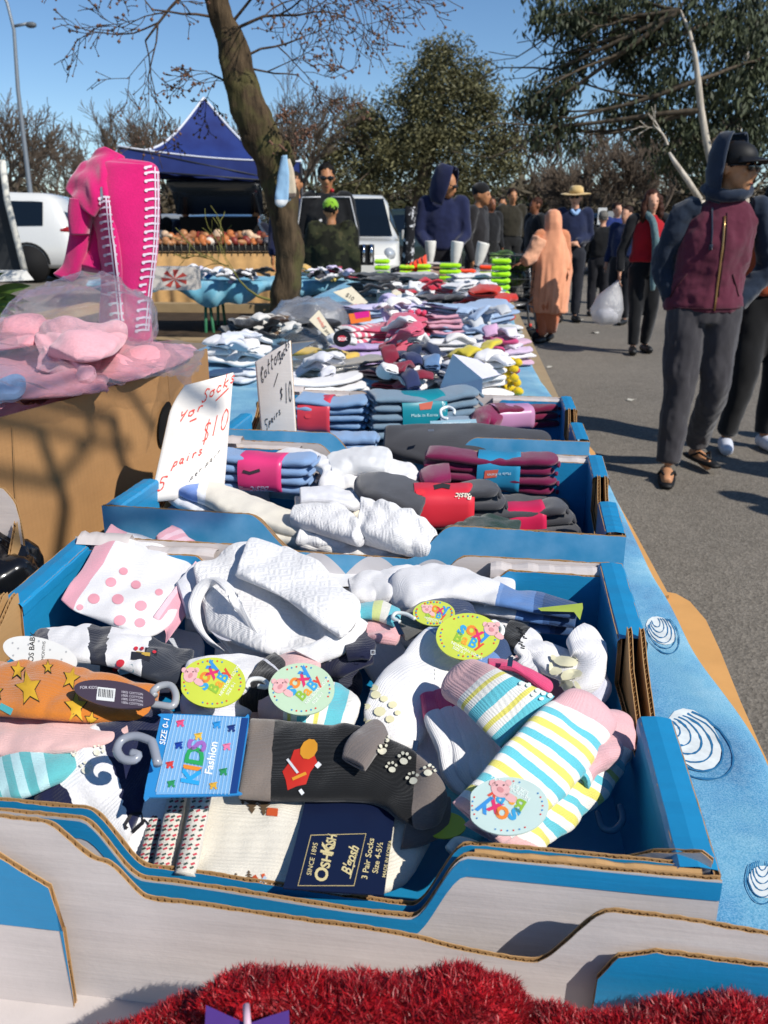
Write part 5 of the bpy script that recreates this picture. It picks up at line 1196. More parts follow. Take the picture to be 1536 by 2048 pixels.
T, ob = pack('long_socks', 'long charcoal sock draped across the furthest tray', 'long socks', [
 sock([(at(770, 860, .935), at(765, 905, .91)), (at(850, 853, .94), at(850, 925, .905)), (at(930, 855, .94), at(925, 930, .905)), (at(1010, 862, .935), at(1000, 905, .915)), (at(1060, 865, .93), at(1060, 900, .912)), (at(1105, 872, .922), at(1100, 893, .912))], .014, [(0, '#3a3a3e')], seed=220, tk=1, wr=.004, wf=12, rib=420, toe=.08),
 sock([(at(765, 885, .905), at(770, 910, .9)), (at(850, 900, .9), at(850, 932, .89)), (at(960, 900, .9), at(960, 925, .89))], .012, [(0, '#333338')], seed=221, tk=1, wr=.003)])
m = MB(); pl = Plane(863, 862, .958, 8); P, Fc = linepx([(856, 861), (868, 860)], 4); m.add([pl.pt(*p) for p in P], Fc); m.build('staple', [plain('#8a8c90', .3, .5, .6)], T)
T, bo = bundle('sock_bundle', 'light blue folded socks at the front left of the furthest tray', 'sock bundle', at(655, 905, .90), at(752, 905, .90), .026, 2, .0085, [(0, '#7f9dc2')], None, seed=230, group=BX3)
T, ob = pack('maroon_sock', 'maroon sock standing up right of the grey blue roll', 'maroon sock', [sock([(955, 862, 14, .90), (965, 838, 18, .915), (985, 830, 16, .915), (998, 850, 14, .905)], .014, [(0, '#7c1846')], seed=235, tk=1)])
T, bo = bundle('sock_bundle', 'maroon socks with a pink and blue band in the right corner of the furthest tray', 'sock bundle', at(985, 858, .885), at(1108, 850, .885), .035, 3, .008, [(0, '#6d1438')], (.0, .55, ['#b884a8']), seed=240, group=BX3)
band_art(T, bo, ([(1040, 845), (1056, 844), (1058, 858), (1042, 859)], [(0, 1, 2, 3)]), 'band_panel', '#3a94c4')
for i, (u, v, c, nm) in enumerate(((640, 860, '#6f8cb0', 'faded blue'), (780, 870, '#55555c', 'mid grey'), (900, 870, '#2e2e34', 'black'), (1020, 870, '#40242e', 'brown'), (700, 850, '#8fa8c4', 'pale blue'))):
 pack('loose_sock', '%s sock at the bottom of the furthest tray' % nm, 'sock', [sock([(u - 60, v, 24, .84), (u, v, 28, .845), (u + 60, v + 4, 24, .84)], .02, [(0, c)], seed=270 + i, M=30, N=20, tk=1)], 'socks at the bottom of the furthest tray')
def pile(label, u0, v0, u1, v1, hw, n, t, stops, z=ZT + .008, seed=0, name='sock_pile', cat='pile of socks', group='sock piles on the far part of the cloth', heel=0, jit=.012, rib=420, tips=None, M=26, N=16, curve=0):
 A = at(u0, v0, z); B = at(u1, v1, z); d = B - A; L = d.length; d.normalize(); nx = Vector((d.y, -d.x, 0)); T = thing(name, label, cat, tuple((A + B) / 2), group); rnd = random.Random(seed)
 for i in range(n):
  rows = []; ph = rnd.uniform(-jit, jit) * 1.5; pv = rnd.uniform(-jit, jit) * 1.5; ra = rnd.uniform(-.22, .22) * (jit / .012) ** .7; d2 = (d + nx * ra).normalized(); dr = rnd.uniform(-.5, .5) * t
  for k in range(6):
   s = k / 5; c = (A + B) / 2 + d2 * (L * (s - .5) * (1 - .06 * i / n) + ph) + Vector((0, 0, dr * math.sin(s * 5 + i))) + nx * (pv * .6 + rnd.uniform(-.3, .3) * jit + heel * (s - .6) * (1 if s > .6 else 0)) + Vector((0, 0, t * (2 * i + 1) + curve * (2 * s - 1) ** 2 + rnd.uniform(-.15, .2) * t))
   w = hw * (1 + rnd.uniform(-.12, .12)); rows.append((c - nx * w, c + nx * w))
  mb = soft(rows, t * 1.05, M, N, seed=seed + i, toe=.12, cuff=.10, wr=t * .5, wf=22, sq=2.4, fold=t * .3)
  st_ = stops if not isinstance(stops[0], list) else stops[i % len(stops)]
  mb.build('sock', [knit(st_, rib)], T)
  if tips:
   c = B + d * (ph + .004) + nx * (pv * .6) + Vector((0, 0, t * (2 * i + 1)))
   for q in (-.5, .1, .6):
    m = MB(); m.ball(c + nx * hw * q + Vector((0, 0, rnd.uniform(-.003, .003))), (t * 1.5, t * 1.4, t * 1.2), 10); wrinkle(m, t * .3, 90, i); m.build('toe', [knit([(0, tips)], rib)], T)
 return T
WH = '#e2e0e0'
pile('white ribbed socks lying by the far left corner of the third tray', 560, 800, 740, 790, .05, 3, .009, [(0, WH)], seed=301, curve=.01)
pile('grey ribbed socks with worn looking folds, left behind the third tray', 590, 770, 770, 742, .045, 4, .007, [[(0, '#b0aca6')], [(0, '#8f8c88')]], seed=302)
pile('white sock with its heel up beside the brown box', 425, 722, 520, 730, .07, 3, .014, [(0, WH)], seed=303, z=ZT + .01)
pile('flat white socks under the heel-up sock by the brown box', 425, 760, 520, 765, .06, 2, .009, [(0, '#d0d4dc')], seed=304)
pile('yellow socks inside clear plastic, left of the pink tipped pile', 590, 735, 700, 752, .05, 3, .012, [(0, '#cfae54')], seed=305)
pile('lilac socks with a purple stripe, under the pink tipped pile', 660, 735, 790, 728, .05, 4, .009, [(0, '#9c86b4'), (.5, '#b9a4cc')], seed=306)
pile('pink and white striped socks with a round black badge', 680, 700, 790, 690, .07, 4, .011, st([WH, '#d9607c'] * 7, 0, 1), seed=307, rib=420)
pile('white and lilac socks with ruffled tops behind the striped ones', 700, 668, 850, 650, .08, 6, .010, [[(0, '#b3c2d4'), (.3, WH)], [(0, '#c9c0de')]], seed=308, jit=.02)
pile('coral pink toe socks with bobbly toes in the middle of the cloth', 770, 728, 835, 690, .05, 7, .010, [(0, '#cc4a68')], seed=309, tips='#d8486a', jit=.02)
pile('white and coral socks with a red band under the coral toes', 800, 745, 900, 738, .05, 3, .008, [(0, '#cc4a68'), (.3, WH)], seed=310)
pile('plaid navy and red socks behind the light blue roll', 745, 792, 810, 770, .045, 4, .009, [[(0, '#3a1c2e')], [(0, '#8c2438')], [(0, '#20202c')]], seed=311, jit=.02)
pile('white socks with a coloured zigzag cuff by the plaid ones', 800, 790, 880, 772, .05, 4, .010, [[(0, '#8c3448'), (.1, WH)], [(0, '#41518a'), (.08, WH)]], seed=312, jit=.02)
pile('white socks with yellow tips behind the third tray', 880, 800, 1010, 785, .06, 5, .010, [(0, WH)], seed=313, tips='#d8b81c', jit=.02)
pile('white socks with magenta tips nearest the right edge of the cloth', 930, 772, 1025, 768, .05, 4, .009, [(0, WH)], seed=314, tips='#c81f5c', jit=.02)
pile('turquoise and white striped socks beside the lilac pile', 775, 760, 830, 752, .045, 3, .009, st([WH, '#4a86a8'] * 4, 0, 1), seed=315)
pile('navy and maroon socks in the gap behind the standing card', 790, 742, 890, 752, .05, 4, .009, [[(0, '#1f2c4a')], [(0, '#7a1c40')], [(0, '#2a2230')]], seed=316, jit=.02)
pile('beige folded socks with dark edges right of the coral toes', 850, 730, 1010, 728, .05, 4, .008, [[(0, '#bba88e')], [(0, '#4c4040')], [(0, WH)]], seed=317)
pile('long white folded socks on the beige ones', 830, 712, 990, 712, .045, 3, .009, [(0, WH)], z=ZT + .06, seed=318)
pile('pale pink and white ribbed socks at the right edge of the cloth', 960, 735, 1040, 722, .07, 5, .010, [[(0, '#cba6bc')], [(0, WH)], [(0, '#c9b4cc')]], seed=319, jit=.02)
pile('grey marl socks with white stripes near the right edge', 950, 690, 1030, 684, .07, 4, .009, [[(0, '#8f908e')], [(0, '#b6b7b4'), (.8, WH)]], seed=320)
pile('light blue ribbed socks piled high with a curved fold', 850, 692, 1010, 676, .09, 8, .0095, [(0, '#93a9c6')], seed=321, curve=.02, tips=None, jit=.015)
pile('pink topped pale blue socks left of the curved blue pile', 850, 668, 925, 664, .06, 4, .010, [(0, '#c894a4')], z=ZT + .06, seed=322)
pile('maroon long socks behind the curved blue pile', 880, 655, 990, 655, .06, 4, .010, [[(0, '#6c1c2c')], [(0, '#26222c')]], seed=323)
pile('bright red scrunched socks near the right edge', 935, 655, 985, 640, .07, 4, .022, [(0, '#bb2a1e')], seed=324, jit=.03)
pile('black and maroon long socks at the right edge of the cloth', 890, 640, 1005, 640, .08, 5, .012, [[(0, '#202024')], [(0, '#5c1420')]], seed=325, jit=.02)
pile('dark striped socks left of the red scrunched ones', 840, 640, 930, 636, .09, 5, .012, [[(0, '#1c1c20')], [(0, '#343038')], [(0, '#5a564a')]], seed=326, jit=.02)
pile('white ankle socks with red marks, right half of the cloth', 900, 618, 1000, 612, .1, 5, .014, [[(0, WH)], [(0, '#b02a34'), (.12, WH)]], seed=327, jit=.03)
pile('white socks with bright red toes in the middle', 790, 612, 880, 608, .1, 5, .012, [[(0, WH), (.55, '#b81a30')], [(0, '#b81a30'), (.2, WH)]], seed=328, jit=.03)
pile('black trainer socks with white marks behind the red toed ones', 800, 594, 885, 590, .1, 5, .014, [[(0, '#1c1c20')], [(0, '#55555a')], [(0, WH)]], seed=329, jit=.03)
pile('black and white ankle socks beside the small cream sign', 730, 608, 790, 604, .1, 5, .016, [[(0, WH)], [(0, '#202024')], [(0, WH)]], seed=330, jit=.04)
pile('long white sports socks, far right of the cloth', 900, 590, 1000, 588, .12, 5, .014, [[(0, WH)], [(0, WH)], [(0, '#2a2a2e')]], seed=331)
pile('folded black cloth socks at the far left', 720, 582, 790, 578, .16, 4, .015, [(0, '#16161c')], seed=332)
pile('grey black socks in the far middle', 790, 578, 860, 574, .12, 4, .014, [[(0, '#2a2a30')], [(0, '#b9b4b4')]], seed=333, jit=.03)
pile('black lace tights folded by the white heel-up sock', 455, 697, 520, 694, .09, 4, .014, [[(0, '#151517')], [(0, '#3a2a22')], [(0, '#1c1c1e')]], seed=334, jit=.03)
pile('brown and white striped socks in plastic behind the folded sign', 500, 680, 600, 660, .09, 3, .014, st(['#d9d2c4', '#5c4630'] * 7, 0, 1), seed=335)
pile('black socks with white stripes in plastic, centre left', 590, 700, 665, 692, .09, 4, .014, [st(['#1c1c20', '#1c1c20', '#c9c9cc'] * 4, 0, 1), [(0, '#1c1c20')]], seed=336)
pile('olive gold patterned sock beside the striped black ones', 600, 668, 640, 664, .06, 2, .014, [(0, '#7c6230')], seed=337)
T = pile('small white sock with the black badge, top of the striped pile', 668, 690, 720, 688, .05, 1, .012, [(0, WH)], z=ZT + .11, seed=338)
o, pl = disc(T, 684, 677, 18, 17, ZT + .16, 60, '#141416'); print_on(pl, merge_art(blobpx(684, 677, 9, 10, .7)), 'badge_print', '#b82a38', T); print_on(pl, textpx('SOX', 676, 681, 9, 0, .02), 'lettering', '#e8e0e0', T, .0006)
NE = 'neon sports socks at the far end of the cloth'
def neon(label, u, v, w, h, col, top=None, seed=0, folds=4):
 c = at(u, v, ZT + .01); k = (c - CAMP).length / F; W = w * k * 1.1; H = h * k * 1.9
 T = thing('neon_socks', label, 'neon socks', tuple(c), NE)
 for i in range(folds):
  z = c.z + H * (i + .5) / folds; m = MB(); mb = soft([(Vector((c.x - W / 2, c.y - .05, z)), Vector((c.x - W / 2, c.y + .06, z))), (Vector((c.x, c.y - .06, z)), Vector((c.x, c.y + .07, z))), (Vector((c.x + W / 2, c.y - .05, z)), Vector((c.x + W / 2, c.y + .06, z)))], H / folds * .40, 20, 16, seed=seed + i, toe=.2, wr=.004, wf=30)
  mb.build('sock', [knit([(0, col if (not top or i < folds - 1) else top)], 300)], T)
lime = '#9fd80e'; orange = '#ef4010'
neon('neon lime folded socks, leftmost of the bright row', 765, 566, 26, 24, lime, seed=401)
neon('lime yellow folded socks left of the tall orange bunch', 815, 570, 28, 20, '#b0dc10', seed=402)
neon('lime socks right under the tall orange bunch', 848, 572, 24, 22, '#b0dc10', seed=403)
neon('lime folded socks in the middle of the bright row', 900, 574, 38, 24, '#a6dc10', seed=404)
neon('orange topped lime socks between the mannequin feet', 935, 570, 28, 16, '#b9b93a', orange, seed=405, folds=3)
neon('orange topped lime socks behind the right-most lime pile', 975, 566, 30, 18, '#c0dc20', orange, seed=406, folds=3)
neon('lime pile spilling over the right end of the bright row', 1000, 594, 34, 38, '#a2e010', seed=407, folds=6)
T = thing('neon_socks', 'tall bunch of bright orange socks standing at the far end of the cloth', 'neon socks', tuple(at(830, 560, ZT)), NE)
c = at(828, 565, ZT + .03)
for i in range(6):
 m = MB(); x = c.x - .10 + .035 * i; m.tube([(x, c.y, c.z), (x - .03, c.y, c.z + .07 + .012 * i), (x - .005, c.y + .01, c.z + .10 + .02 * i), (x + .02, c.y, c.z + .05)], [.02, .026, .026, .018], 12); wrinkle(m, .006, 40, i); m.build('sock', [knit([(0, orange)], 300)], T)
neon('brown and white trainer socks behind the orange bunch', 875, 556, 52, 16, '#8a6a55', '#d0c4bc', seed=409)
pile('brown cardboard coloured sock packs along the far end', 780, 563, 900, 566, .07, 2, .02, [(0, '#9a7660')], seed=411)
ml = plain('#d8d5cc', .35, .5, var=.04)
def manfoot(u, vt, vb, label, sockcol=None, lean=.0):
 b_ = at(u, vb, ZT + .02); k = (b_ - CAMP).length / F; H = (vb - vt) * k * 1.02
 T = thing('mannequin_leg', label, 'mannequin leg', tuple(b_), 'white mannequin legs displaying socks')
 m = MB(); P = [b_ + Vector((lean * s * H, 0, H * s)) for s in (0, .18, .35, .6, .85, 1)]
 m.tube(P, [.030, .027, .030, .046, .054, .056], 18); m.tube([b_ + Vector((.0, .03, .012)), b_ + Vector((0, -.03, .02)), b_ + Vector((0, -.12, .008))], [.028, .032, .022], 14)
 f = fuse(m, .007, 3); f.build('leg', [ml], T)
 if sockcol:
  m = MB(); m.tube([P[0] + Vector((0, 0, .01)), P[1], P[1].lerp(P[2], .9)], [.036, .031, .034], 16); m.tube([b_ + Vector((.0, .03, .014)), b_ + Vector((0, -.03, .022)), b_ + Vector((0, -.125, .01))], [.032, .036, .026], 14)
  f = fuse(m, .007, 2); f.build('ankle_sock', [knit([(0, '#a9a9ac')], 300)], T)
  m = MB(); m.tube([P[1].lerp(P[2], .6), P[1].lerp(P[2], .95)], [.036, .037], 16); m.build('sock_cuff', [knit([(0, sockcol)], 300)], T)
manfoot(860, 488, 545, 'bare white mannequin leg, leftmost of the three', lean=0)
manfoot(905, 490, 555, 'white mannequin leg with a grey ankle sock, middle of the three', '#1c1c20', .12)
manfoot(950, 492, 555, 'white mannequin leg with a grey ankle sock leaning right, rightmost of the three', '#1c1c20', .22)
T = thing('display_sock', 'tall black sock with white spots on a display leg beside the white car', 'display sock', tuple(at(815, 545, ZT)))
b_ = at(812, 548, ZT + .02); k = (b_ - CAMP).length / F; H = 122 * k
m = MB(); m.tube([b_, b_ + Vector((.02, 0, H * .3)), b_ + Vector((.03, 0, H * .7)), b_ + Vector((.045, 0, H))], [.06, .055, .05, .06], 18)
vm, nt_, b__ = newmat('spotted_knit'); setb(b__, .9); nt_.links.new(ramp(nt_, noise_n(nt_, mapping(nt_), 22, 3, .6), [(.56, '#17171b'), (.62, '#c9c9cc')]), b__.inputs['Base Color'])
m.build('sock', [vm], T)
m = MB(); m.tube([b_ + Vector((.0, .05, .02)), b_ + Vector((-.05, -.02, .03)), b_ + Vector((-.13, -.06, .02))], [.05, .05, .035], 14); m.build('foot', [vm], T)
def flatsign(px, z, tilt, label, marks=None, roll=0, group='small cream price cards among the far piles'):
 pl = Plane(sum(p[0] for p in px) / 4, sum(p[1] for p in px) / 4, z, tilt, roll); c = pl.c
 T = thing('price_card', label, 'price card', tuple(c), group); V = [pl.pt(*p) for p in px] + [pl.pt(*p, -.003) for p in px]
 m = MB(); m.add(V, [(0, 1, 2, 3), (7, 6, 5, 4)] + [(i, i + 4, (i + 1) % 4 + 4, (i + 1) % 4) for i in range(4)]); m.build('card', [plain('#d8cdb4', .7, var=.05)], T, False)
 for art, col in (marks or []): print_on(pl, art, 'writing', col, T, .0012)
flatsign([(666, 584), (703, 573), (736, 605), (716, 614)], ZT + .12, 45, 'cream price card leaning on the grey plastic bag', [(textpx('$10', 690, 592, 12, 35, .01), '#3a3a3a'), (linepx([(706, 611), (714, 609)], 2), '#c83c3c')])
flatsign([(618, 640), (638, 620), (674, 672), (664, 684)], ZT + .12, 50, 'cream price card with red and black writing between the plastic packs', [(textpx('socks', 634, 636, 10, 60, .01), '#cc4a40'), (textpx('5 prs', 645, 655, 10, 55, .01), '#3a3a3a')])
flatsign([(770, 590), (800, 582), (815, 602), (790, 606)], ZT + .10, 40, 'small cream card behind the black and white ankle socks')
flatsign([(628, 552), (668, 555), (668, 562), (632, 560)], ZT + .02, 30, 'narrow cream card on the far cross table', group='small cream price cards among the far piles')
T = thing('folded_card', 'folded white card standing among the white socks behind the third tray', 'price card', tuple(at(920, 780, ZT)))
m = MB(); p_ = [at(880, 775, .86), at(905, 708, .97), at(965, 758, .90), at(1005, 752, .87), at(955, 722, .93)]
m.add([p_[0], p_[1], p_[2]], [(0, 1, 2)]); m.add([p_[1] + Vector((0, .003, 0)), p_[4] + Vector((.0, .03, 0)), p_[3] + Vector((0, .03, 0)), p_[2] + Vector((0, .003, 0))], [(0, 1, 2, 3)]); m.add([p_[0], p_[0] + Vector((.004, .0, -.04)), p_[2] + Vector((0, 0, -.04)), p_[2]], [(0, 1, 2, 3)])
m.build('card', [plain('#c9c8d6', .6, var=.03)], T, False)
def film(label, u, v, z, r, mat, name='plastic_bag', amp=.3, seed=0, cat='plastic bag', inner=None, group=None):
 c = at(u, v, z); T = thing(name, label, cat, tuple(c), group); m = MB(); m.ball(c, r, 44); wrinkle(m, min(r) * amp, 1.1 / min(r) * .35, seed); wrinkle(m, min(r) * amp * .35, 4.5 / min(r) * .35, seed + 3)
 m.v = [(p[0], p[1], max(p[2], ZT + .012)) for p in m.v]; m.build('film', [mat], T)
 if inner:
  m = MB(); m.ball(c - Vector((0, 0, r[2] * .2)), tuple(q * .8 for q in r), 24); wrinkle(m, min(r) * .25, 1.5 / min(r) * .35, seed + 9); m.v = [(p[0], p[1], max(p[2], ZT + .016)) for p in m.v]; m.build('contents', [inner], T)
 return T
FILM = plastic(); FILM2 = plastic('grey_film', (.82, .84, .9), .35, .2, 14)
film('grey crinkled plastic bag of dark clothes beside the tree trunk', 615, 635, ZT + .07, (.19, .22, .10), FILM2, seed=3, amp=.55, inner=cloth('#2a2c34', 120))
film('clear pack of dark patterned socks right of the grey bag', 668, 640, ZT + .05, (.14, .14, .08), FILM, seed=5, inner=cloth('#2a3034', 90, var=.6))
film('clear pack around the yellow socks', 640, 735, ZT + .04, (.13, .09, .045), FILM, seed=6)
film('clear pack around the striped black socks', 625, 690, ZT + .04, (.16, .12, .06), FILM, seed=7)
film('clear bag over the display feet at the far end', 975, 550, ZT + .06, (.12, .12, .09), FILM, seed=8)
T = pile('magenta and orange printed card with lilac sock, below the small cream card', 700, 645, 745, 640, .09, 2, .016, [(0, '#b98a6a')], seed=341, z=ZT + .05)
pl = Plane(720, 632, ZT + .13, 40); print_on(pl, ([(697, 628), (740, 622), (742, 642), (702, 648)], [(0, 1, 2, 3)]), 'printed_card', '#d8702c', T); print_on(pl, ([(708, 626), (738, 622), (739, 634), (712, 638)], [(0, 1, 2, 3)]), 'printed_card', '#c8247c', T, .001)
# ============================================================ PEOPLE
SKIN = {'tan': '#b88460', 'brown': '#7c4c32', 'pale': '#c79478', 'olive': '#a9744f'}
def skinmat(c):
 m, nt, b = newmat('skin'); setb(b, .5, .35); v = mapping(nt); cc = srgb(c); b.inputs['Subsurface Weight'].default_value = .0
 nt.links.new(ramp(nt, noise_n(nt, v, 25, 4), [(.3, tuple(x * .85 for x in cc[:3])), (.7, tuple(min(1, x * 1.1) for x in cc[:3]))]), b.inputs['Base Color']); return m
def L3(a, b, t): return Vector(a).lerp(Vector(b), t)
def limb(m, pts, rad, sub=5, n=14):
 P = cr([tuple(p) + (r,) for p, r in zip(pts, rad)], sub * (len(pts) - 1) + 1)
 m.tube([q[:3] for q in P], [q[3] for q in P], n)
def hand(m, wrist, dirv, side, palmn, s=1.0, curl=.5):
 d = Vector(dirv).normalized(); pn = Vector(palmn).normalized(); sx = d.cross(pn).normalized() * side
 c = Vector(wrist) + d * .045 * s
 R3 = Matrix((sx, pn, d)).transposed(); m.ball(c, (.040 * s, .016 * s, .052 * s), 14, rot=R3)
 for i, (o, l) in enumerate(((-.030, .066), (-.010, .078), (.010, .074), (.028, .058))):
  a = c + sx * o * s + d * .040 * s; b_ = a + (d * math.cos(curl * .6) + pn * math.sin(curl * .6)) * l * .5 * s; e = b_ + (d * math.cos(curl * 1.6) + pn * math.sin(curl * 1.6)) * l * .5 * s
  m.tube([a - d * .01, a, b_, e], [.0088 * s, .0088 * s, .0082 * s, .0065 * s], 8)
 a = c - sx * .034 * s - d * .015 * s; b_ = a + (-sx * .7 + d * .7 + pn * .3) * .032 * s; m.tube([a, b_, b_ + (d * .9 + pn * .4) * .030 * s], [.011 * s, .010 * s, .008 * s], 8)
def headgeo(m, H, yaw, pitch=0, s=1.0):
 """head centred at H (centre of the skull), looking along -Y turned by yaw; returns frame"""
 Rz = Matrix.Rotation(R(yaw), 3, 'Z') @ Matrix.Rotation(R(pitch), 3, 'X')
 def q(x, y, z): return Vector(H) + Rz @ Vector((x * s, y * s, z * s))
 m.ball(q(0, .010, .022), (.074 * s, .092 * s, .092 * s), 22, rot=Rz)
 m.ball(q(0, -.028, -.040), (.056 * s, .060 * s, .066 * s), 18, rot=Rz)
 m.ball(q(0, -.062, -.088), (.028 * s, .024 * s, .022 * s), 12, rot=Rz)     # chin
 m.ball(q(0, -.074, .022), (.05 * s, .018 * s, .012 * s), 10, rot=Rz)       # brow
 m.tube([q(0, -.080, .012), q(0, -.098, -.022), q(0, -.104, -.034)], [.009 * s, .013 * s, .015 * s], 10)
 m.ball(q(0, -.092, -.040), (.019 * s, .012 * s, .009 * s), 10, rot=Rz)
 for sx in (-1, 1):
  m.ball(q(sx * .034, -.066, -.014), (.022 * s, .018 * s, .018 * s), 10, rot=Rz)   # cheek
  m.ball(q(sx * .078, .014, -.006), (.010 * s, .020 * s, .032 * s), 10, rot=Rz)    # ear
 m.ball(q(0, -.083, -.062), (.024 * s, .010 * s, .006 * s), 10, rot=Rz)
 m.ball(q(0, -.081, -.072), (.021 * s, .010 * s, .006 * s), 10, rot=Rz)
 return q, Rz
def person(label, loc, H=1.7, face=0, J=None, skin='tan', top='#222', legs='#222', shoe='#151515', fine=False, head_yaw=0, head_pitch=0, hair=None, hairlen=0, extra=None, bulk=1.0, sleeve=True, cat='person', coat=None, sock=None, female=0, group=None, toplen=0, wr=.010, shoes=True):
 k = H / 1.75; vox = .0075 if fine else .015
 T = thing('person', label, cat, tuple(loc), group)
 Rf = Matrix.Rotation(R(face), 3, 'Z'); B = Vector(loc)
 D = dict(pel=(0, 0, .95), chest=(0, .0, 1.25), neck=(0, 0, 1.46), head=(0, -.01, 1.61), shR=(-.18, 0, 1.42), shL=(.18, 0, 1.42), elR=(-.24, .03, 1.14), elL=(.24, .03, 1.14), wrR=(-.25, -.05, .90), wrL=(.25, -.05, .90),
    hipR=(-.09, 0, .92), hipL=(.09, 0, .92), knR=(-.10, -.02, .50), knL=(.10, -.02, .50), anR=(-.10, .02, .09), anL=(.10, .02, .09), toR=(-.13, -.16, .03), toL=(.13, -.16, .03), hdR=(0, -.15, -1), hdL=(0, -.15, -1))
 if J: D.update(J)
 P = {a: Vector(v) * (k if a not in ('hdR', 'hdL') else 1) for a, v in D.items()}
 def W(p): return Rf @ Vector(p) + B
 fin = lambda mb: (setattr(mb, 'v', [tuple(W(p)) for p in mb.v]), mb)[1]
 m = MB(); q, Rz = headgeo(m, P['head'], head_yaw, head_pitch, k * 1.0)
 limb(m, [P['chest'], P['neck'], L3(P['neck'], P['head'], .45), P['head'] + Vector((0, .01, -.03))], [.06 * k, .058 * k, .050 * k, .05 * k])
 ax = (P['shL'] - P['shR']).normalized()
 m.loft([(P['pel'] - Vector((0, 0, .05 * k)), .14 * k, .09 * k, ax), (P['pel'], .15 * k, .10 * k, ax), (L3(P['pel'], P['chest'], .5), .125 * k, .085 * k, ax), (P['chest'], .15 * k, .1 * k, ax), (L3(P['chest'], P['neck'], .7), .15 * k, .075 * k, ax), (P['neck'], .05 * k, .05 * k, ax)])
 for s_, sg in (('R', -1), ('L', 1)):
  limb(m, [L3(P['sh' + s_], P['neck'], .3), P['sh' + s_], L3(P['sh' + s_], P['el' + s_], .5), P['el' + s_], L3(P['el' + s_], P['wr' + s_], .4), P['wr' + s_]], [.05 * k, .052 * k, .045 * k, .036 * k, .036 * k, .025 * k])
  hd = P['hd' + s_].normalized(); hand(m, P['wr' + s_], hd, sg, (-sg, -.2, 0) if abs(hd.z) > .5 else (0, 0, -1), k * 1.02)
  limb(m, [P['hip' + s_], L3(P['hip' + s_], P['kn' + s_], .5), P['kn' + s_], L3(P['kn' + s_], P['an' + s_], .35), P['an' + s_]], [.085 * k, .075 * k, .055 * k, .055 * k, .035 * k])
  limb(m, [P['an' + s_] + Vector((0, .03 * k, -.05 * k)), L3(P['an' + s_], P['to' + s_], .5) + Vector((0, 0, -.015 * k)), P['to' + s_]], [.034 * k, .036 * k, .026 * k])
 f = fuse(m, vox, 2); fin(f).build('body', [skinmat(SKIN.get(skin, skin))], T)
 dark = plain('#1a1210', .3, .5, var=.02)
 m = MB()
 for sx in (-1, 1): m.ball(q(sx * .030, -.088, .008), (.012 * k, .006 * k, .0045 * k), 8, rot=Rz)
 fin(m).build('eyes', [dark], T)
 m = MB(); m.ball(q(0, -.0905, -.067), (.021 * k, .004 * k, .0042 * k), 8, rot=Rz); fin(m).build('lips', [plain('#7c3f36', .5)], T)
 if hair:
  m = MB(); m.ball(q(0, .024, .040), (.082 * k, .094 * k, .088 * k), 24, rot=Rz)
  if hairlen:
   m.ball(q(0, .05, -.05), (.09 * k, .065 * k, .13 * k), 18, rot=Rz)
   for sx in (-1, 1): limb(m, [q(sx * .06, -.02, .06), q(sx * .085, -.02, -.03), q(sx * .09, -.03, -.12), q(sx * .085, -.02, -.12 - hairlen)], [.03 * k, .035 * k, .038 * k, .02 * k])
  f = fuse(m, .010, 1); wrinkle(f, .010 * k, 30, 3); wrinkle(f, .005 * k, 90, 5); fin(f).build('hair', [cloth(hair, 260, 'hair', .35, .9, 0, .6, 40)], T)
 m = MB(); b_ = bulk
 m.loft([(P['pel'] - Vector((0, 0, .10 * k)), .15 * k * b_, .11 * k * b_, ax), (P['pel'], .165 * k * b_, .115 * k * b_, ax), (P['pel'] + Vector((0, 0, .10 * k)), .15 * k * b_, .105 * k * b_, ax)])
 for s_ in 'RL':
  limb(m, [P['hip' + s_] + Vector((0, 0, .02)), L3(P['hip' + s_], P['kn' + s_], .5), P['kn' + s_], L3(P['kn' + s_], P['an' + s_], .4), L3(P['kn' + s_], P['an' + s_], .97)], [.105 * k * b_, .095 * k * b_, .078 * k * b_, .072 * k * b_, .060 * k * b_])
 f = fuse(m, vox * 1.3, 2); wrinkle(f, wr * .8, 9, 2, (1, 1, .6)); wrinkle(f, wr * .3, 30, 4, (1, 1, .5)); fin(f).build('trousers', [cloth(legs, 260, 'trouser_cloth', .12)], T)
 m = MB(); b_ = bulk; lo = P['pel'] + Vector((0, 0, (.04 - toplen) * k))
 secs = [(lo, (.165 + female * .02) * k * b_, .12 * k * b_, ax), (lo + Vector((0, 0, .03 * k)), (.172 + female * .02) * k * b_, .125 * k * b_, ax), (L3(P['pel'], P['chest'], .5), .165 * k * b_, .12 * k * b_, ax), (P['chest'], .18 * k * b_, .125 * k * b_, ax),
   (L3(P['chest'], P['neck'], .55), .180 * k * b_, .10 * k * b_, ax), (L3(P['chest'], P['neck'], .8), .15 * k * b_, .085 * k, ax), (L3(P['chest'], P['neck'], .95), .10 * k, .07 * k, ax), (P['neck'] + Vector((0, 0, .02 * k)), .07 * k, .065 * k, ax)]
 m.loft(secs, 26)
 if coat: f0 = fuse(m, vox * 1.2, 2); wrinkle(f0, wr, 8, 5, (1, 1, .7)); wrinkle(f0, wr * .35, 26, 7); fin(f0).build('jacket_body', [cloth(top, 300, 'jersey', .12)], T); m = MB()
 if sleeve:
  for s_, sg in (('R', -1), ('L', 1)):
   limb(m, [L3(P['sh' + s_], P['neck'], .35), P['sh' + s_] + Vector((0, 0, .005)), L3(P['sh' + s_], P['el' + s_], .5), P['el' + s_], L3(P['el' + s_], P['wr' + s_], .45), L3(P['el' + s_], P['wr' + s_], .96)], [.062 * k, .064 * k * b_, .062 * k * b_, .056 * k * b_, .052 * k * b_, .042 * k * b_])
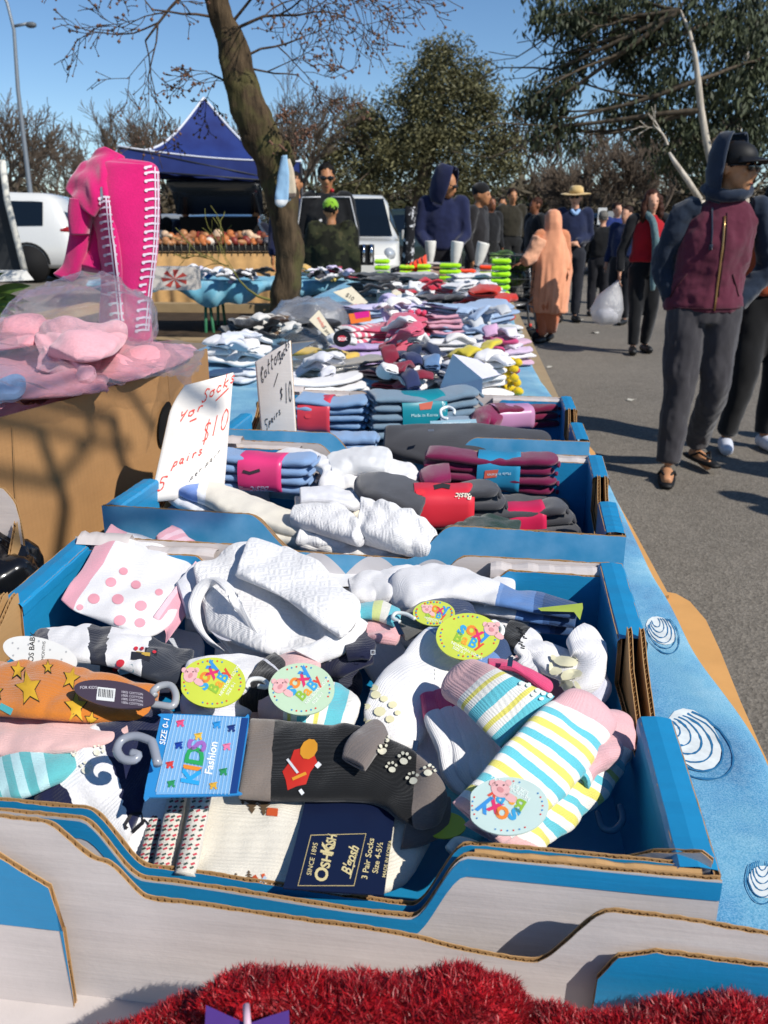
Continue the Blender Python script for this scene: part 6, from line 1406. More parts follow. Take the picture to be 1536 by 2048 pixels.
 f = fuse(m, vox * 1.2, 2); wrinkle(f, wr, 10, 6, (1, 1, .7)); wrinkle(f, wr * .35, 28, 8); fin(f).build('sleeves' if coat else 'top', [cloth(coat or top, 300, 'jersey', .12)], T)
 if shoes:
  for s_ in 'RL':
   m = MB(); a, t_ = P['an' + s_], P['to' + s_]; d = t_ - a; d.z = 0; d.normalize()
   limb(m, [a - d * .04 * k + Vector((0, 0, -.045 * k)), a + d * .04 * k + Vector((0, 0, -.045 * k)), t_ + Vector((0, 0, .008)), t_ + d * .03 * k], [.042 * k, .047 * k, .040 * k, .022 * k]); m.v = [(p[0], p[1], max(p[2], .002)) for p in m.v]
   fin(m).build('shoe', [plain(shoe, .5, .4)], T)
 ctx = dict(T=T, P=P, q=q, Rz=Rz, k=k, fin=fin, W=W, ax=ax, vox=vox)
 if extra: extra(ctx)
 return T, ctx
def hood_up(c, col, scale=1.0, cap=False):
 m = MB(); q, Rz, k = c['q'], c['Rz'], c['k']
 RG = []
 for i in range(22):                      # open shell round the back and the sides of the head
  th = -math.pi * (.10 if cap else .22) + math.pi * (1.02 if cap else 1.14) * i / 21
  r = []
  for j in range(26):
   hw_ = .52 if cap else .70; a = math.pi * hw_ * (-1 + 2 * j / 25)   # 0 = back
   rx, ry, rz = .108 * scale, .128 * scale, .142 * scale
   x = rx * math.sin(a) * (.55 + .45 * math.sin(max(th, 0))); y = ry * math.cos(a) * (.55 + .45 * math.sin(max(th, 0)))
   z = rz * math.cos(th) * (1 if th < math.pi / 2 else 1.35)
   if cap and math.cos(a) < -.2 and th < 1.1: y = max(y, -.01);
   r.append(q(x, y + .02, z + .02))
  RG.append(r)
 m.rings(RG, cap=False, closed=False); wrinkle(m, .008 * k, 14, 3)
 o = c['fin'](m).build('hood', [cloth(col, 300, 'jersey', .12)], c['T']); s_ = o.modifiers.new('t', 'SOLIDIFY'); s_.thickness = .008; s_.offset = 0
def beanie(c, col, h=1.0):
 m = MB(); q, Rz, k = c['q'], c['Rz'], c['k']; m.ball(q(0, .016, .052), (.087 * k, .100 * k, .082 * k * h), 22, rot=Rz); c['fin'](wrinkle(m, .004, 40, 2)).build('beanie', [cloth(col, 260, 'wool', .15)], c['T'])
def shades(c):
 m = MB(); q, Rz, k = c['q'], c['Rz'], c['k']
 for sx in (-1, 1): m.ball(q(sx * .032, -.092, .008), (.030 * k, .010 * k, .021 * k), 12, rot=Rz)
 m.tube([q(-.06, -.086, .014), q(0, -.099, .016), q(.06, -.086, .014)], .004 * k, 6)
 for sx in (-1, 1): m.tube([q(sx * .06, -.084, .014), q(sx * .079, -.03, .012), q(sx * .082, .02, .010)], .0035 * k, 6)
 c['fin'](m).build('sunglasses', [plain('#0c0c0e', .12, .7, var=0)], c['T'])
def near_extra(c):
 T, q, Rz, k, fin, P = c['T'], c['q'], c['Rz'], c['k'], c['fin'], c['P']
 blk = plain('#121214', .6, .3); nav = cloth('#1f2a3c', 300, 'jersey', .12)
 m = MB(); m.ball(q(0, .008, .050), (.086 * k, .102 * k, .076 * k), 26, rot=Rz)
 m.v = [p for p in m.v]
 cap_ = m
 fin(cap_).build('cap', [blk], T)
 m = MB(); RG = []
 for i in range(10):
  t = i / 9; r = []
  for j in range(13):
   a = math.pi * (-.36 + .72 * j / 12); rr = .088 + .070 * t * math.cos(a) ** .5
   r.append(q(rr * math.sin(a) * .95, -rr * math.cos(a) * 1.12, .050 - .012 * t - .02 * (math.sin(a) ** 2) * t))
  RG.append(r)
 m.rings(RG, cap=False, closed=False); o = fin(m).build('cap_brim', [blk], T); s_ = o.modifiers.new('t', 'SOLIDIFY'); s_.thickness = .005
 shades(c); hood_up(c, '#232e40', 1.0, True)
 m = MB(); n0 = P['neck'] + Vector((0, .0, .01)); pts = []
 for j in range(25):
  a = 2 * math.pi * j / 24; pts.append(n0 + Vector((.098 * k * math.sin(a), -.088 * k * math.cos(a), (.035 + .03 * math.cos(a + math.pi)) * k)))
 m.tube(pts, .030 * k, 12, cap=False); m = fuse(m, .008, 2); wrinkle(m, .006, 20, 3); fin(m).build('hood_collar', [nav], T)
 front = lambda x, z: Vector((x, -.5, z))
 bv_ = None
 for o in T.children:
  if o.name.startswith('jacket_body'): jb = o
 V = [v.co for v in jb.data.vertices]; bv_ = BVHTree.FromPolygons([tuple(v) for v in V], [tuple(p.vertices) for p in jb.data.polygons])
 def onf(pts, w, name, mat, off=.003, raise_=0):
  Pp = []
  for x, z in pts:
   a = c['W'](Vector((x * k, -.6, z * k))); d = (c['W'](Vector((x * k, 0, z * k))) - a).normalized(); h = bv_.ray_cast(a, d)
   if h[0] is not None: Pp.append(h[0] - d * off)
  if len(Pp) > 1: m = MB(); m.tube(Pp, w, 8); m.build(name, [mat], T)
 onf([(.045, .92 + .051 * i) for i in range(10)], .0055, 'zip', plain('#b08a5a', .3, .6, .8), .002)
 onf([(.045 + .012, .99 + .045 * i) for i in range(10)], .004, 'zip_tape', plain('#3c1622', .8), .001)
 onf([(-.01, 1.42), (-.012, 1.36), (-.01, 1.30), (-.012, 1.24)], .0045, 'drawstring', nav, .006)
 onf([(-.012, 1.245), (-.012, 1.22)], .009, 'drawstring', nav, .006)
 onf([(-.10, 1.10), (-.14, 1.04), (-.165, .98)], .0035, 'pocket_seam', plain('#3a1822', .9), .001); onf([(.12, 1.10), (.15, 1.04), (.17, .99)], .0035, 'pocket_seam', plain('#3a1822', .9), .001)
 onf([(-.15 + .02 * i, .93) for i in range(19)], .0035, 'hem_seam', plain('#3a1822', .9), .001)
 for s_ in 'RL':           # flip flops
  a, t_ = P['an' + s_], P['to' + s_]; d = t_ - a; d.z = 0; d.normalize(); nx = Vector((-d.y, d.x, 0)); z0 = max(a.z - .085 * k, .0)
  zz = z0
  m = MB(); RG = []
  for i in range(12):
   t = i / 11; w_ = .046 * k * (math.sin(math.pi * (.12 + .80 * t)) ** .5); cc = a + d * (-.075 + .31 * t) * k; cc.z = zz + .008
   RG.append([cc - nx * w_, cc + nx * w_, cc + nx * w_ + Vector((0, 0, .016)), cc - nx * w_ + Vector((0, 0, .016))])
  m.rings(RG); fin(m).build('flip_flop', [blk], T)
  m = MB(); tp_ = a + d * .165 * k; tp_.z = zz + .04
  for sg in (-1, 1): m.tube([tp_, a + d * .10 * k + nx * sg * .035 * k + Vector((0, 0, zz + .065 - a.z)), a + d * .03 * k + nx * sg * .046 * k + Vector((0, 0, zz + .03 - a.z))], .007 * k, 8)
  fin(m).build('flip_flop_strap', [blk], T)
loc = gnd(1418, 4.36)
person('man in a maroon and navy hooded jacket, black cap and sunglasses, walking in flip-flops', loc, 1.66, 0,
  dict(pel=(.02, 0, .95), chest=(.045, 0, 1.25), neck=(.07, 0, 1.46), head=(.095, -.03, 1.605), shR=(-.125, 0, 1.39), shL=(.262, .0, 1.39), elR=(-.205, .05, 1.13), elL=(.345, .06, 1.13), wrR=(-.135, -.01, .93), wrL=(.185, .0, .93), hdR=(.1, 0, -1), hdL=(-.1, 0, -1),
   hipR=(-.06, 0, .92), hipL=(.11, 0, .92), knR=(-.07, -.05, .50), knL=(.13, .0, .50), anR=(-.085, -.06, .085), anL=(.13, .24, .12), toR=(-.12, -.23, .025), toL=(.18, .09, .03)),
  skin='tan', top='#5a2436', coat='#1d2838', legs='#3d3b3f', fine=True, head_yaw=48, head_pitch=4, hair='#1a1412', extra=near_extra, bulk=1.06, shoes=False, wr=.014, toplen=.08, female=1.1)
loc = gnd(1560, 4.95)
person('person in a burnt orange sweater and black trousers, cut off by the right edge', loc, 1.58, 0, dict(knR=(-.12, -.1, .5), anR=(-.17, -.06, .09), toR=(-.2, -.22, .03)), skin='olive', top='#a04a2a', legs='#141416', shoe='#c9cdda', head_yaw=20, hair='#15110f', hairlen=.05, bulk=1.1, female=1)
def woman_x(c):
 T, q, k, fin, P = c['T'], c['q'], c['k'], c['fin'], c['P']
 m = MB(); limb(m, [(-.07 * k, -.03, 1.50 * k), (.0, -.13, 1.40 * k), (.05 * k, -.165, 1.2 * k), (.055 * k, -.17, .95 * k), (.06 * k, -.15, .70 * k)], [.03, .034, .036, .034, .025]); limb(m, [(.08 * k, .0, 1.5 * k), (.0, .06, 1.52 * k), (-.08 * k, -.02, 1.5 * k)], [.04, .045, .04])
 f = fuse(m, .012, 1); wrinkle(f, .012, 16, 3, (1, 1, .3)); fin(f).build('scarf', [cloth('#5b7478', 120, 'scarf', .4)], T)
 m = MB(); m.ball(Vector((.16 * k, -.26, 1.16 * k)), (.05, .04, .045), 12); fin(m).build('paper_cup', [plain('#d8d8da', .5)], T)
hR = gnd(1300, 8.85)
T, c = person('long haired woman in a red vest and grey scarf, carrying a white plastic bag', hR, 1.60, 0,
  dict(elR=(-.26, .02, 1.12), wrR=(-.28, -.04, .88), elL=(.25, .02, 1.12), wrL=(.16, -.2, 1.14), hdL=(0, -1, .2), knR=(-.08, -.05, .5), anR=(-.07, -.06, .09), toR=(-.09, -.22, .03), anL=(.09, .12, .09), toL=(.12, -.04, .03)),
  skin='pale', top='#a01420', coat='#17181c', legs='#121316', shoe='#141414', head_yaw=8, bulk=.98, hair='#3a2118', hairlen=.14, extra=woman_x, female=1)
w_ = c['W'](c['P']['wrR'] + Vector((0, -.02, -.08)))
T = thing('carrier_bag', 'white plastic carrier bag hanging from the hand of the woman in the red vest', 'carrier bag', tuple(w_ - Vector((0, 0, .42))))
m = MB(); m.loft([(w_ + Vector((-.10, 0, -.42)), .10, .07), (w_ + Vector((-.10, 0, -.40)), .14, .10), (w_ + Vector((-.10, 0, -.28)), .165, .11), (w_ + Vector((-.08, 0, -.15)), .12, .07), (w_ + Vector((-.03, 0, -.03)), .04, .02), (w_, .015, .012)], 24); wrinkle(m, .02, 14, 3); m.build('bag', [plastic('bag_film', (.9, .9, .95), .55, .3, 20)], T)
m = MB(); m.ball(w_ + Vector((-.10, 0, -.34)), (.12, .09, .07), 18); wrinkle(m, .02, 20, 8); m.build('contents', [plain('#dcdcdc', .7)], T)
def peach_x(c):
 T, q, k, fin, P = c['T'], c['q'], c['k'], c['fin'], c['P']
 m = MB(); z = lambda a: a * k
 m.loft([(Vector((0.02, .02, z(.40))), .25 * k, .20 * k), (Vector((.02, .03, z(.62))), .27 * k, .22 * k), (Vector((.03, .03, z(.95))), .27 * k, .21 * k), (Vector((.01, .02, z(1.2))), .25 * k, .18 * k), (Vector((0, .01, z(1.38))), .20 * k, .14 * k), (Vector((0, 0, z(1.48))), .13 * k, .12 * k), (Vector((0, 0, z(1.58))), .118 * k, .13 * k), (Vector((0, .01, z(1.67))), .112 * k, .125 * k), (Vector((0, .01, z(1.72))), .085 * k, .10 * k), (Vector((0, .01, z(1.745))), .04 * k, .05 * k)], 40)
 V = []
 for p in m.v:
  a = math.atan2(p[1], p[0]); h = max(0, 1.45 * k - p[2]); r = 1 + .055 * min(h * 1.6, 1) * math.sin(a * 15 + 2.0 * math.sin(p[2] * 2.5)); V.append((p[0] * r, p[1] * r, p[2]))
 m.v = V; f = fuse(m, .012, 1); wrinkle(f, .014, 9, 3, (1, 1, .35)); fin(f).build('head_scarf_and_shawl', [cloth('#e09a76', 200, 'veil', .10)], T)
 m = MB(); m.loft([(Vector((0, .0, z(.14))), .14 * k, .10 * k), (Vector((0, 0, z(.3))), .17 * k, .13 * k), (Vector((0, 0, z(.5))), .20 * k, .16 * k), (Vector((0, 0, z(.9))), .2 * k, .15 * k)], 30); wrinkle(m, .02, 10, 5); fin(m).build('skirt', [cloth('#c0704c', 200, 'veil', .12)], T)
 m = MB(); limb(m, [(-.17 * k, -.02, 1.38 * k), (-.28 * k, -.02, 1.16 * k), (-.40 * k, -.06, 1.08 * k)], [.09, .085, .06]); m2 = fuse(m, .012, 1); wrinkle(m2, .01, 14, 2); fin(m2).build('sleeve', [cloth('#d9a080', 200, 'veil', .12)], T)
loc = gnd(1106, 9.7)
person('woman in a long peach coloured head scarf and dress, pushing a shopping trolley', loc, 1.42, 15, dict(elR=(-.30, .0, 1.18), wrR=(-.44, -.06, 1.06), hdR=(-1, 0, -.3), elL=(.26, .05, 1.12), wrL=(.2, -.1, .95), anR=(-.08, -.08, .09), anL=(.1, .1, .11), toR=(-.18, -.16, .03), toL=(.02, .0, .04)),
  skin='brown', top='#c9835f', legs='#b86a48', shoe='#141210', head_yaw=-60, extra=peach_x, female=1)
def straw(c):
 q, Rz, k = c['q'], c['Rz'], c['k']; m = MB(); m.loft([(q(0, .01, .05), .105, .115), (q(0, .01, .13), .085, .095), (q(0, .01, .155), .05, .06)], 24); RG = []
 for r_, z in ((.09, .052), (.14, .056), (.19, .048), (.20, .04)): RG.append([q(r_ * math.cos(a), r_ * math.sin(a) * 1.1, z + .01 * math.cos(2 * a)) for a in [2 * math.pi * j / 28 for j in range(28)]])
 m.rings(RG, cap=False); c['fin'](m).build('straw_hat', [cloth('#c9ab74', 160, 'straw', .15)], c['T']); shades(c)
 m = MB(); limb(m, [c['P']['neck'] + Vector((-.05, -.06, .0)), c['P']['neck'] + Vector((0, -.085, -.05)), c['P']['neck'] + Vector((.05, -.06, .0))], [.022, .025, .022]); c['fin'](m).build('shirt_collar', [plain('#8fb0d8', .8)], c['T'])
person('man in a straw hat and navy jumper standing behind the peach scarf', gnd(1148, 11.8), 1.72, 0, dict(elL=(.22, .03, 1.12), wrL=(.03, -.2, 1.05), hdL=(-1, -.2, 0), elR=(-.2, .04, 1.14), wrR=(-.06, -.19, 1.02), hdR=(1, -.2, 0)), skin='pale', top='#1c2440', legs='#20222a', head_yaw=-15, extra=straw, hair='#4a3a30')
def h1x(c): hood_up(c, '#1a2040', 1.05); shades(c)
person('man in a navy hoodie with the hood up, looking down by the mannequin legs', gnd(886, 8.9), 1.80, 0, dict(head=(.03, -.06, 1.58), neck=(0, -.01, 1.45), elR=(-.22, -.02, 1.14), wrR=(-.1, -.2, .98), elL=(.22, -.02, 1.14), wrL=(.12, -.2, .98)), skin='olive', top='#1c2242', legs='#15151b', head_yaw=70, head_pitch=18, extra=h1x, bulk=1.0)
person('man in a black beanie and dark jacket, standing right of the navy hoodie', gnd(955, 9.6), 1.70, 70, dict(head=(0, -.04, 1.60)), skin='olive', top='#1d1b1d', legs='#15151b', extra=lambda c: beanie(c, '#121214'), bulk=1.0)
def jkx(c):
 T, P, k, fin = c['T'], c['P'], c['k'], c['fin']; wt_ = plain('#b9babd', .6)
 for sg, s_ in ((-1, 'R'), (1, 'L')):
  m = MB(); a, b_, e = P['sh' + s_], P['el' + s_], P['wr' + s_]; o_ = Vector((sg * .045, -.06, .02)) * k
  m.tube([P['neck'] + Vector((sg * .05, -.07, -.02)), a + o_, L3(a, b_, .5) + o_, b_ + o_, L3(b_, e, .7) + o_], .007, 8); fin(m).build('white_piping', [wt_], T)
 m = MB(); m.tube([Vector((-.03, -.14, 1.24)) * k, Vector((-.14, -.135, 1.18)) * k], .012, 8); fin(m).build('white_piping', [wt_], T)
 shades(c)
 m = MB(); m.ball(P['neck'] + Vector((.06, -.05, .04)), (.02, .02, .02), 8); fin(m).build('red_earphone', [plain('#b0202c', .5)], T)
person('dark haired man in a black track jacket with white piping and sunglasses, beside the tree', gnd(655, 8.9), 1.84, 0, None, skin='olive', top='#141518', legs='#131316', head_yaw=12, head_pitch=10, hair='#15120f', extra=jkx, bulk=1.08)
def kidx(c):
 beanie(c, '#7fae2c', 1.05)
m_camo, nt_, b__ = newmat('camouflage'); setb(b__, .85, .2)
nt_.links.new(ramp(nt_, noise_n(nt_, mapping(nt_), 7, 3, .6), [(.35, '#17180f'), (.5, '#2c2e1c'), (.62, '#3f3c26')], True), b__.inputs['Base Color'])
T, c = person('child in a camouflage jacket and lime green beanie, back turned, beside the tree', gnd(662, 8.35), 1.50, 180, None, skin='olive', top='#2a2b1c', legs='#17181a', hair='#1a1512', extra=kidx, bulk=1.5, toplen=.18)
for o in T.children:
 if o.name.startswith('top'): o.data.materials[0] = m_camo
crowd = [('grey haired person in a black coat, back turned, beyond the straw hat', 1206, 12.5, 1.45, 170, '#131417', '#1c1c22', '#6a6660', 'pale'),
   ('person in a royal blue jacket beside the road signs', 1232, 14.5, 1.6, 30, '#1a2c66', '#15161c', '#2a1c16', 'pale'),
   ('person in a dark blue coat left of the woman with the red vest', 1252, 11.5, 1.5, -40, '#16264a', '#14161c', '#2a1c16', 'pale'),
   ('person in a black jacket among the trees right of the beanie man', 980, 14.5, 1.7, 40, '#151517', '#141414', '#241a16', 'brown'),
   ('person in an olive brown coat in the crowd, left of the peach scarf', 1022, 15.5, 1.85, 20, '#2c281e', '#1a1a1a', '#2a1c14', 'olive'),
   ('person in a dark coat directly left of the peach scarf', 1070, 13.5, 1.65, -60, '#17171a', '#141414', '#3a2218', 'brown'),
   ('person in a dark grey coat near the shopping trolley', 1003, 17.0, 1.75, 0, '#202024', '#141414', '#1c1614', 'olive'),
   ('person in a navy jumper at the second hand table, left', 372, 15.5, 1.55, 30, '#161c30', '#141414', '#15110f', 'brown'),
   ('person in a dark red top bending at the second hand table', 392, 17.0, 1.35, 60, '#6a1c22', '#141414', '#1a1412', 'brown'),
   ('person in black standing beyond the pink fleece', 318, 15.5, 1.6, 0, '#16171a', '#141414', '#15110f', 'olive'),
   ('person in a dark jacket right behind the tree trunk', 512, 15.5, 1.5, 10, '#1c2030', '#141414', '#15110f', 'olive'),
   ('tall person in navy and grey half hidden by the tree trunk', 592, 9.6, 1.80, 0, '#1b2140', '#3a4250', '#15110f', 'olive')]
for lb_, u, D_, H_, fc, tp_, lg, hr, sk_ in crowd:
 person(lb_, gnd(u, D_), H_, fc, dict(elL=(.24, -.04, 1.15), wrL=(.1, -.2, 1.0)) if u % 2 else None, skin=sk_, top=tp_, legs=lg, hair=hr, group='shoppers in the background', bulk=1.12)
for i, (x, y) in enumerate(((2.9, 3.1), (3.6, 2.3), (2.95, 3.85), (3.35, 4.45))):
 person('shopper standing just outside the right side of the frame, %s from the camera' % ['second', 'nearest', 'third', 'furthest'][i], (x, y, 0), 1.7, 20, None, top='#2a3040', legs='#1c1c20', hair='#201814', group='shoppers right of the frame')
def trolley():
 c0 = gnd(1020, 9.9); T = thing('shopping_trolley', 'wire shopping trolley loaded with watermelons, pushed by the woman in peach', 'shopping trolley', tuple(c0))
 st_ = plain('#77797c', .35, .5, .7); dk = plain('#2b2f33', .5)
 W2, Ln = .24, .42
 def P(x, y, z): return c0 + RT * x * .62 + FH * y + Vector((0, 0, z * .92))
 m = MB(); lo, hi = .48, 1.02
 for k in range(13):
  t = k / 12
  for sy in (-1, 1): m.tube([P(-.42 + .80 * t, sy * W2 * .85, lo + .03 * (1 - t)), P(-.46 + .90 * t, sy * W2, hi)], .0035, 5)
 for k in range(7):
  z = lo + (hi - lo) * k / 6
  for sy in (-1, 1): m.tube([P(-.44, sy * W2, z), P(.42, sy * W2, z)], .0045 if k < 6 else .009, 5)
  for sx in (-.44, .42): m.tube([P(sx, -W2, z), P(sx, W2, z)], .0045 if k < 6 else .009, 5)
 for k in range(8): m.tube([P(-.42, -W2 + 2 * W2 * k / 7, lo), P(.40, -W2 + 2 * W2 * k / 7, lo)], .004, 5)
 m.build('basket', [dk], T)
 m = MB()
 for sy in (-1, 1): m.tube([P(.42, sy * W2, .98), P(.50, sy * W2, .60), P(.30, sy * W2, .46), P(.44, sy * .25, .42), P(.52, sy * .26, .12)], .013, 8)
 for sy in (-1, 1): m.tube([P(.30, sy * W2, .46), P(-.10, sy * .22, .42), P(-.22, sy * .2, .12)], .013, 8); m.tube([P(-.22, sy * .2, .16), P(.52, sy * .26, .16)], .011, 8)
 m.build('frame', [st_], T)
 m = MB(); m.tube([P(.52, -W2, 1.03), P(.52, W2, 1.03)], .016, 10); m.build('handle', [plain('#9c1c24', .4)], T)
 for sx, sy in ((.53, -.26), (.53, .26), (-.22, -.2), (-.22, .2)):
  w = MB(); c = P(sx, sy, .07); w.tube([c - FH * .018, c + FH * .018], .065, 16); w.build('wheel', [plain('#151517', .7)], T)
  w = MB(); w.tube([c + Vector((0, 0, .05)), c + Vector((0, 0, .09))], .02, 10); w.build('wheel_cap', [plain('#c43a30', .5)], T)
 ml_, nt, b = newmat('melon_rind'); setb(b, .35, .5); nt.links.new(ramp(nt, noise_n(nt, mapping(nt, scale=(1, 6, 6)), 5, 4), [(.42, '#17261a'), (.6, '#5f7c3a')]), b.inputs['Base Color'])
 for i, (x, y, z, r) in enumerate(((.22, -.05, .93, .10), (-.05, .06, .97, .11), (-.30, -.04, .95, .10), (.1, .05, .75, .12))):
  w = MB(); w.ball(P(x, y, z), (r * 1.3, r, r * .9), 22); single(w, 'watermelon', [ml_], ['dark green watermelon at the handle end of the shopping trolley', 'pale striped watermelon in the middle of the shopping trolley', 'watermelon at the front end of the shopping trolley', 'watermelon underneath the others in the shopping trolley'][i], 'watermelon', 'watermelons in the shopping trolley')
trolley()
# ============================================================ LEFT SIDE: clothes in plastic, fleece, fluffy things
pk = cloth('#d7929c', 220, 'fleece_pink', .12); pk2 = cloth('#dfa3ab', 220, 'fleece_pink2', .12); hot = cloth('#c81468', 240, 'fleece', .10, .6, .5)
GP = 'pink baby clothes in the brown box'
def wsock(rows, thick, mat, name, label, cat, group, M=60, N=36, **k):
 mb = soft(rows, thick, M, N, **k); return single(mb, name, [mat], label, cat, group)
for i, (rows, th, mt, lb) in enumerate((
 ([(at(-60, 700, 1.06), at(-40, 800, 1.05)), (at(60, 680, 1.08), at(120, 790, 1.06)), (at(200, 680, 1.08), at(240, 770, 1.06))], .03, pk, 'pink garment at the left of the brown box'),
 ([(at(60, 650, 1.10), at(80, 710, 1.09)), (at(150, 640, 1.12), at(170, 720, 1.10)), (at(260, 650, 1.10), at(250, 700, 1.10))], .025, pk2, 'pale pink folded garment on top, under the plastic hump'),
 ([(at(190, 690, 1.085), at(160, 740, 1.07)), (at(260, 690, 1.085), at(250, 760, 1.06)), (at(340, 690, 1.08), at(320, 740, 1.06)), (at(400, 700, 1.06), at(370, 725, 1.055))], .018, pk, 'pink garment with a long fold running to the right corner of the brown box'),
 ([(at(90, 705, 1.09), at(70, 735, 1.08)), (at(150, 720, 1.095), at(130, 760, 1.07)), (at(200, 745, 1.08), at(180, 775, 1.065))], .014, pk2, 'narrow pink sleeve bent over the middle of the box edge'),
 ([(at(130, 735, 1.085), at(100, 765, 1.07)), (at(180, 755, 1.075), at(150, 785, 1.06)), (at(230, 768, 1.065), at(200, 785, 1.058))], .012, pk, 'short pink sleeve just inside the rim of the brown box'),
 ([(at(-60, 745, 1.08), at(-60, 800, 1.06)), (at(0, 750, 1.08), at(0, 800, 1.06)), (at(55, 760, 1.075), at(50, 795, 1.06))], .012, cloth('#7f9cc4', 220, 'fleece_blue'), 'light blue garment in plastic at the left rim of the brown box'),
 ([(at(-60, 650, 1.10), at(-40, 700, 1.09)), (at(40, 640, 1.11), at(60, 690, 1.10)), (at(120, 640, 1.10), at(120, 680, 1.09))], .022, pk, 'crumpled pink garment behind, at the left edge of the frame'),
 ([(at(-60, 740, 1.0), at(-40, 860, .95)), (at(150, 720, 1.01), at(150, 800, .99)), (at(390, 700, 1.02), at(330, 760, 1.0))], .04, pk, 'pink garments filling the bottom of the brown box'))):
 wsock(rows, th * .42, mt, 'baby_garment', lb, 'garment', GP, seed=500 + i, M=90, N=60, wr=.016, wf=11, sq=2.8, fold=.004, toe=.2, cuff=.1)
def sheetfilm(label, pxgrid, zf, mat, amp, seed, nu=60, nv=44, group=None):
 (u0, v0), (u1, v1), (u2, v2), (u3, v3) = pxgrid; m = MB(); RG = []
 for i in range(nv + 1):
  b_ = i / nv; r = []
  for j in range(nu + 1):
   a = j / nu; u = (u0 * (1 - a) + u1 * a) * (1 - b_) + (u3 * (1 - a) + u2 * a) * b_; v = (v0 * (1 - a) + v1 * a) * (1 - b_) + (v3 * (1 - a) + v2 * a) * b_
   p = at(u, v, zf(a, b_)); q = p * 11 + Vector((seed, 0, 0)); n1 = noise.noise(q) + .5 * abs(noise.noise(q * 2.4)) + .3 * noise.noise(q * 5)
   r.append(p + Vector((noise.noise(q * 1.3 + Vector((9, 0, 0))) * amp, 0, n1 * amp)))
  RG.append(r)
 m.rings(RG, cap=False, closed=False); return single(m, 'plastic_film', [mat], label, 'plastic film', group)
CF = plastic('clear_film2', (1, .99, .99), .12, .16, 30, .35)
sheetfilm('clear crinkled plastic film lying over the pink clothes', ((-80, 640), (400, 690), (390, 745), (-80, 820)), lambda a, b_: 1.115 - .03 * a - .03 * b_, CF, .014, 3, group='clear plastic over the pink clothes')
sheetfilm('clear plastic bag corner flopping over the right corner of the brown box', ((300, 688), (412, 700), (380, 792), (318, 742)), lambda a, b_: 1.085 - .035 * b_ - .01 * a, CF, .014, 7, 30, 24, group='clear plastic over the pink clothes')
for z_, mt_, lb_, sd_ in ((-.02, pk, 'rumpled pink garments spread over the top of the brown box', 5), (-.035, pk2, 'paler pink garments just below the rumpled ones in the brown box', 8)):
 sheetfilm(lb_, ((-80, 650), (392, 700), (372, 748), (-80, 815)), lambda a, b_: 1.105 + z_ - .035 * a - .02 * b_, mt_, .030, sd_, group=GP)
c = at(170, 640, 1.12); m = MB(); m.ball(c, (.115, .15, .075), 72); wrinkle(m, .026, 9, 4); wrinkle(m, .012, 26, 9); wrinkle(m, .005, 60, 5)
single(m, 'plastic_film', [plastic('clear_film3', (1, 1, 1), .09, .06, 34, .9)], 'puffed hump of shiny clear plastic in front of the hot pink fleece', 'plastic film', 'clear plastic over the pink clothes')
c = at(2, 1140, .88); m = MB(); m.ball(c, (.045, .06, .035), 40); wrinkle(m, .016, 24, 4); wrinkle(m, .006, 70, 4); single(m, 'plastic_bag', [plain('#101012', .18, .6, var=.05)], 'black plastic bag inside the cut down white lined box', 'plastic bag')
def D_(u, v, D): return atD(u, v, D)
Dh = 2.15
T = thing('fleece_garment', 'hot pink fleece with a hood and white blanket stitching, standing behind the brown box', 'fleece garment', tuple(D_(260, 665, Dh)))
fm = []
def fpart(name, rows, th, **k):
 o = soft(rows, th, 80, 40, toe=.04, cuff=.02, **k).build(name, [hot], T); fm.append(o); return o
fpart('front_panel', [(D_(208, 312, Dh + .02), D_(300, 325, Dh)), (D_(205, 340, Dh), D_(318, 342, Dh + .02)), (D_(212, 420, Dh - .04), D_(318, 420, Dh + .03)), (D_(222, 500, Dh - .04), D_(313, 500, Dh + .03)), (D_(238, 590, Dh - .02), D_(303, 590, Dh + .03)), (D_(246, 700, Dh), D_(308, 700, Dh + .02))], [.02, .032, .034, .03, .026, .02], seed=71, wr=.006, wf=9, sq=2.6)
fpart('side_panel', [(D_(186, 360, Dh + .02), D_(212, 362, Dh - .03)), (D_(192, 430, Dh + .04), D_(226, 430, Dh - .05)), (D_(203, 520, Dh + .04), D_(238, 520, Dh - .05)), (D_(204, 600, Dh + .04), D_(243, 600, Dh - .03)), (D_(206, 700, Dh + .04), D_(250, 700, Dh - .02))], .016, seed=72, wr=.006, wf=12)
fpart('hood', [(D_(206, 297, Dh + .05), D_(250, 312, Dh + .02)), (D_(186, 318, Dh + .06), D_(222, 352, Dh - .02)), (D_(160, 345, Dh + .04), D_(202, 400, Dh - .04)), (D_(134, 386, Dh + .02), D_(184, 436, Dh - .04))], [.014, .022, .026, .018], seed=73, wr=.010, wf=12, sq=2.6, fold=.006)
fpart('hood_lining', [(D_(140, 395, Dh), D_(190, 400, Dh)), (D_(138, 425, Dh), D_(186, 430, Dh)), (D_(142, 470, Dh), D_(178, 470, Dh))], .03, seed=74, wr=.008, wf=12)
fpart('sleeve', [(D_(140, 430, Dh + .02), D_(178, 430, Dh)), (D_(142, 480, Dh + .02), D_(176, 480, Dh)), (D_(128, 530, Dh + .02), D_(160, 540, Dh)), (D_(108, 552, Dh + .02), D_(140, 565, Dh))], .018, seed=75, wr=.006, wf=14)
fpart('sleeve', [(D_(172, 440, Dh + .05), D_(205, 440, Dh + .02)), (D_(165, 500, Dh + .05), D_(204, 500, Dh + .02)), (D_(145, 535, Dh + .03), D_(200, 545, Dh))], .020, seed=76, wr=.008, wf=14)
wt2 = plain('#d9c6d4', .8, var=.05); bvf = bvh_of(fm)
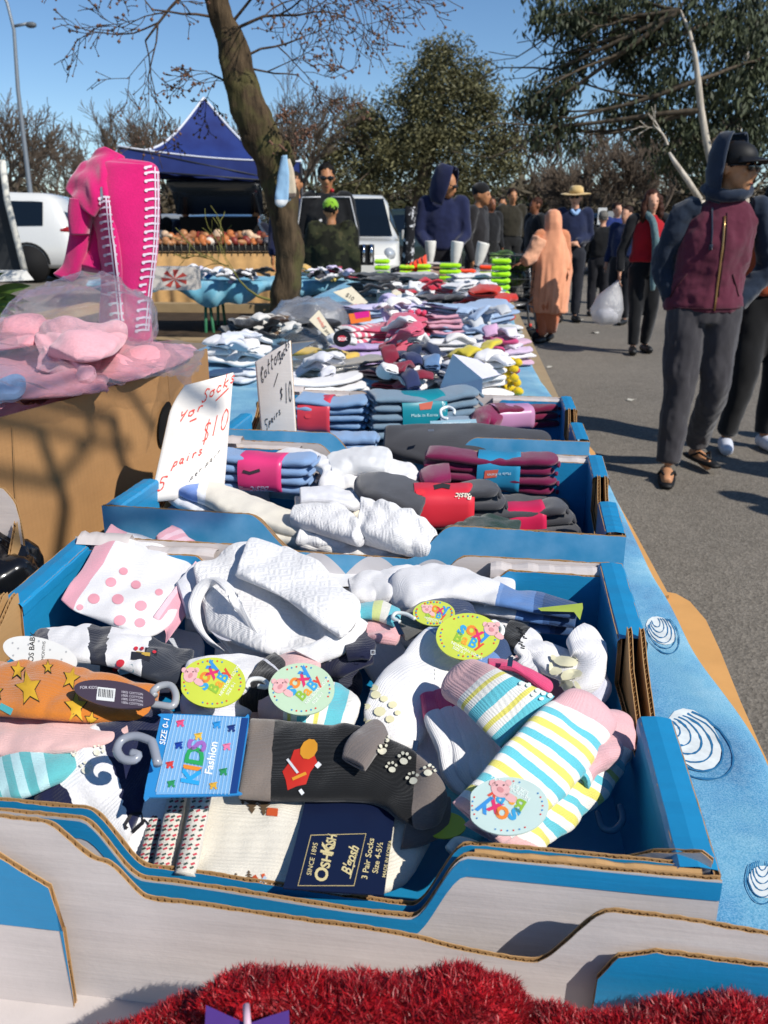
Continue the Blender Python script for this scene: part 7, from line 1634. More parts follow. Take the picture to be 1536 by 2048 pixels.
def stitch(cl, w0, w1, n, off=.003):
 P = cr(cl, n); A = []
 for i in range(n):
  x, y = P[i]; A.append(linepx([(x - w0, y + 1), (x - w0 * .3, y - 1), (x + w1, y)], 4.2)); A.append(blobpx(x - w0, y + 2, 3.6, 8, rings=1))
 for dx in (-1.5, 3.5): A.append(linepx([(q[0] + dx + 2, q[1]) for q in P], 2.4))
 V, Fc = stick(bvf, merge_art(*A), off); m = MB(); m.add(V, Fc); m.build('blanket_stitch', [wt2], T)
stitch([(308, 334), (309, 420), (305, 500), (296, 580), (290, 660)], 17, 8, 22)
stitch([(212, 395), (217, 440), (224, 500), (232, 570), (238, 640)], 13, 9, 16)
m = MB(); V, Fc = stick(bvf, merge_art(linepx([(203, 375), (206, 400), (213, 440)], 5), linepx([(212, 308), (240, 312), (292, 322)], 5)), .004); m.add(V, Fc); m.build('zip', [plain('#a9a9b0', .35, .6, .6)], T)
m = MB(); pp = D_(262, 700, Dh + .04); m.tube([Vector((pp.x, pp.y, ZT + .006)), D_(250, 340, Dh + .04)], .012, 10); m.build('inner_stand', [steel], T)
def fluffy(label, rows, th, seed, cols=('#940a16', '#5c050c', '#c01622'), n=52000, ln=.0065, extra=None):
 mb = soft(rows, th, 60, 40, toe=.12, cuff=.12, wr=.006, wf=30, seed=seed, sq=2.1); V = [Vector(p) for p in mb.v]
 c = base_of(mb.v); T = thing('fluffy_slipper', label, 'fluffy slipper', tuple(c), 'red fluffy things at the bottom edge')
 m, nt, b = newmat('red_pile_fabric'); setb(b, .45, .5, 0, 0); nt.links.new(ramp(nt, noise_n(nt, mapping(nt), 55, 4, .7), [(.3, cols[1]), (.5, cols[0]), (.68, cols[2])]), b.inputs['Base Color'])
 mb.build('body', [m], T); rnd = random.Random(seed); H = MB(); VV = []; FF = []
 M_, N_ = 60, 40
 for k in range(n):
  i = rnd.randrange(1, M_ - 2); j = rnd.randrange(0, N_); a = V[i * N_ + j].lerp(V[(i + 1) * N_ + (j + 1) % N_], rnd.random()); a = a.lerp(V[i * N_ + (j + 1) % N_], rnd.random() * .6)
  ctr = (V[i * N_] + V[i * N_ + N_ // 2]) / 2; o = (a - ctr); o.normalize(); o = (o + Vector((rnd.uniform(-1.3, 1.3), rnd.uniform(-1.3, 1.3), rnd.uniform(-.6, .9)))).normalized()
  if o.z < -.3 : continue
  l = ln * rnd.uniform(.6, 1.3); w_ = Vector((rnd.uniform(-1, 1), rnd.uniform(-1, 1), 0)).normalized() * .0003
  mid_ = a + o * l * .6; tip = mid_ + (o + Vector((rnd.uniform(-.7, .7), rnd.uniform(-.7, .7), rnd.uniform(-.6, .2)))).normalized() * l * .5
  q = len(VV); VV += [a - w_, a + w_, mid_ + w_, mid_ - w_, tip]; FF += [(q, q + 1, q + 2, q + 3), (q + 3, q + 2, q + 4)]
 H.add(VV, FF); o = H.build('pile_fibres', [m], T); o['kind'] = 'stuff'; return T
def arow(u0, v0, u1, v1, z0, z1): return (at(u0, v0, z0), at(u1, v1, z1))
T = fluffy('dark red fluffy tinsel-like slipper with a purple bow, along the bottom edge left of centre', [arow(60, 2110, 90, 2230, .865, .86), arow(300, 2045, 320, 2200, .875, .87), arow(470, 1985, 500, 2200, .885, .88), arow(700, 1978, 700, 2200, .886, .88), arow(940, 1982, 920, 2200, .882, .88), arow(1075, 2010, 1090, 2200, .872, .866)], [.012, .016, .022, .022, .020, .014], 5)
pl = Plane(480, 2050, .915, 20); m = MB()
for q in ([(412, 2010), (455, 2030), (492, 2046), (470, 2080), (408, 2080)], [(500, 2046), (545, 2030), (578, 2020), (580, 2080), (515, 2080)]): m.add([pl.pt(*p) for p in q], [tuple(range(len(q)))])
m.build('purple_bow', [plain('#4c2f78', .5, .4)], T); m = MB(); m.tube([pl.pt(493, 2012, .001), pl.pt(497, 2060, .003)], .0018, 8); m.build('bow_pin', [plain('#c9a9b8', .4)], T)
fluffy('dark red fluffy tinsel-like slipper in the bottom right corner', [arow(990, 2060, 1010, 2230, .862, .86), arow(1160, 2040, 1180, 2220, .868, .866), arow(1400, 2030, 1420, 2220, .872, .87), arow(1620, 2020, 1640, 2220, .868, .868), arow(1800, 2030, 1800, 2220, .865, .866)], [.012, .016, .018, .016, .012], 6)
T = thing('spiky_plant', 'spiky plant with yellow green sword leaves at the left edge', 'plant', tuple(gnd(-40, 2.7)))
lf = plain('#56702a', .5, .4, var=.35, vs=18); c = D_(-60, 640, 2.7)
for k, (u, v, w_) in enumerate(((62, 572, .03), (58, 604, .035), (50, 622, .03), (8, 545, .02), (42, 640, .03), (-10, 560, .03))):
 e = D_(u, v, 2.6); m = MB(); P = [L3(c, e, t) + Vector((0, 0, .03 * math.sin(math.pi * t))) for t in [i / 8 for i in range(9)]]; RG = [[p + Vector((0, 0, w_ * (1 - t_ / 8) ** .6)), p + Vector((0, .01, 0)), p - Vector((0, 0, w_ * (1 - t_ / 8) ** .6))] for t_, p in enumerate(P)]
 m.rings(RG, cap=False, closed=False); m.build('leaf', [lf], T)
m = MB(); g0 = gnd(-40, 2.7); m.tube([g0, c], .03, 10); m.build('stem', [plain('#5a4a34', .8)], T)
# ============================================================ MARKET BEHIND
navc, nt, b = newmat('canopy_cloth'); setb(b, .7, .3); nt.links.new(ramp(nt, noise_n(nt, mapping(nt), 3, 4), [(.3, '#14225a'), (.7, '#1e3270')]), b.inputs['Base Color'])
def marquee():
 A = atD(237, 294, 12.5); B = atD(602, 324, 13.1); ab = (B - A); ab.z = 0; W_ = ab.length; ex = ab.normalized(); ey = Vector((-ex.y, ex.x, 0)); zc = 2.24
 A0 = Vector((A.x, A.y, 0)); T = thing('marquee', 'navy blue pop-up marquee with white piping and a pointed roof behind the tree trunk', 'marquee', tuple(A0 + ex * W_ / 2 + ey * W_ / 2))
 C = [A0, A0 + ex * W_, A0 + ex * W_ + ey * W_, A0 + ey * W_]; C = [p + Vector((0, 0, zc)) for p in C]; C[0].z = A.z; C[1].z = B.z
 ctr = (C[0] + C[2]) / 2; pk_ = atD(430, 197, ctr.dot(FH)); pk_.x, pk_.y = ctr.x, ctr.y; pk_ = Vector((ctr.x, ctr.y, pk_.z))
 m = MB(); N = 24
 for i in range(4):
  a, b_ = C[i], C[(i + 1) % 4]; RG = []
  for k in range(N + 1):
   t = k / N; e1 = a.lerp(pk_, t); e2 = b_.lerp(pk_, t); sg = .34 * math.sin(math.pi * t) * (1 - t * .35)
   r = []
   for j in range(17):
    s_ = j / 16; p = e1.lerp(e2, s_); p.z -= sg + .05 * math.sin(math.pi * s_) * (1 - t); r.append(p)
   RG.append(r)
  m.rings(RG, cap=False, closed=False)
 m.build('roof', [navc], T)
 m = MB()
 for i in range(4):
  a, b_ = C[i], C[(i + 1) % 4]; RG = []
  for j in range(25):
   s_ = j / 24; p = a.lerp(b_, s_); p.z -= .05 * math.sin(math.pi * s_); RG.append([p, p - Vector((0, .0, .26 + .008 * math.sin(j * 2))) + ey * .01 * math.sin(j * .9)])
  m.rings(RG, cap=False, closed=False)
 m.build('valance', [navc], T)
 wp = plain('#c9ccd6', .6, var=.03)
 for i in range(4):
  m = MB(); P = []
  for k in range(N + 1):
   t = k / N; p = C[i].lerp(pk_, t); p.z -= .34 * math.sin(math.pi * t) * (1 - t * .35) - .01; P.append(p)
  m.tube(P, .018, 6); m.build('piping', [wp], T); m = MB(); m.tube([C[i].lerp(C[(i + 1) % 4], j / 12) - Vector((0, 0, .05 * math.sin(math.pi * j / 12) - .01)) for j in range(13)], .012, 6); m.build('piping', [wp], T)
 for p in C:
  m = MB(); m.tube([Vector((p.x, p.y, 0)), p - Vector((0, 0, .02))], .022, 8); m.build('leg', [plain('#2c2e33', .5, .5, .4)], T)
 m = MB()
 for i in range(4):
  a, b_ = C[i] - Vector((0, 0, .28)), C[(i + 1) % 4] - Vector((0, 0, .28)); m.tube([a, b_], .012, 6); m.tube([C[i], C[(i + 1) % 4] - Vector((0, 0, .3))], .01, 6)
 m.tube([pk_, Vector((pk_.x, pk_.y, 2.0))], .02, 8); m.build('frame', [plain('#2c2e33', .5, .5, .4)], T)
marquee()
T = thing('stall_wall', 'dark tarpaulin stall wall with a white leaning pole at the far left edge', 'stall', tuple(gnd(10, 6.2)))
m = MB(); Pq = [atD(-120, 320, 6.2), atD(6, 340, 6.2), atD(46, 545, 6.2), atD(-120, 560, 6.2)]; m.add([quadpt(Pq, i / 10, j / 10) + FH * .04 * noise.noise(Vector((i * .7, j * .4, 0))) for i in range(11) for j in range(11)], [(i * 11 + j, i * 11 + j + 1, (i + 1) * 11 + j + 1, (i + 1) * 11 + j) for i in range(10) for j in range(10)]); m.build('tarpaulin', [plain('#2f3133', .6, var=.15, vs=2)], T)
m = MB(); m.tube([atD(4, 320, 6.15), atD(14, 400, 6.15), atD(34, 480, 6.15), atD(52, 552, 6.15)], .022, 10); m.build('pole', [plain('#c9c6bc', .5)], T)
m = MB(); m.add([atD(-60, 540, 6.1), atD(52, 540, 6.1), atD(68, 560, 6.0), atD(-60, 566, 6.0)], [(0, 1, 2, 3)]); m.build('skirt', [plain('#cfccc4', .7, var=.08, vs=5)], T, False)
c0 = gnd(170, 7.55); c1 = gnd(792, 7.55)
def CT(a, y, z): return c0.lerp(c1, a) + FH * y + Vector((0, 0, z))
T = thing('trestle_table', 'trestle table with green legs across the far end of the stall, under light blue cloth', 'table', tuple((c0 + c1) / 2))
m = MB(); an = math.atan2((c1 - c0).y, (c1 - c0).x); m.box(CT(.5, .36, ZT - .02), ((c1 - c0).length, .7, .03), 0, Matrix.Rotation(an, 3, 'Z')); m.build('table_top', [topm], T, False)
for a in (.05, .365, .60, .95):
 for y in (.06, .64):
  m = MB(); m.tube([CT(a - .012, y, 0), CT(a + .004, y, ZT - .04)], .014, 8); m.tube([CT(a + .03, y, 0), CT(a + .012, y, ZT - .04)], .014, 8); m.tube([CT(a - .01, y, .35), CT(a + .02, y, .35)], .009, 6); m.build('leg', [legm if a < .5 else steel], T)
m = MB(); RG = []
for j in range(90):
 a = -.01 + 1.02 * j / 89; hang = .05 + .02 * math.sin(a * 40) + .15 * math.exp(-((a - .42) / .12) ** 2) + .07 * math.exp(-((a - .72) / .1) ** 2) + .06 * abs(noise.noise(Vector((a * 9, 0, 0))))
 w1 = .02 * math.sin(a * 90) + .03 * noise.noise(Vector((a * 25, 4, 0)))
 RG.append([CT(a, .72, ZT - .1), CT(a, .71, ZT + .004)] + [CT(a, .7 - .7 * k / 8, ZT + .006 + .006 * noise.noise(Vector((a * 20, k, 0)))) for k in range(9)] + [CT(a, -.03 + w1 * .4, ZT - .012), CT(a, -.05 + w1, ZT - hang * .45), CT(a, -.035 + w1 * 1.5, ZT - hang * .8), CT(a, -.005 + w1, ZT - hang)])
m.rings(RG, cap=False, closed=False); single(m, 'tablecloth', [cloth_blue('pale_sea_cloth', 3, '#a9cfd8', '#4d9fb8', '#2f86a4')], 'light turquoise cloth with a sagging front hanging over the far cross table', 'tablecloth')
GC = 'small sock heaps on the far cross table'
def heap(label, u, v, wpx, cols, seed, n=7, z=ZT + .02, D=None, group=GC, size=.05, cat='sock heap', name='sock_heap'):
 b_ = at(u, v, z) if D is None else atD(u, v, D); T = thing(name, label, cat, tuple(b_), group); rnd = random.Random(seed); k = (b_ - CAMP).length / F; W_ = wpx * k
 for i in range(n):
  x = (rnd.random() - .5) * W_; y = rnd.uniform(-.08, .12); zz = rnd.random() * .07; a = rnd.uniform(0, 3.14); d = RT * math.cos(a) + FH * math.sin(a) + Vector((0, 0, rnd.uniform(-.3, .5)))
  c = b_ + RT * x + FH * y + Vector((0, 0, .012 + zz)); n_ = Vector((-d.y, d.x, rnd.uniform(-.35, .35))).normalized(); bd = rnd.uniform(-.9, .9); rows = [(q - n_ * w_, q + n_ * w_) for q, w_ in ((c - d * size * 1.9, size * .62), (c - d * size * .7 + Vector((0, 0, .014)), size * .7), (c + d * size * .5 + n_ * size * bd * .3, size * .72), (c + d * size * 1.5 + n_ * size * bd - Vector((0, 0, .008)), size * .55))]; m = soft(rows, size * .24, 22, 16, seed=seed + i, wr=size * .16, wf=24, toe=.2, cuff=.06, fold=size * .12)
  m.build('sock', [knit([(0, cols[i % len(cols)])], 300)], T)
heap('white and blue socks heaped near the left part of the cross table', 420, 557, 60, [WH, '#2a6fb0', WH, '#c9c6dc'], 601)
heap('lilac and white socks left of the dark heap on the cross table', 468, 559, 40, [WH, '#a9a4c8', WH], 602)
heap('black socks heaped directly left of the tree trunk', 512, 560, 50, ['#18181c', '#222228', WH], 603)
heap('pale socks with yellow ones just right of the tree trunk', 612, 555, 45, ['#d8cde0', WH, '#cfa860'], 604)
heap('black and white patterned socks, middle of the right half of the cross table', 650, 560, 40, ['#1c1c20', WH, '#3a3a44'], 605)
heap('lilac and red socks at the right of the cross table', 685, 560, 36, ['#c8bcdc', '#a8283c', '#c8b464', WH], 606)
heap('white socks spilling behind the red and white box', 385, 556, 26, [WH, '#d0c8cc'], 607)
GM = 'loose socks thrown over the far part of the main cloth'
for i, (lb_, u, v, w_, cl, z_) in enumerate((('white and pink ankle socks tossed on the red toed pile', 840, 600, 60, [WH, '#b8283c', WH], .10), ('white socks tossed along the far right of the cloth', 960, 600, 60, [WH, WH, '#b9bac4'], .10), ('lilac and white socks tossed over the ruffled pile', 790, 640, 50, ['#c3b8dc', WH], .10),
 ('pale blue and grey socks tossed on the curved blue pile', 960, 668, 60, ['#9fb4d0', '#b9bcc0'], .13), ('white and yellow socks tossed beside the standing folded card', 960, 745, 60, [WH, '#c9b83c', WH], .06), ('plaid and white socks tossed on the zigzag pile', 800, 768, 60, ['#7c2438', WH, '#2a3358'], .05),
 ('white socks tossed between the folded sign and the yellow pack', 640, 765, 60, [WH, '#d5d5dc'], .04), ('white socks tossed by the heel-up sock', 480, 728, 50, [WH, '#cfd3dc'], .08), ('coral and white socks tossed on the coral toes', 820, 700, 40, ['#cc5a74', WH], .12),
 ('black and white socks tossed on the lace tights', 560, 680, 50, ['#1c1c20', '#d0cdc8', '#3c2c22'], .06), ('black and cream socks tossed in the far middle', 760, 598, 50, ['#232328', '#c9c0b4', WH], .08), ('pink and magenta socks tossed near the right edge', 990, 715, 40, ['#c9a0c0', '#d8d0dc', '#c04a78'], .08), ('navy and denim socks tossed left of the standing card', 850, 752, 40, ['#22304c', '#5c7ca4', WH], .05))):
 heap(lb_, u, v, w_, cl, 650 + i, 8, ZT + z_, None, GM, .034, 'loose socks', 'loose_socks')
T = thing('printed_box', 'white box with a large red flower print on the cross table beside the fleece', 'box', tuple(at(345, 556, ZT + .02)))
m = MB(); bb = at(350, 556, ZT + .09); m.box(bb, (.34, .2, .16), 0, Matrix.Rotation(PSI, 3, 'Z')); m.build('box_body', [plain('#cfc6bc', .6)], T, False)
m = MB(); f_ = bb - FH * .102
for i in range(7): a = i * .9 + .3; m.add([f_ + RT * .02, f_ + RT * (.02 + .10 * math.cos(a)) + Vector((0, 0, .07 * math.sin(a))), f_ + RT * (.02 + .09 * math.cos(a + .45)) + Vector((0, 0, .065 * math.sin(a + .45)))], [(0, 1, 2)])
m.build('flower_print', [plain('#b8453c', .6)], T, False)
s0 = gnd(250, 11.4); s1 = gnd(560, 11.4)
def ST(a, y, z): return s0.lerp(s1, a) + FH * y + Vector((0, 0, z))
T = thing('stall_table', 'market table with a tan paper skirt under the navy marquee', 'table', tuple((s0 + s1) / 2)); m = MB(); RG = []
for j in range(80):
 a = j / 79; w1 = .02 * math.sin(a * 60) + .03 * noise.noise(Vector((a * 14, 0, 0))); RG.append([ST(a, w1 * 1.5, .02), ST(a, w1, .45), ST(a, 0, .90), ST(a, .4, .92), ST(a, .8, .93)])
m.rings(RG, cap=False, closed=False); m.build('skirt', [cloth('#b58e5c', 90, 'tan_paper', .15)], T)
m = MB(); m.box(ST(.5, .4, .88), ((s1 - s0).length * .98, .7, .03), 0, Matrix.Rotation(an, 3, 'Z')); m.build('table_top', [topm], T, False)
for a in (.05, .5, .95):
 m = MB(); m.tube([ST(a, .4, 0), ST(a, .4, .88)], .02, 8); m.build('leg', [steel], T)
for i, y in enumerate((.12, .48)):
 t2 = thing('wire_rack', ['dark rack along the front of the tan skirted table', 'dark rack along the back of the tan skirted table'][i], 'rack', tuple(ST(.5, y, .93)), 'racks of shoes on the tan skirted table')
 m = MB(); m.box(ST(.5, y, .965 + .06 * i), ((s1 - s0).length * .96, .26, .07), 0, Matrix.Rotation(an, 3, 'Z')); m.build('tray', [plain('#1c1a1a', .7)], t2, False)
 m = MB()
 for k in range(24): m.tube([ST(.02 + .96 * k / 23, y - .14, .90), ST(.02 + .96 * k / 23, y - .14, 1.03 + .06 * i)], .006, 5)
 m.build('wires', [plain('#6a665c', .5, .5, .5)], t2)
ORD = 'first second third fourth fifth sixth seventh eighth ninth tenth eleventh twelfth thirteenth fourteenth fifteenth sixteenth seventeenth eighteenth nineteenth twentieth twenty-first twenty-second twenty-third twenty-fourth twenty-fifth last'.split()
rnd = random.Random(9); shc = ['#8c5a38', '#a8744a', '#c9a98a', '#6a3a24', '#d0c4b4', '#b06838', '#7c2c20', '#4a4a50']
protos = []
for c_ in shc:
 m = MB(); m.ball((0, 0, .03), (.05, .10, .035), 12); m.ball((0, .04, .06), (.045, .05, .045), 12); f = fuse(m, .012, 1); protos.append((f, plain(c_, .5, .4, var=.2)))
meshes = []
for q, (f, mt_) in enumerate(protos):
 o = f.build('shoe', [mt_]); meshes.append(o.data); bpy.data.objects.remove(o)
cn = dict(zip(range(8), ['mid brown', 'light brown', 'beige', 'dark brown', 'off-white', 'orange brown', 'dark red', 'grey']))
for r_ in range(2):
 for k in range(26):
  q = rnd.randrange(8); o = bpy.data.objects.new('shoe', meshes[q]); COL.objects.link(o); o.location = ST(.03 + .945 * k / 25 + rnd.uniform(-.006, .006), .10 + .38 * r_ + rnd.uniform(-.03, .03), 1.0 + .06 * r_); o.rotation_euler = (rnd.uniform(-.2, .2), rnd.uniform(-.3, .3), rnd.uniform(-.9, .9) + (0 if k % 2 else 1.4)); o.scale = (rnd.uniform(.9, 1.3),) * 3
  tag(o, '%s shoe, %s from the left in the %s rack of the tan skirted table' % (cn[q], ORD[k], ['front', 'back'][r_]), 'shoe', 'shoes on the tan skirted table')
def vehicle(label, loc, heading, paint, L=4.6, Wd=1.85, H=1.75, kind='suv', cat='car', tailgate=False, sc=1.0):
 """local: +x forward"""
 T = thing('parked_car', label, cat, tuple(loc), 'cars parked behind the stalls'); Rm = Matrix.Rotation(R(heading), 3, 'Z')
 def W(x, y, z): return Rm @ Vector((x * sc, y * sc, z * sc)) + Vector(loc)
 pm = plain(paint, .25, .6, var=.02, coat=.8, name='car_paint'); gl = plain('#0d1216', .06, .8, var=0, name='car_glass'); bl = plain('#141414', .7)
 h = L / 2
 S = [(-h, .42, .62, .98, 1.0, .70, .80, .70), (-h + .04, .30, .60, 1.02, 1.10, .88, .90, .72), (-h + .34, .28, .60, 1.03, H - .10, .92, .92, .68), (-h + 1.1, .28, .60, 1.02, H - .02, .925, .925, .70), (0, .28, .58, 1.0, H, .925, .925, .70), (.62, .28, .58, .98, H - .05, .925, .92, .69), (1.0, .28, .58, .98, 1.36 * H / 1.75, .925, .91, .72), (1.38, .28, .58, .97, 1.02, .92, .90, .84), (1.9, .28, .60, .95, .97, .91, .88, .80), (h - .15, .30, .60, .88, .90, .86, .82, .74), (h, .40, .60, .76, .78, .74, .72, .66)]
 Sx = cr(S, 44); m = MB(); RG = []
 for q in Sx:
  x, zs, zl, zb, zt, wl, wb, wt_ = q; wl *= Wd / 1.85; wb *= Wd / 1.85; wt_ *= Wd / 1.85; hp = []
  for (y, z) in ((.0, zs), (wl * .9, zs), (wl, zs + .08), (wl, zl), (wb, zb), (wt_ + (wb - wt_) * .1, zb + (zt - zb) * .85), (wt_ * .9, zt), (0, zt + .015)): hp.append((y, z))
  r = [W(x, y, z) for y, z in hp] + [W(x, -y, z) for y, z in hp[-2:0:-1]]; RG.append(r)
 m.rings(RG); m.build('body', [pm], T)
 def side(xa, xb, name, lo=.06, hi=.10):
  for sg in (1, -1):
   m = MB(); RG = []
   for k in range(9):
    x = xa + (xb - xa) * k / 8; q = [float(np.interp(x, Sx[:, 0], Sx[:, c])) for c in range(8)]; zb, zt, wb, wt_ = q[3], q[4], q[6] * Wd / 1.85, q[7] * Wd / 1.85; r = []
    for f in (.05, .4, .85): z = zb + (zt - zb) * .85 * f + .03; y = wb + ((wt_ + (wb - wt_) * .1) - wb) * f; r.append(W(x, sg * (y + .006), z))
    RG.append(r)
   m.rings(RG, cap=False, closed=False); m.build(name, [gl], T, False)
 side(-h + .5, -.75, 'side_window'); side(-.68, .22, 'side_window'); side(.30, .95, 'side_window')
 def acr(x0, z0, x1, z1, y0, y1, name, mat):
  m = MB(); RG = []
  for k in range(9):
   t = k / 8 * 2 - 1; RG.append([W(x0 - .03 * t * t * (1 if x0 > 0 else -1), y0 * t, z0), W((x0 + x1) / 2 + .01, (y0 + y1) / 2 * t, (z0 + z1) / 2 + .015), W(x1 - .03 * t * t * (1 if x0 > 0 else -1), y1 * t, z1)])
  m.rings(RG, cap=False, closed=False); m.build(name, [mat], T, False)
 acr(1.42, 1.03, .72, H - .06, .76, .62, 'windscreen', gl)
 acr(-h - .01, 1.10, -h + .27, H - .16, .72, .60, 'rear_window', gl)
 for sg in (1, -1):
  m = MB(); m.ball(W(h - .12, sg * .70, .78), (.10 * sc, .14 * sc, .10 * sc), 12); m.build('headlight', [plain('#b9bec2', .1, .8, .3)], T)
  m = MB(); m.ball(W(-h + .12, sg * .80, 1.0), (.20 * sc, .13 * sc, .075 * sc), 14, rot=Rm); m.build('tail_light', [plain('#8c1216', .15, .7)], T)
  m = MB(); m.box(W(1.0, sg * 1.02, 1.05), (.14 * sc, .2 * sc, .14 * sc), 0, Rm); m.build('wing_mirror', [pm], T)
 for x in (-h + .85, h - .88):
  for sg in (1, -1):
   m = MB(); m.tube([W(x, sg * .72, .36), W(x, sg * .935, .36)], .36 * sc, 30); w_ = m.build('wheel', [plain('#101011', .8)], T)
   m = MB(); m.tube([W(x, sg * .90, .36), W(x, sg * .945, .36)], .24 * sc, 24); o = m.build('rim', [plain('#3a3c3e', .4, .5, .6)], w_)
   m = MB()
   for k in range(7):
    a = 2 * math.pi * k / 7; m.tube([W(x, sg * .955, .36), W(x + .22 * math.cos(a), sg * .955, .36 + .22 * math.sin(a))], .022 * sc, 6)
   m.build('spokes', [plain('#a9acb0', .3, .6, .8)], w_)
   m = MB(); RGs = []
   for k in range(15):
    a = math.pi * k / 14; RGs.append([W(x + r_ * math.cos(a), sg * .934, .36 + r_ * math.sin(a)) for r_ in (.37, .42)])
   m.rings(RGs, cap=False, closed=False); m.build('wheel_arch', [bl], T, False)
 return T, W, pm, gl
T, W, pm, gl = vehicle('white four wheel drive wagon seen from behind at the far left, red tail light', gnd(-66, 20.5) , 189, '#cfcfcc', H=1.72, sc=1.12)
T, W, pm, gl = vehicle('white four wheel drive with a chrome bar grille facing the camera behind the men', gnd(694, 16.0), -84, '#d4d3cc', H=1.66, Wd=1.78, sc=1.04)
h = 2.3
m = MB(); m.box(W(h + .0, 0, .78), (.06, 1.0, .30), 0, Matrix.Rotation(R(-84), 3, 'Z')); m.build('grille_opening', [plain('#101214', .6)], T, False)
for k in range(9):
 y = -.44 + .11 * k; m = MB(); m.tube([W(h + .05, y, .68), W(h + .05, y, .93)], .022, 8); m.build('grille_bar', [plain('#c9ccd0', .12, .8, 1)], T)
m = MB(); m.box(W(h + .06, 0, .54), (.16, 1.7, .20), 0, Matrix.Rotation(R(-84), 3, 'Z')); m.build('bumper', [pm], T, False)
m = MB(); m.box(W(h + .155, .1, .50), (.015, .40, .13), 0, Matrix.Rotation(R(-84), 3, 'Z')); m.build('number_plate', [plain('#c9ccd4', .4)], T, False)
P, Fc, w_ = textmesh('SUC 903', .02); ntm = MB(); ntm.add([W(h + .166, .1 - .18 + x / w_ * .36, .465 + y * .11) for x, y in P], Fc); ntm.build('plate_lettering', [plain('#1c2c5c', .5)], T, False)
T, W, pm, gl = vehicle('blue grey hatchback with its tailgate raised behind the tan skirted table', gnd(462, 17.2), 100, '#39434f', L=4.1, H=1.45, Wd=1.7)
m = MB(); m.box(W(-2.06, 0, 1.0), (.05, 1.3, .75), 0, Matrix.Rotation(R(100), 3, 'Z')); m.build('boot_opening', [plain('#0b0c0e', .8)], T, False)
m = MB(); m.rings([[W(-1.75, y, 1.45), W(-2.1, y, 1.80), W(-2.6, y, 1.92), W(-2.62, y, 1.86), W(-2.1, y, 1.74), W(-1.77, y, 1.41)] for y in [-.74 + .148 * k for k in range(11)]]); m.build('tailgate', [pm], T)
vehicle('silver car far back under the trees at the left', gnd(335, 26), 150, '#9a9c9a', H=1.5)
vehicle('dark car parked beyond the crowd on the right', gnd(1190, 24), 20, '#33383f', H=1.5)
vehicle('blue car parked deep in the car park beyond the crowd', gnd(1150, 30), 200, '#2f3f5c', H=1.5)
vehicle('dark green wagon beyond the navy hoodie', gnd(905, 22), 10, '#25302c', H=1.6)
for lb_, u, v0, v1, hw_, D_2, colr in (('tall narrow white parking sign on a post', 1203, 418, 447, 8, 17, '#c9cac8'), ('grey rectangular parking sign beside the white one', 1228, 424, 446, 13, 18, '#8c8f90'), ('white and red traffic sign behind the navy hoodie', 921, 420, 442, 10, 20, '#c9c4c0')):
 c = atD(u, (v0 + v1) / 2, D_2); k = (c - CAMP).length / F; T = thing('road_sign', lb_, 'road sign', (c.x, c.y, 0), 'road signs beyond the crowd'); m = MB(); m.tube([Vector((c.x, c.y, 0)), c], .03, 8); m.build('post', [plain('#77797a', .5, .5, .5)], T)
 m = MB(); m.box(c - FH * .05, (hw_ * 2 * k, .02, (v1 - v0) * k), 0, Matrix.Rotation(PSI, 3, 'Z')); m.build('sign_plate', [plain(colr, .5)], T, False)
 m = MB(); m.box(c - FH * .065 + Vector((0, 0, -.05)), (hw_ * 1.0 * k, .01, (v1 - v0) * k * .35), 0, Matrix.Rotation(PSI, 3, 'Z')); m.build('sign_marking', [plain('#7c3a34' if 'red' in lb_ else '#55585a', .5)], T, False)
T = thing('street_lamp', 'tall grey street lamp at the left, its arm pointing right', 'street lamp', tuple(gnd(60, 26))); b0 = gnd(60, 26)
m = MB(); pts = [b0, atD(60, 380, 26), atD(36, 180, 26), atD(28, 60, 26), atD(14, 5, 26), atD(0, -20, 26)]; pts[0] = Vector((pts[1].x, pts[1].y, 0)); m.tube(pts, [.08, .07, .055, .045, .04, .03], 10); m.build('pole', [plain('#7e858c', .5, .5, .4)], T)
m = MB(); m.tube([atD(30, 52, 26), atD(56, 47, 26)], .04, 8); m.build('arm', [plain('#7e858c', .5, .5, .4)], T); m = MB(); m.ball(atD(62, 50, 26), (.16, .1, .08), 12); m.build('lamp_head', [plain('#5a5f64', .5)], T)
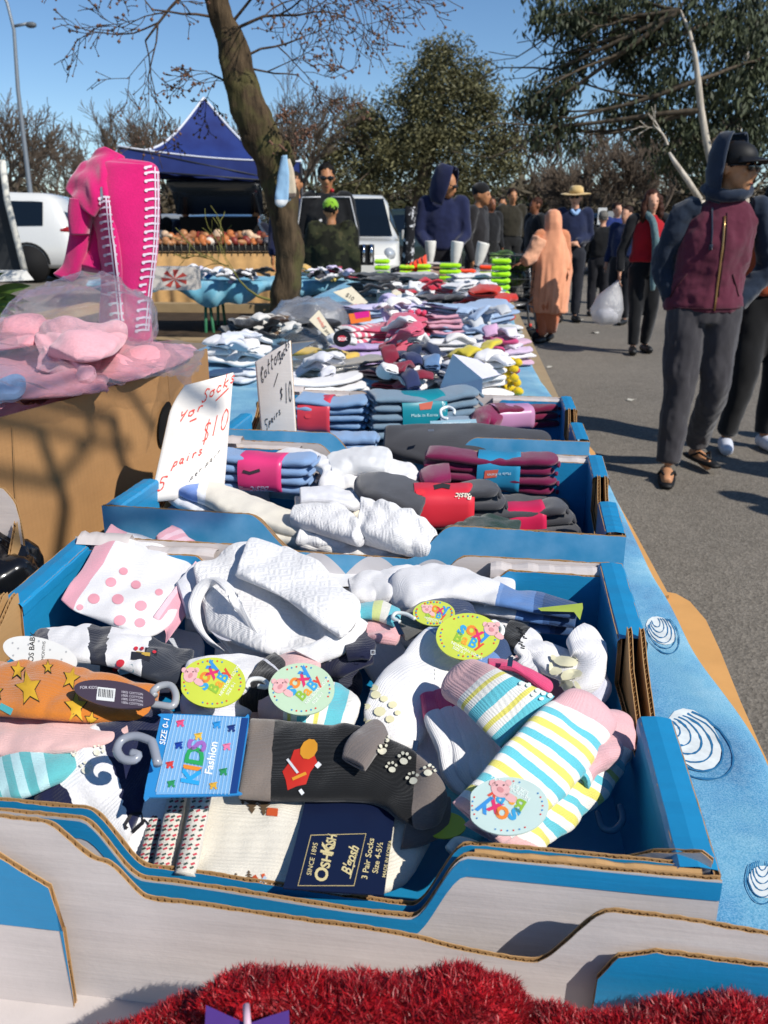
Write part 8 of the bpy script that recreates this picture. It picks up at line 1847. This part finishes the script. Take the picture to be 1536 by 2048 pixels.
# ============================================================ TREES
def barkmat(a, b_, sc_=14, name='bark', st=(1, 1, .18), lich=None):
 m, nt, b = newmat(name); setb(b, .9, .15); v = mapping(nt, scale=st); n = noise_n(nt, v, sc_, 5, .65); c = ramp(nt, n, [(.32, a), (.66, b_)])
 if lich: c = mixc(nt, ramp(nt, noise_n(nt, mapping(nt), 5, 4, .6), [(.5, (0, 0, 0)), (.62, (.7, .7, .7))]), c, lich)
 nt.links.new(c, b.inputs['Base Color']); bump(nt, b, n, .9, .02); return m
def leafmat(a, b_, name='leaves'):
 m, nt, b = newmat(name); setb(b, .6, .25); oi = mapping(nt); nt.links.new(ramp(nt, noise_n(nt, oi, 1.3, 4, .75), [(.3, a), (.7, b_)]), b.inputs['Base Color']); return m
def grow(m, p, d, L, r, depth, rnd, tips, ang=.55, up=.12, kids=3, seg=4, sides=5, wig=.18, shrink=.68, minr=.004):
 P = [Vector(p)]; d = Vector(d).normalized(); rr = [r]
 for i in range(seg):
  d = (d + Vector((rnd.uniform(-1, 1), rnd.uniform(-1, 1), rnd.uniform(-1, 1))) * wig + Vector((0, 0, up * .5))).normalized(); P.append(P[-1] + d * L / seg); rr.append(max(minr, r * (1 - .5 * (i + 1) / seg)))
 m.tube(P, rr, max(3, sides), cap=False)
 tips.append(P[-1])
 if depth <= 0: return
 for k in range(kids):
  t = rnd.uniform(.35, 1) if k else 1; i = min(int(t * seg), seg - 1); q = P[i].lerp(P[i + 1], t * seg - i if t < 1 else 1); a = ang * rnd.uniform(.6, 1.4)
  ax = d.cross(Vector((rnd.uniform(-1, 1), rnd.uniform(-1, 1), rnd.uniform(-1, 1)))).normalized(); nd_ = (Matrix.Rotation(a, 3, ax) @ d)
  grow(m, q, nd_, L * shrink * rnd.uniform(.8, 1.15), max(minr, rr[min(i + 1, seg)] * .8), depth - 1, rnd, tips, ang, up, kids, max(2, seg - 1), sides - 1, wig, shrink, minr)
def leaves(m, centers, n, rad, size, rnd, droop=0, asp=.35, flat=.7):
 V = []; Fc = []
 for c in centers:
  for k in range(n):
   o = Vector((rnd.gauss(0, .5), rnd.gauss(0, .5), rnd.gauss(0, .5) * flat)) * rad; p = c + o; a = Vector((rnd.uniform(-1, 1), rnd.uniform(-1, 1), rnd.uniform(-1, .6) - droop)).normalized(); b_ = a.cross(Vector((rnd.uniform(-1, 1), rnd.uniform(-1, 1), rnd.uniform(-1, 1)))).normalized(); s_ = size * rnd.uniform(.6, 1.3)
   q = len(V); V += [p - a * s_, p + b_ * s_ * asp, p + a * s_, p - b_ * s_ * asp]; Fc.append((q, q + 1, q + 2, q + 3))
 m.add(V, Fc)
def baretree(label, base, H, seed, col=('#4a4038', '#6c6054'), depth=5, spread=.5, kids=4, group='bare trees beyond the car park', r=None, up=.15, minr=.012, trunk=.28, twigs=True):
 T = thing('bare_tree', label, 'tree', tuple(base), group); rnd = random.Random(seed); m = MB(); tips = []; bm_ = barkmat(*col)
 r = r or H * .022; m.tube([base, base + Vector((.02 * H * rnd.uniform(-1, 1), 0, H * trunk * .5)), base + Vector((0, 0, H * trunk))], [r * 1.2, r, r * .85], 8); m.build('trunk', [bm_], T)
 m = MB()
 for k in range(kids + 1):
  a = 2 * math.pi * k / (kids + 1) + rnd.random(); grow(m, base + Vector((0, 0, H * trunk * rnd.uniform(.8, 1))), (math.cos(a) * spread, math.sin(a) * spread, 1), H * .30, r * .6, depth - 1, rnd, tips, .5, up, kids, 4, 5, .16, .66, minr)
 m.build('branches', [bm_], T); return T, tips
bk = barkmat('#2a2219', '#574836', 22, 'near_bark', (1, 1, .22), '#545030')
Dt = 5.45
T = thing('leaning_tree', 'leaning rough barked bare tree behind the stall, socks hung on its stub', 'tree', tuple(gnd(560, Dt)))
tp_ = [(556, 760, 34), (560, 690, 32), (563, 640, 31), (572, 580, 32), (577, 520, 31), (574, 470, 33), (566, 420, 36), (556, 370, 37), (545, 325, 40), (528, 280, 40), (510, 238, 40), (492, 195, 38), (480, 160, 36), (470, 120, 35), (462, 80, 31), (446, 40, 28), (434, 0, 24), (422, -60, 20), (405, -140, 16)]
P = [atD(u, v, Dt) for u, v, r_ in tp_]; rr = [r_ * (p - CAMP).dot(FW) / F * .90 for (u, v, r_), p in zip(tp_, P)]; P[0].z = .3; P.insert(0, Vector((P[0].x, P[0].y, 0))); rr.insert(0, .15)
A = cr([tuple(p) + (q,) for p, q in zip(P, rr)], 150); m = MB(); m.tube([a[:3] for a in A], [a[3] for a in A], 40); wrinkle(m, .022, 5, 3); wrinkle(m, .010, 22, 4, (1, 1, .3)); wrinkle(m, .004, 70, 4, (1, 1, .3))
for u, v, r_ in ((490, 165, 32), (575, 315, 26), (505, 275, 34), (585, 500, 18), (520, 225, 30)): m.ball(atD(u, v, Dt - .03), tuple([r_ * Dt / F * .62] * 3), 16)
m.build('trunk', [bk], T)
rnd = random.Random(21); tips = []; m = MB()
starts = [((436, 0), (-1, .1, .5), 1.3), ((448, 40), (-1, -.2, .25), 1.1), ((430, -40), (-1, .1, .1), 1.6), ((425, -70), (-.8, -.3, .5), 1.6), ((470, 120), (1, .1, .35), 1.1), ((465, 60), (1, -.1, .25), 1.3), ((440, -20), (1, .1, .35), 1.5), ((425, -80), (.9, .1, -.05), 1.6), ((500, 200), (-.9, -.1, .5), .75), ((455, 20), (-.6, -.4, .4), 1.0), ((460, 50), (.8, -.3, .6), 1.2), ((480, 140), (1, .1, .2), .9), ((430, -50), (1, 0, .0), 1.7), ((430, -60), (-1, 0, -.1), 1.5), ((520, 260), (.8, -.2, .6), .5)]
for (u, v), d_, L_ in starts:
 p = atD(u, v, Dt); dw = RT * d_[0] + FH * d_[1] + Vector((0, 0, d_[2])); grow(m, p, dw, L_ * .37, .0080 * L_, 4, rnd, tips, .62, -.05, 3, 5, 5, .26, .64, .0022)
m.build('branches', [barkmat('#3a2f28', '#5c4c40', 30, 'twig_bark')], T)
m = MB(); V = []
for t in tips:
 if rnd.random() < .8: m.ball(t, rnd.uniform(.005, .012), 5)
m.build('buds', [plain('#6a4c3c', .7)], T)
m = MB(); tips = []; grow(m, atD(540, 600, Dt - .1), RT * -1 + Vector((0, 0, .5)) - FH * .3, .3, .008, 3, rnd, tips, .6, .1, 3, 4, 4, .3, .7, .0025); m.build('shoots', [plain('#6c6a34', .7)], T)
m = MB(); m.tube([atD(575, 325, Dt - .05), atD(573, 300, Dt - .12), atD(572, 285, Dt - .15)], [.05, .03, .018], 10); wrinkle(m, .006, 30, 2); m.build('branch_stub', [bk], T)
for i, (u0, u1, va, vb, colr, lb_) in enumerate(((570, 562, 310, 415, '#8fb3d0', 'pale blue long sock hanging on the tree stub, nearest'), (576, 580, 318, 398, '#c4b49c', 'cream sock hanging on the tree stub, right of the blue one'), (568, 572, 312, 405, '#a9c4d8', 'light blue sock hanging behind the others on the tree stub'))):
 a, b_ = atD(u0, va, Dt - .22 + .02 * i), atD(u1, vb, Dt - .22 + .02 * i); mid_ = a.lerp(b_, .5); rows = [(q - RT * w_, q + RT * w_) for q, w_ in ((a, .012), (a.lerp(b_, .3), .03), (mid_, .035), (a.lerp(b_, .8), .038), (b_, .03))]; wsock(rows, .016, knit([(0, colr), (.85, '#6a5a50' if i == 1 else '#dcdcdc')], 300), 'hanging_sock', lb_, 'sock', 'socks hanging on the tree', seed=800 + i, wr=.006, wf=18)
for lb_, u, vt, D3, sd_, kw in (('tall bare grey tree at the far left behind the lamp post', 20, 130, 34, 31, dict(spread=.45)), ('bare tree above the fleece, left of the marquee', 265, 165, 42, 32, dict(spread=.8)), ('bare tree right behind the leaning trunk', 592, 135, 38, 33, dict(spread=.55)),
        ('twiggy brown bare tree on the left flank of the big evergreen', 765, 150, 43, 34, dict(spread=.5, col=('#3f3226', '#5f4c3a'))), ('bare spreading tree between the evergreen and the white trunked gums', 1190, 255, 30, 35, dict(spread=1.0, kids=5)), ('bare tree behind the straw hat', 1120, 300, 44, 36, dict(spread=.9)), ('bare tree behind the red vest', 1310, 230, 36, 37, dict(spread=.6)),
        ('small bare tree far left of the marquee', 120, 260, 48, 38, dict(spread=.7)), ('bare tree beyond the right edge of the marquee', 500, 220, 50, 39, dict(spread=.6))):
 b0 = gnd(u, D3); H_ = atD(u, vt, D3).z * .98; baretree(lb_, b0, H_, sd_, **kw)
def leafy(label, base, blobs, D3, seed, mats, trunk_px, size, n, cat='tree', name='evergreen_tree', droop=0, tcol=('#4a3f34', '#6c5f50'), rad=.8, limbs=True, dens=1.0, tr=None):
 T = thing(name, label, cat, tuple(base)); rnd = random.Random(seed); bm_ = barkmat(*tcol, 8, 'bark')
 m = MB(); P = [atD(u, v, D3 - (.9 if tr else 0)) for u, v, _ in trunk_px]; P.insert(0, Vector((P[0].x, P[0].y, 0))); m.tube(P, [trunk_px[0][2] * D3 / F] + [r_ * D3 / F for _, _, r_ in trunk_px], 10); m.build('trunk', [bm_], T)
 if tr: bm_ = barkmat('#3c342b', '#5f5548', 8, 'limb_bark')
 cs = []; m2 = MB()
 for (u, v, ru, rv) in blobs:
  c = atD(u, v, D3); k = (c - CAMP).length / F; dep = max(ru, rv) * k; a0 = P[min(len(P) - 1, len(P) // 2 + 1)] if not tr else min(P, key=lambda p: (p - c).length)
  if limbs: tips = []; grow(m2, a0, (c - a0), (c - a0).length * .9, .010 * (c - a0).length + .03, 2, rnd, tips, .5, .05, 3, 4, 5, .12, .5, .01)
  K = int(n * dens * (ru * rv) / 2500) + 3
  for i in range(K):
   x, y, z = rnd.gauss(0, .5), rnd.gauss(0, .5), rnd.gauss(0, .5); l = math.sqrt(x * x + y * y + z * z) or 1; f_ = min(l, 1) / l * (.45 + .55 * rnd.random()) * 1.25 if l > .4 else 1
   cs.append(c + RT * x * f_ * ru * k + FH * y * f_ * dep + Vector((0, 0, z * f_ * rv * k)))
 if limbs: m2.build('limbs', [bm_], T)
 m = MB(); leaves(m, cs, 26, rad, size, rnd, droop); m.build('crown', mats, T); return T
leafy('big rounded olive green evergreen behind the centre of the stall', gnd(840, 40), [(880, 120, 55, 35), (930, 170, 60, 45), (850, 190, 70, 60), (960, 220, 45, 50), (900, 270, 80, 60), (1000, 290, 40, 40), (820, 300, 80, 60), (940, 350, 70, 50), (1020, 330, 30, 30), (760, 330, 60, 60), (720, 250, 40, 40), (700, 380, 50, 40), (880, 390, 60, 35), (670, 310, 35, 30)], 40, 41, [leafmat('#3a3a26', '#76724e')], [(835, 445, 16), (840, 400, 14), (850, 330, 11), (870, 250, 8), (890, 170, 5)], .10, 70, rad=.52, dens=1.6)
leafy('low dark green bushes behind the navy hoodie', gnd(800, 46), [(700, 420, 60, 25), (800, 425, 60, 22), (1000, 425, 40, 20), (660, 400, 40, 30), (940, 415, 30, 25)], 46, 42, [leafmat('#23281a', '#454628')], [(800, 448, 6), (800, 430, 5)], .25, 20, name='bush', cat='bushes', limbs=False)
EU = [(1110, 45, 60, 45), (1180, 30, 60, 40), (1260, 60, 90, 70), (1350, 40, 110, 70), (1460, 50, 100, 80), (1090, 190, 55, 35), (1060, 220, 40, 35), (1140, 160, 40, 40), (1250, 130, 40, 50), (1120, 240, 30, 30), (1320, 190, 50, 55), (1300, 240, 50, 40), (1420, 170, 90, 60), (1500, 230, 60, 80), (1160, 90, 30, 50), (1460, 300, 70, 50), (1140, 285, 20, 18), (1380, 270, 60, 45), (1080, 280, 25, 30), (1230, 20, 60, 30), (1520, 130, 50, 60), (1240, 215, 45, 35)]
leafy('tall drooping gum tree with a white trunk filling the upper right', gnd(1420, 21), EU, 21, 43, [leafmat('#1d231a', '#535a40')], [(1440, 445, 8), (1430, 360, 7), (1414, 290, 6.5), (1402, 220, 6), (1396, 160, 5.5), (1390, 110, 4), (1378, 60, 3), (1360, 20, 2)], .085, 15, name='gum_tree', droop=1.2, tcol=('#8f8578', '#c9c0b2'), rad=.34, tr=True, dens=1.5)
leafy('second gum tree with pale forked trunks at the right edge', gnd(1500, 24), [(1490, 120, 60, 60), (1530, 60, 60, 60), (1440, 230, 50, 40), (1540, 260, 50, 60), (1400, 330, 60, 40), (1350, 330, 40, 40)], 24, 44, [leafmat('#22281c', '#5a5e42')], [(1490, 445, 11), (1480, 330, 10), (1470, 270, 9), (1490, 210, 7), (1500, 140, 5), (1480, 60, 4)], .10, 14, name='gum_tree', droop=1.0, tcol=('#958a7c', '#cfc6b8'), rad=.38, tr=True, dens=1.2)
T = thing('gum_tree', 'leaning pale gum stem behind the red vest and the hooded man', 'tree', tuple(gnd(1400, 19.5))); m = MB(); m.tube([atD(1400, 400, 19.5), atD(1375, 360, 19.5), atD(1350, 325, 19.5), atD(1338, 305, 19.5)], [.07, .06, .05, .03], 8); m.tube([Vector((atD(1400, 400, 19.5).x, atD(1400, 400, 19.5).y, 0)), atD(1400, 400, 19.5)], .11, 8); m.build('trunk', [barkmat('#8f8578', '#cfc6b8', 8)], T)
tips = []; m = MB(); grow(m, atD(1335, 290, 19.5), Vector((-.5, 0, 1)), .5, .03, 2, random.Random(7), tips, .6, .1, 3, 4, 4, .2, .7, .008); m.build('limbs', [barkmat('#8f8578', '#cfc6b8', 8)], T)
sm = MB(); rnd = random.Random(77); cs = []
for i in range(2600):
 u = rnd.uniform(-150, 1700); D3 = rnd.uniform(52, 80); top = 3.0 + 1.6 * noise.noise(Vector((u * .012, 0, 3))) + 1.0 * noise.noise(Vector((u * .05, 2, 3))); cs.append(gnd(u, D3) + Vector((0, 0, rnd.uniform(0, 1) ** .7 * top)))
leaves(sm, cs, 22, 1.1, .34, rnd, 0, .3); tag(sm.build('scrub', [leafmat('#2b2820', '#6a5f4c', 'scrub_leaves')]), kind='stuff')
for i, (u, D3, H_) in enumerate(((60, 60, 9), (180, 64, 8), (350, 58, 9), (420, 62, 8.5), (640, 60, 8), (1060, 58, 7.5), (1150, 62, 8), (1260, 55, 8.5), (1370, 60, 9), (1480, 56, 9))):
 if i < 3: T0 = baretree('bare tree in the far row, number along from the left', gnd(u, D3), H_, 90 + i, depth=4, kids=4, minr=.03, spread=.7)[0]; protoT = T0 if i == 0 else protoT
 else:
  T0 = protoT.copy(); COL.objects.link(T0); T0.location = gnd(u, D3); T0.rotation_euler.z = i * 1.1
  for ch in list(protoT.children): c2 = ch.copy(); COL.objects.link(c2); c2.parent = T0
 T0['label'] = 'bare tree in the distant row, ' + ['far left', 'behind the fleece', 'behind the left of the marquee', 'behind the middle of the marquee', 'behind the man in the track jacket', 'left of the straw hat', 'just right of the straw hat', 'left of the red vest', 'behind the hooded man', 'at the right edge'][i]; T0['group'] = 'distant row of bare trees'
T = thing('bare_tree', 'bare tree beside the photographer, its branch shadows fall on the brown box', 'tree', (2.6, -3.4, 0)); m = MB(); tips = []
hub = Vector((2.0, -2.6, 4.5)); m.tube([(2.6, -3.4, 0), (2.5, -3.3, 1.6), (2.3, -3.0, 3.0), hub], [.16, .14, .11, .07], 12); m.build('trunk', [bk], T)
m = MB(); dn_ = Vector((dd.y, -dd.x, 0)).normalized(); bp = PlaneP(p1, dn_)
for pts, rr_ in (([(75, 860), (130, 1010), (110, 1150), (100, 1300)], .011), ([(230, 840), (235, 900), (260, 960), (290, 1000)], .010), ([(60, 850), (160, 880), (265, 890)], .007), ([(110, 970), (185, 880), (170, 800)], .008), ([(105, 1150), (160, 1210), (215, 1280)], .008), ([(258, 780), (290, 830), (310, 860)], .008)):
 P = [bp.pt(*q) + sd * (2.9 + .05 * i) for i, q in enumerate(pts)]; m.tube(P, rr_, 8); m.tube([P[0], P[0].lerp(hub, .5) + Vector((0, 0, .15)), hub], [rr_, rr_ * 1.5, .03], 8)
for k in range(3): grow(m, hub, (-.3 + .5 * k, .2 - .5 * k, 1), 1.0, .04, 4, random.Random(k), tips, .6, .1, 3, 4, 5, .2, .7, .004)
m.build('branches', [bk], T)
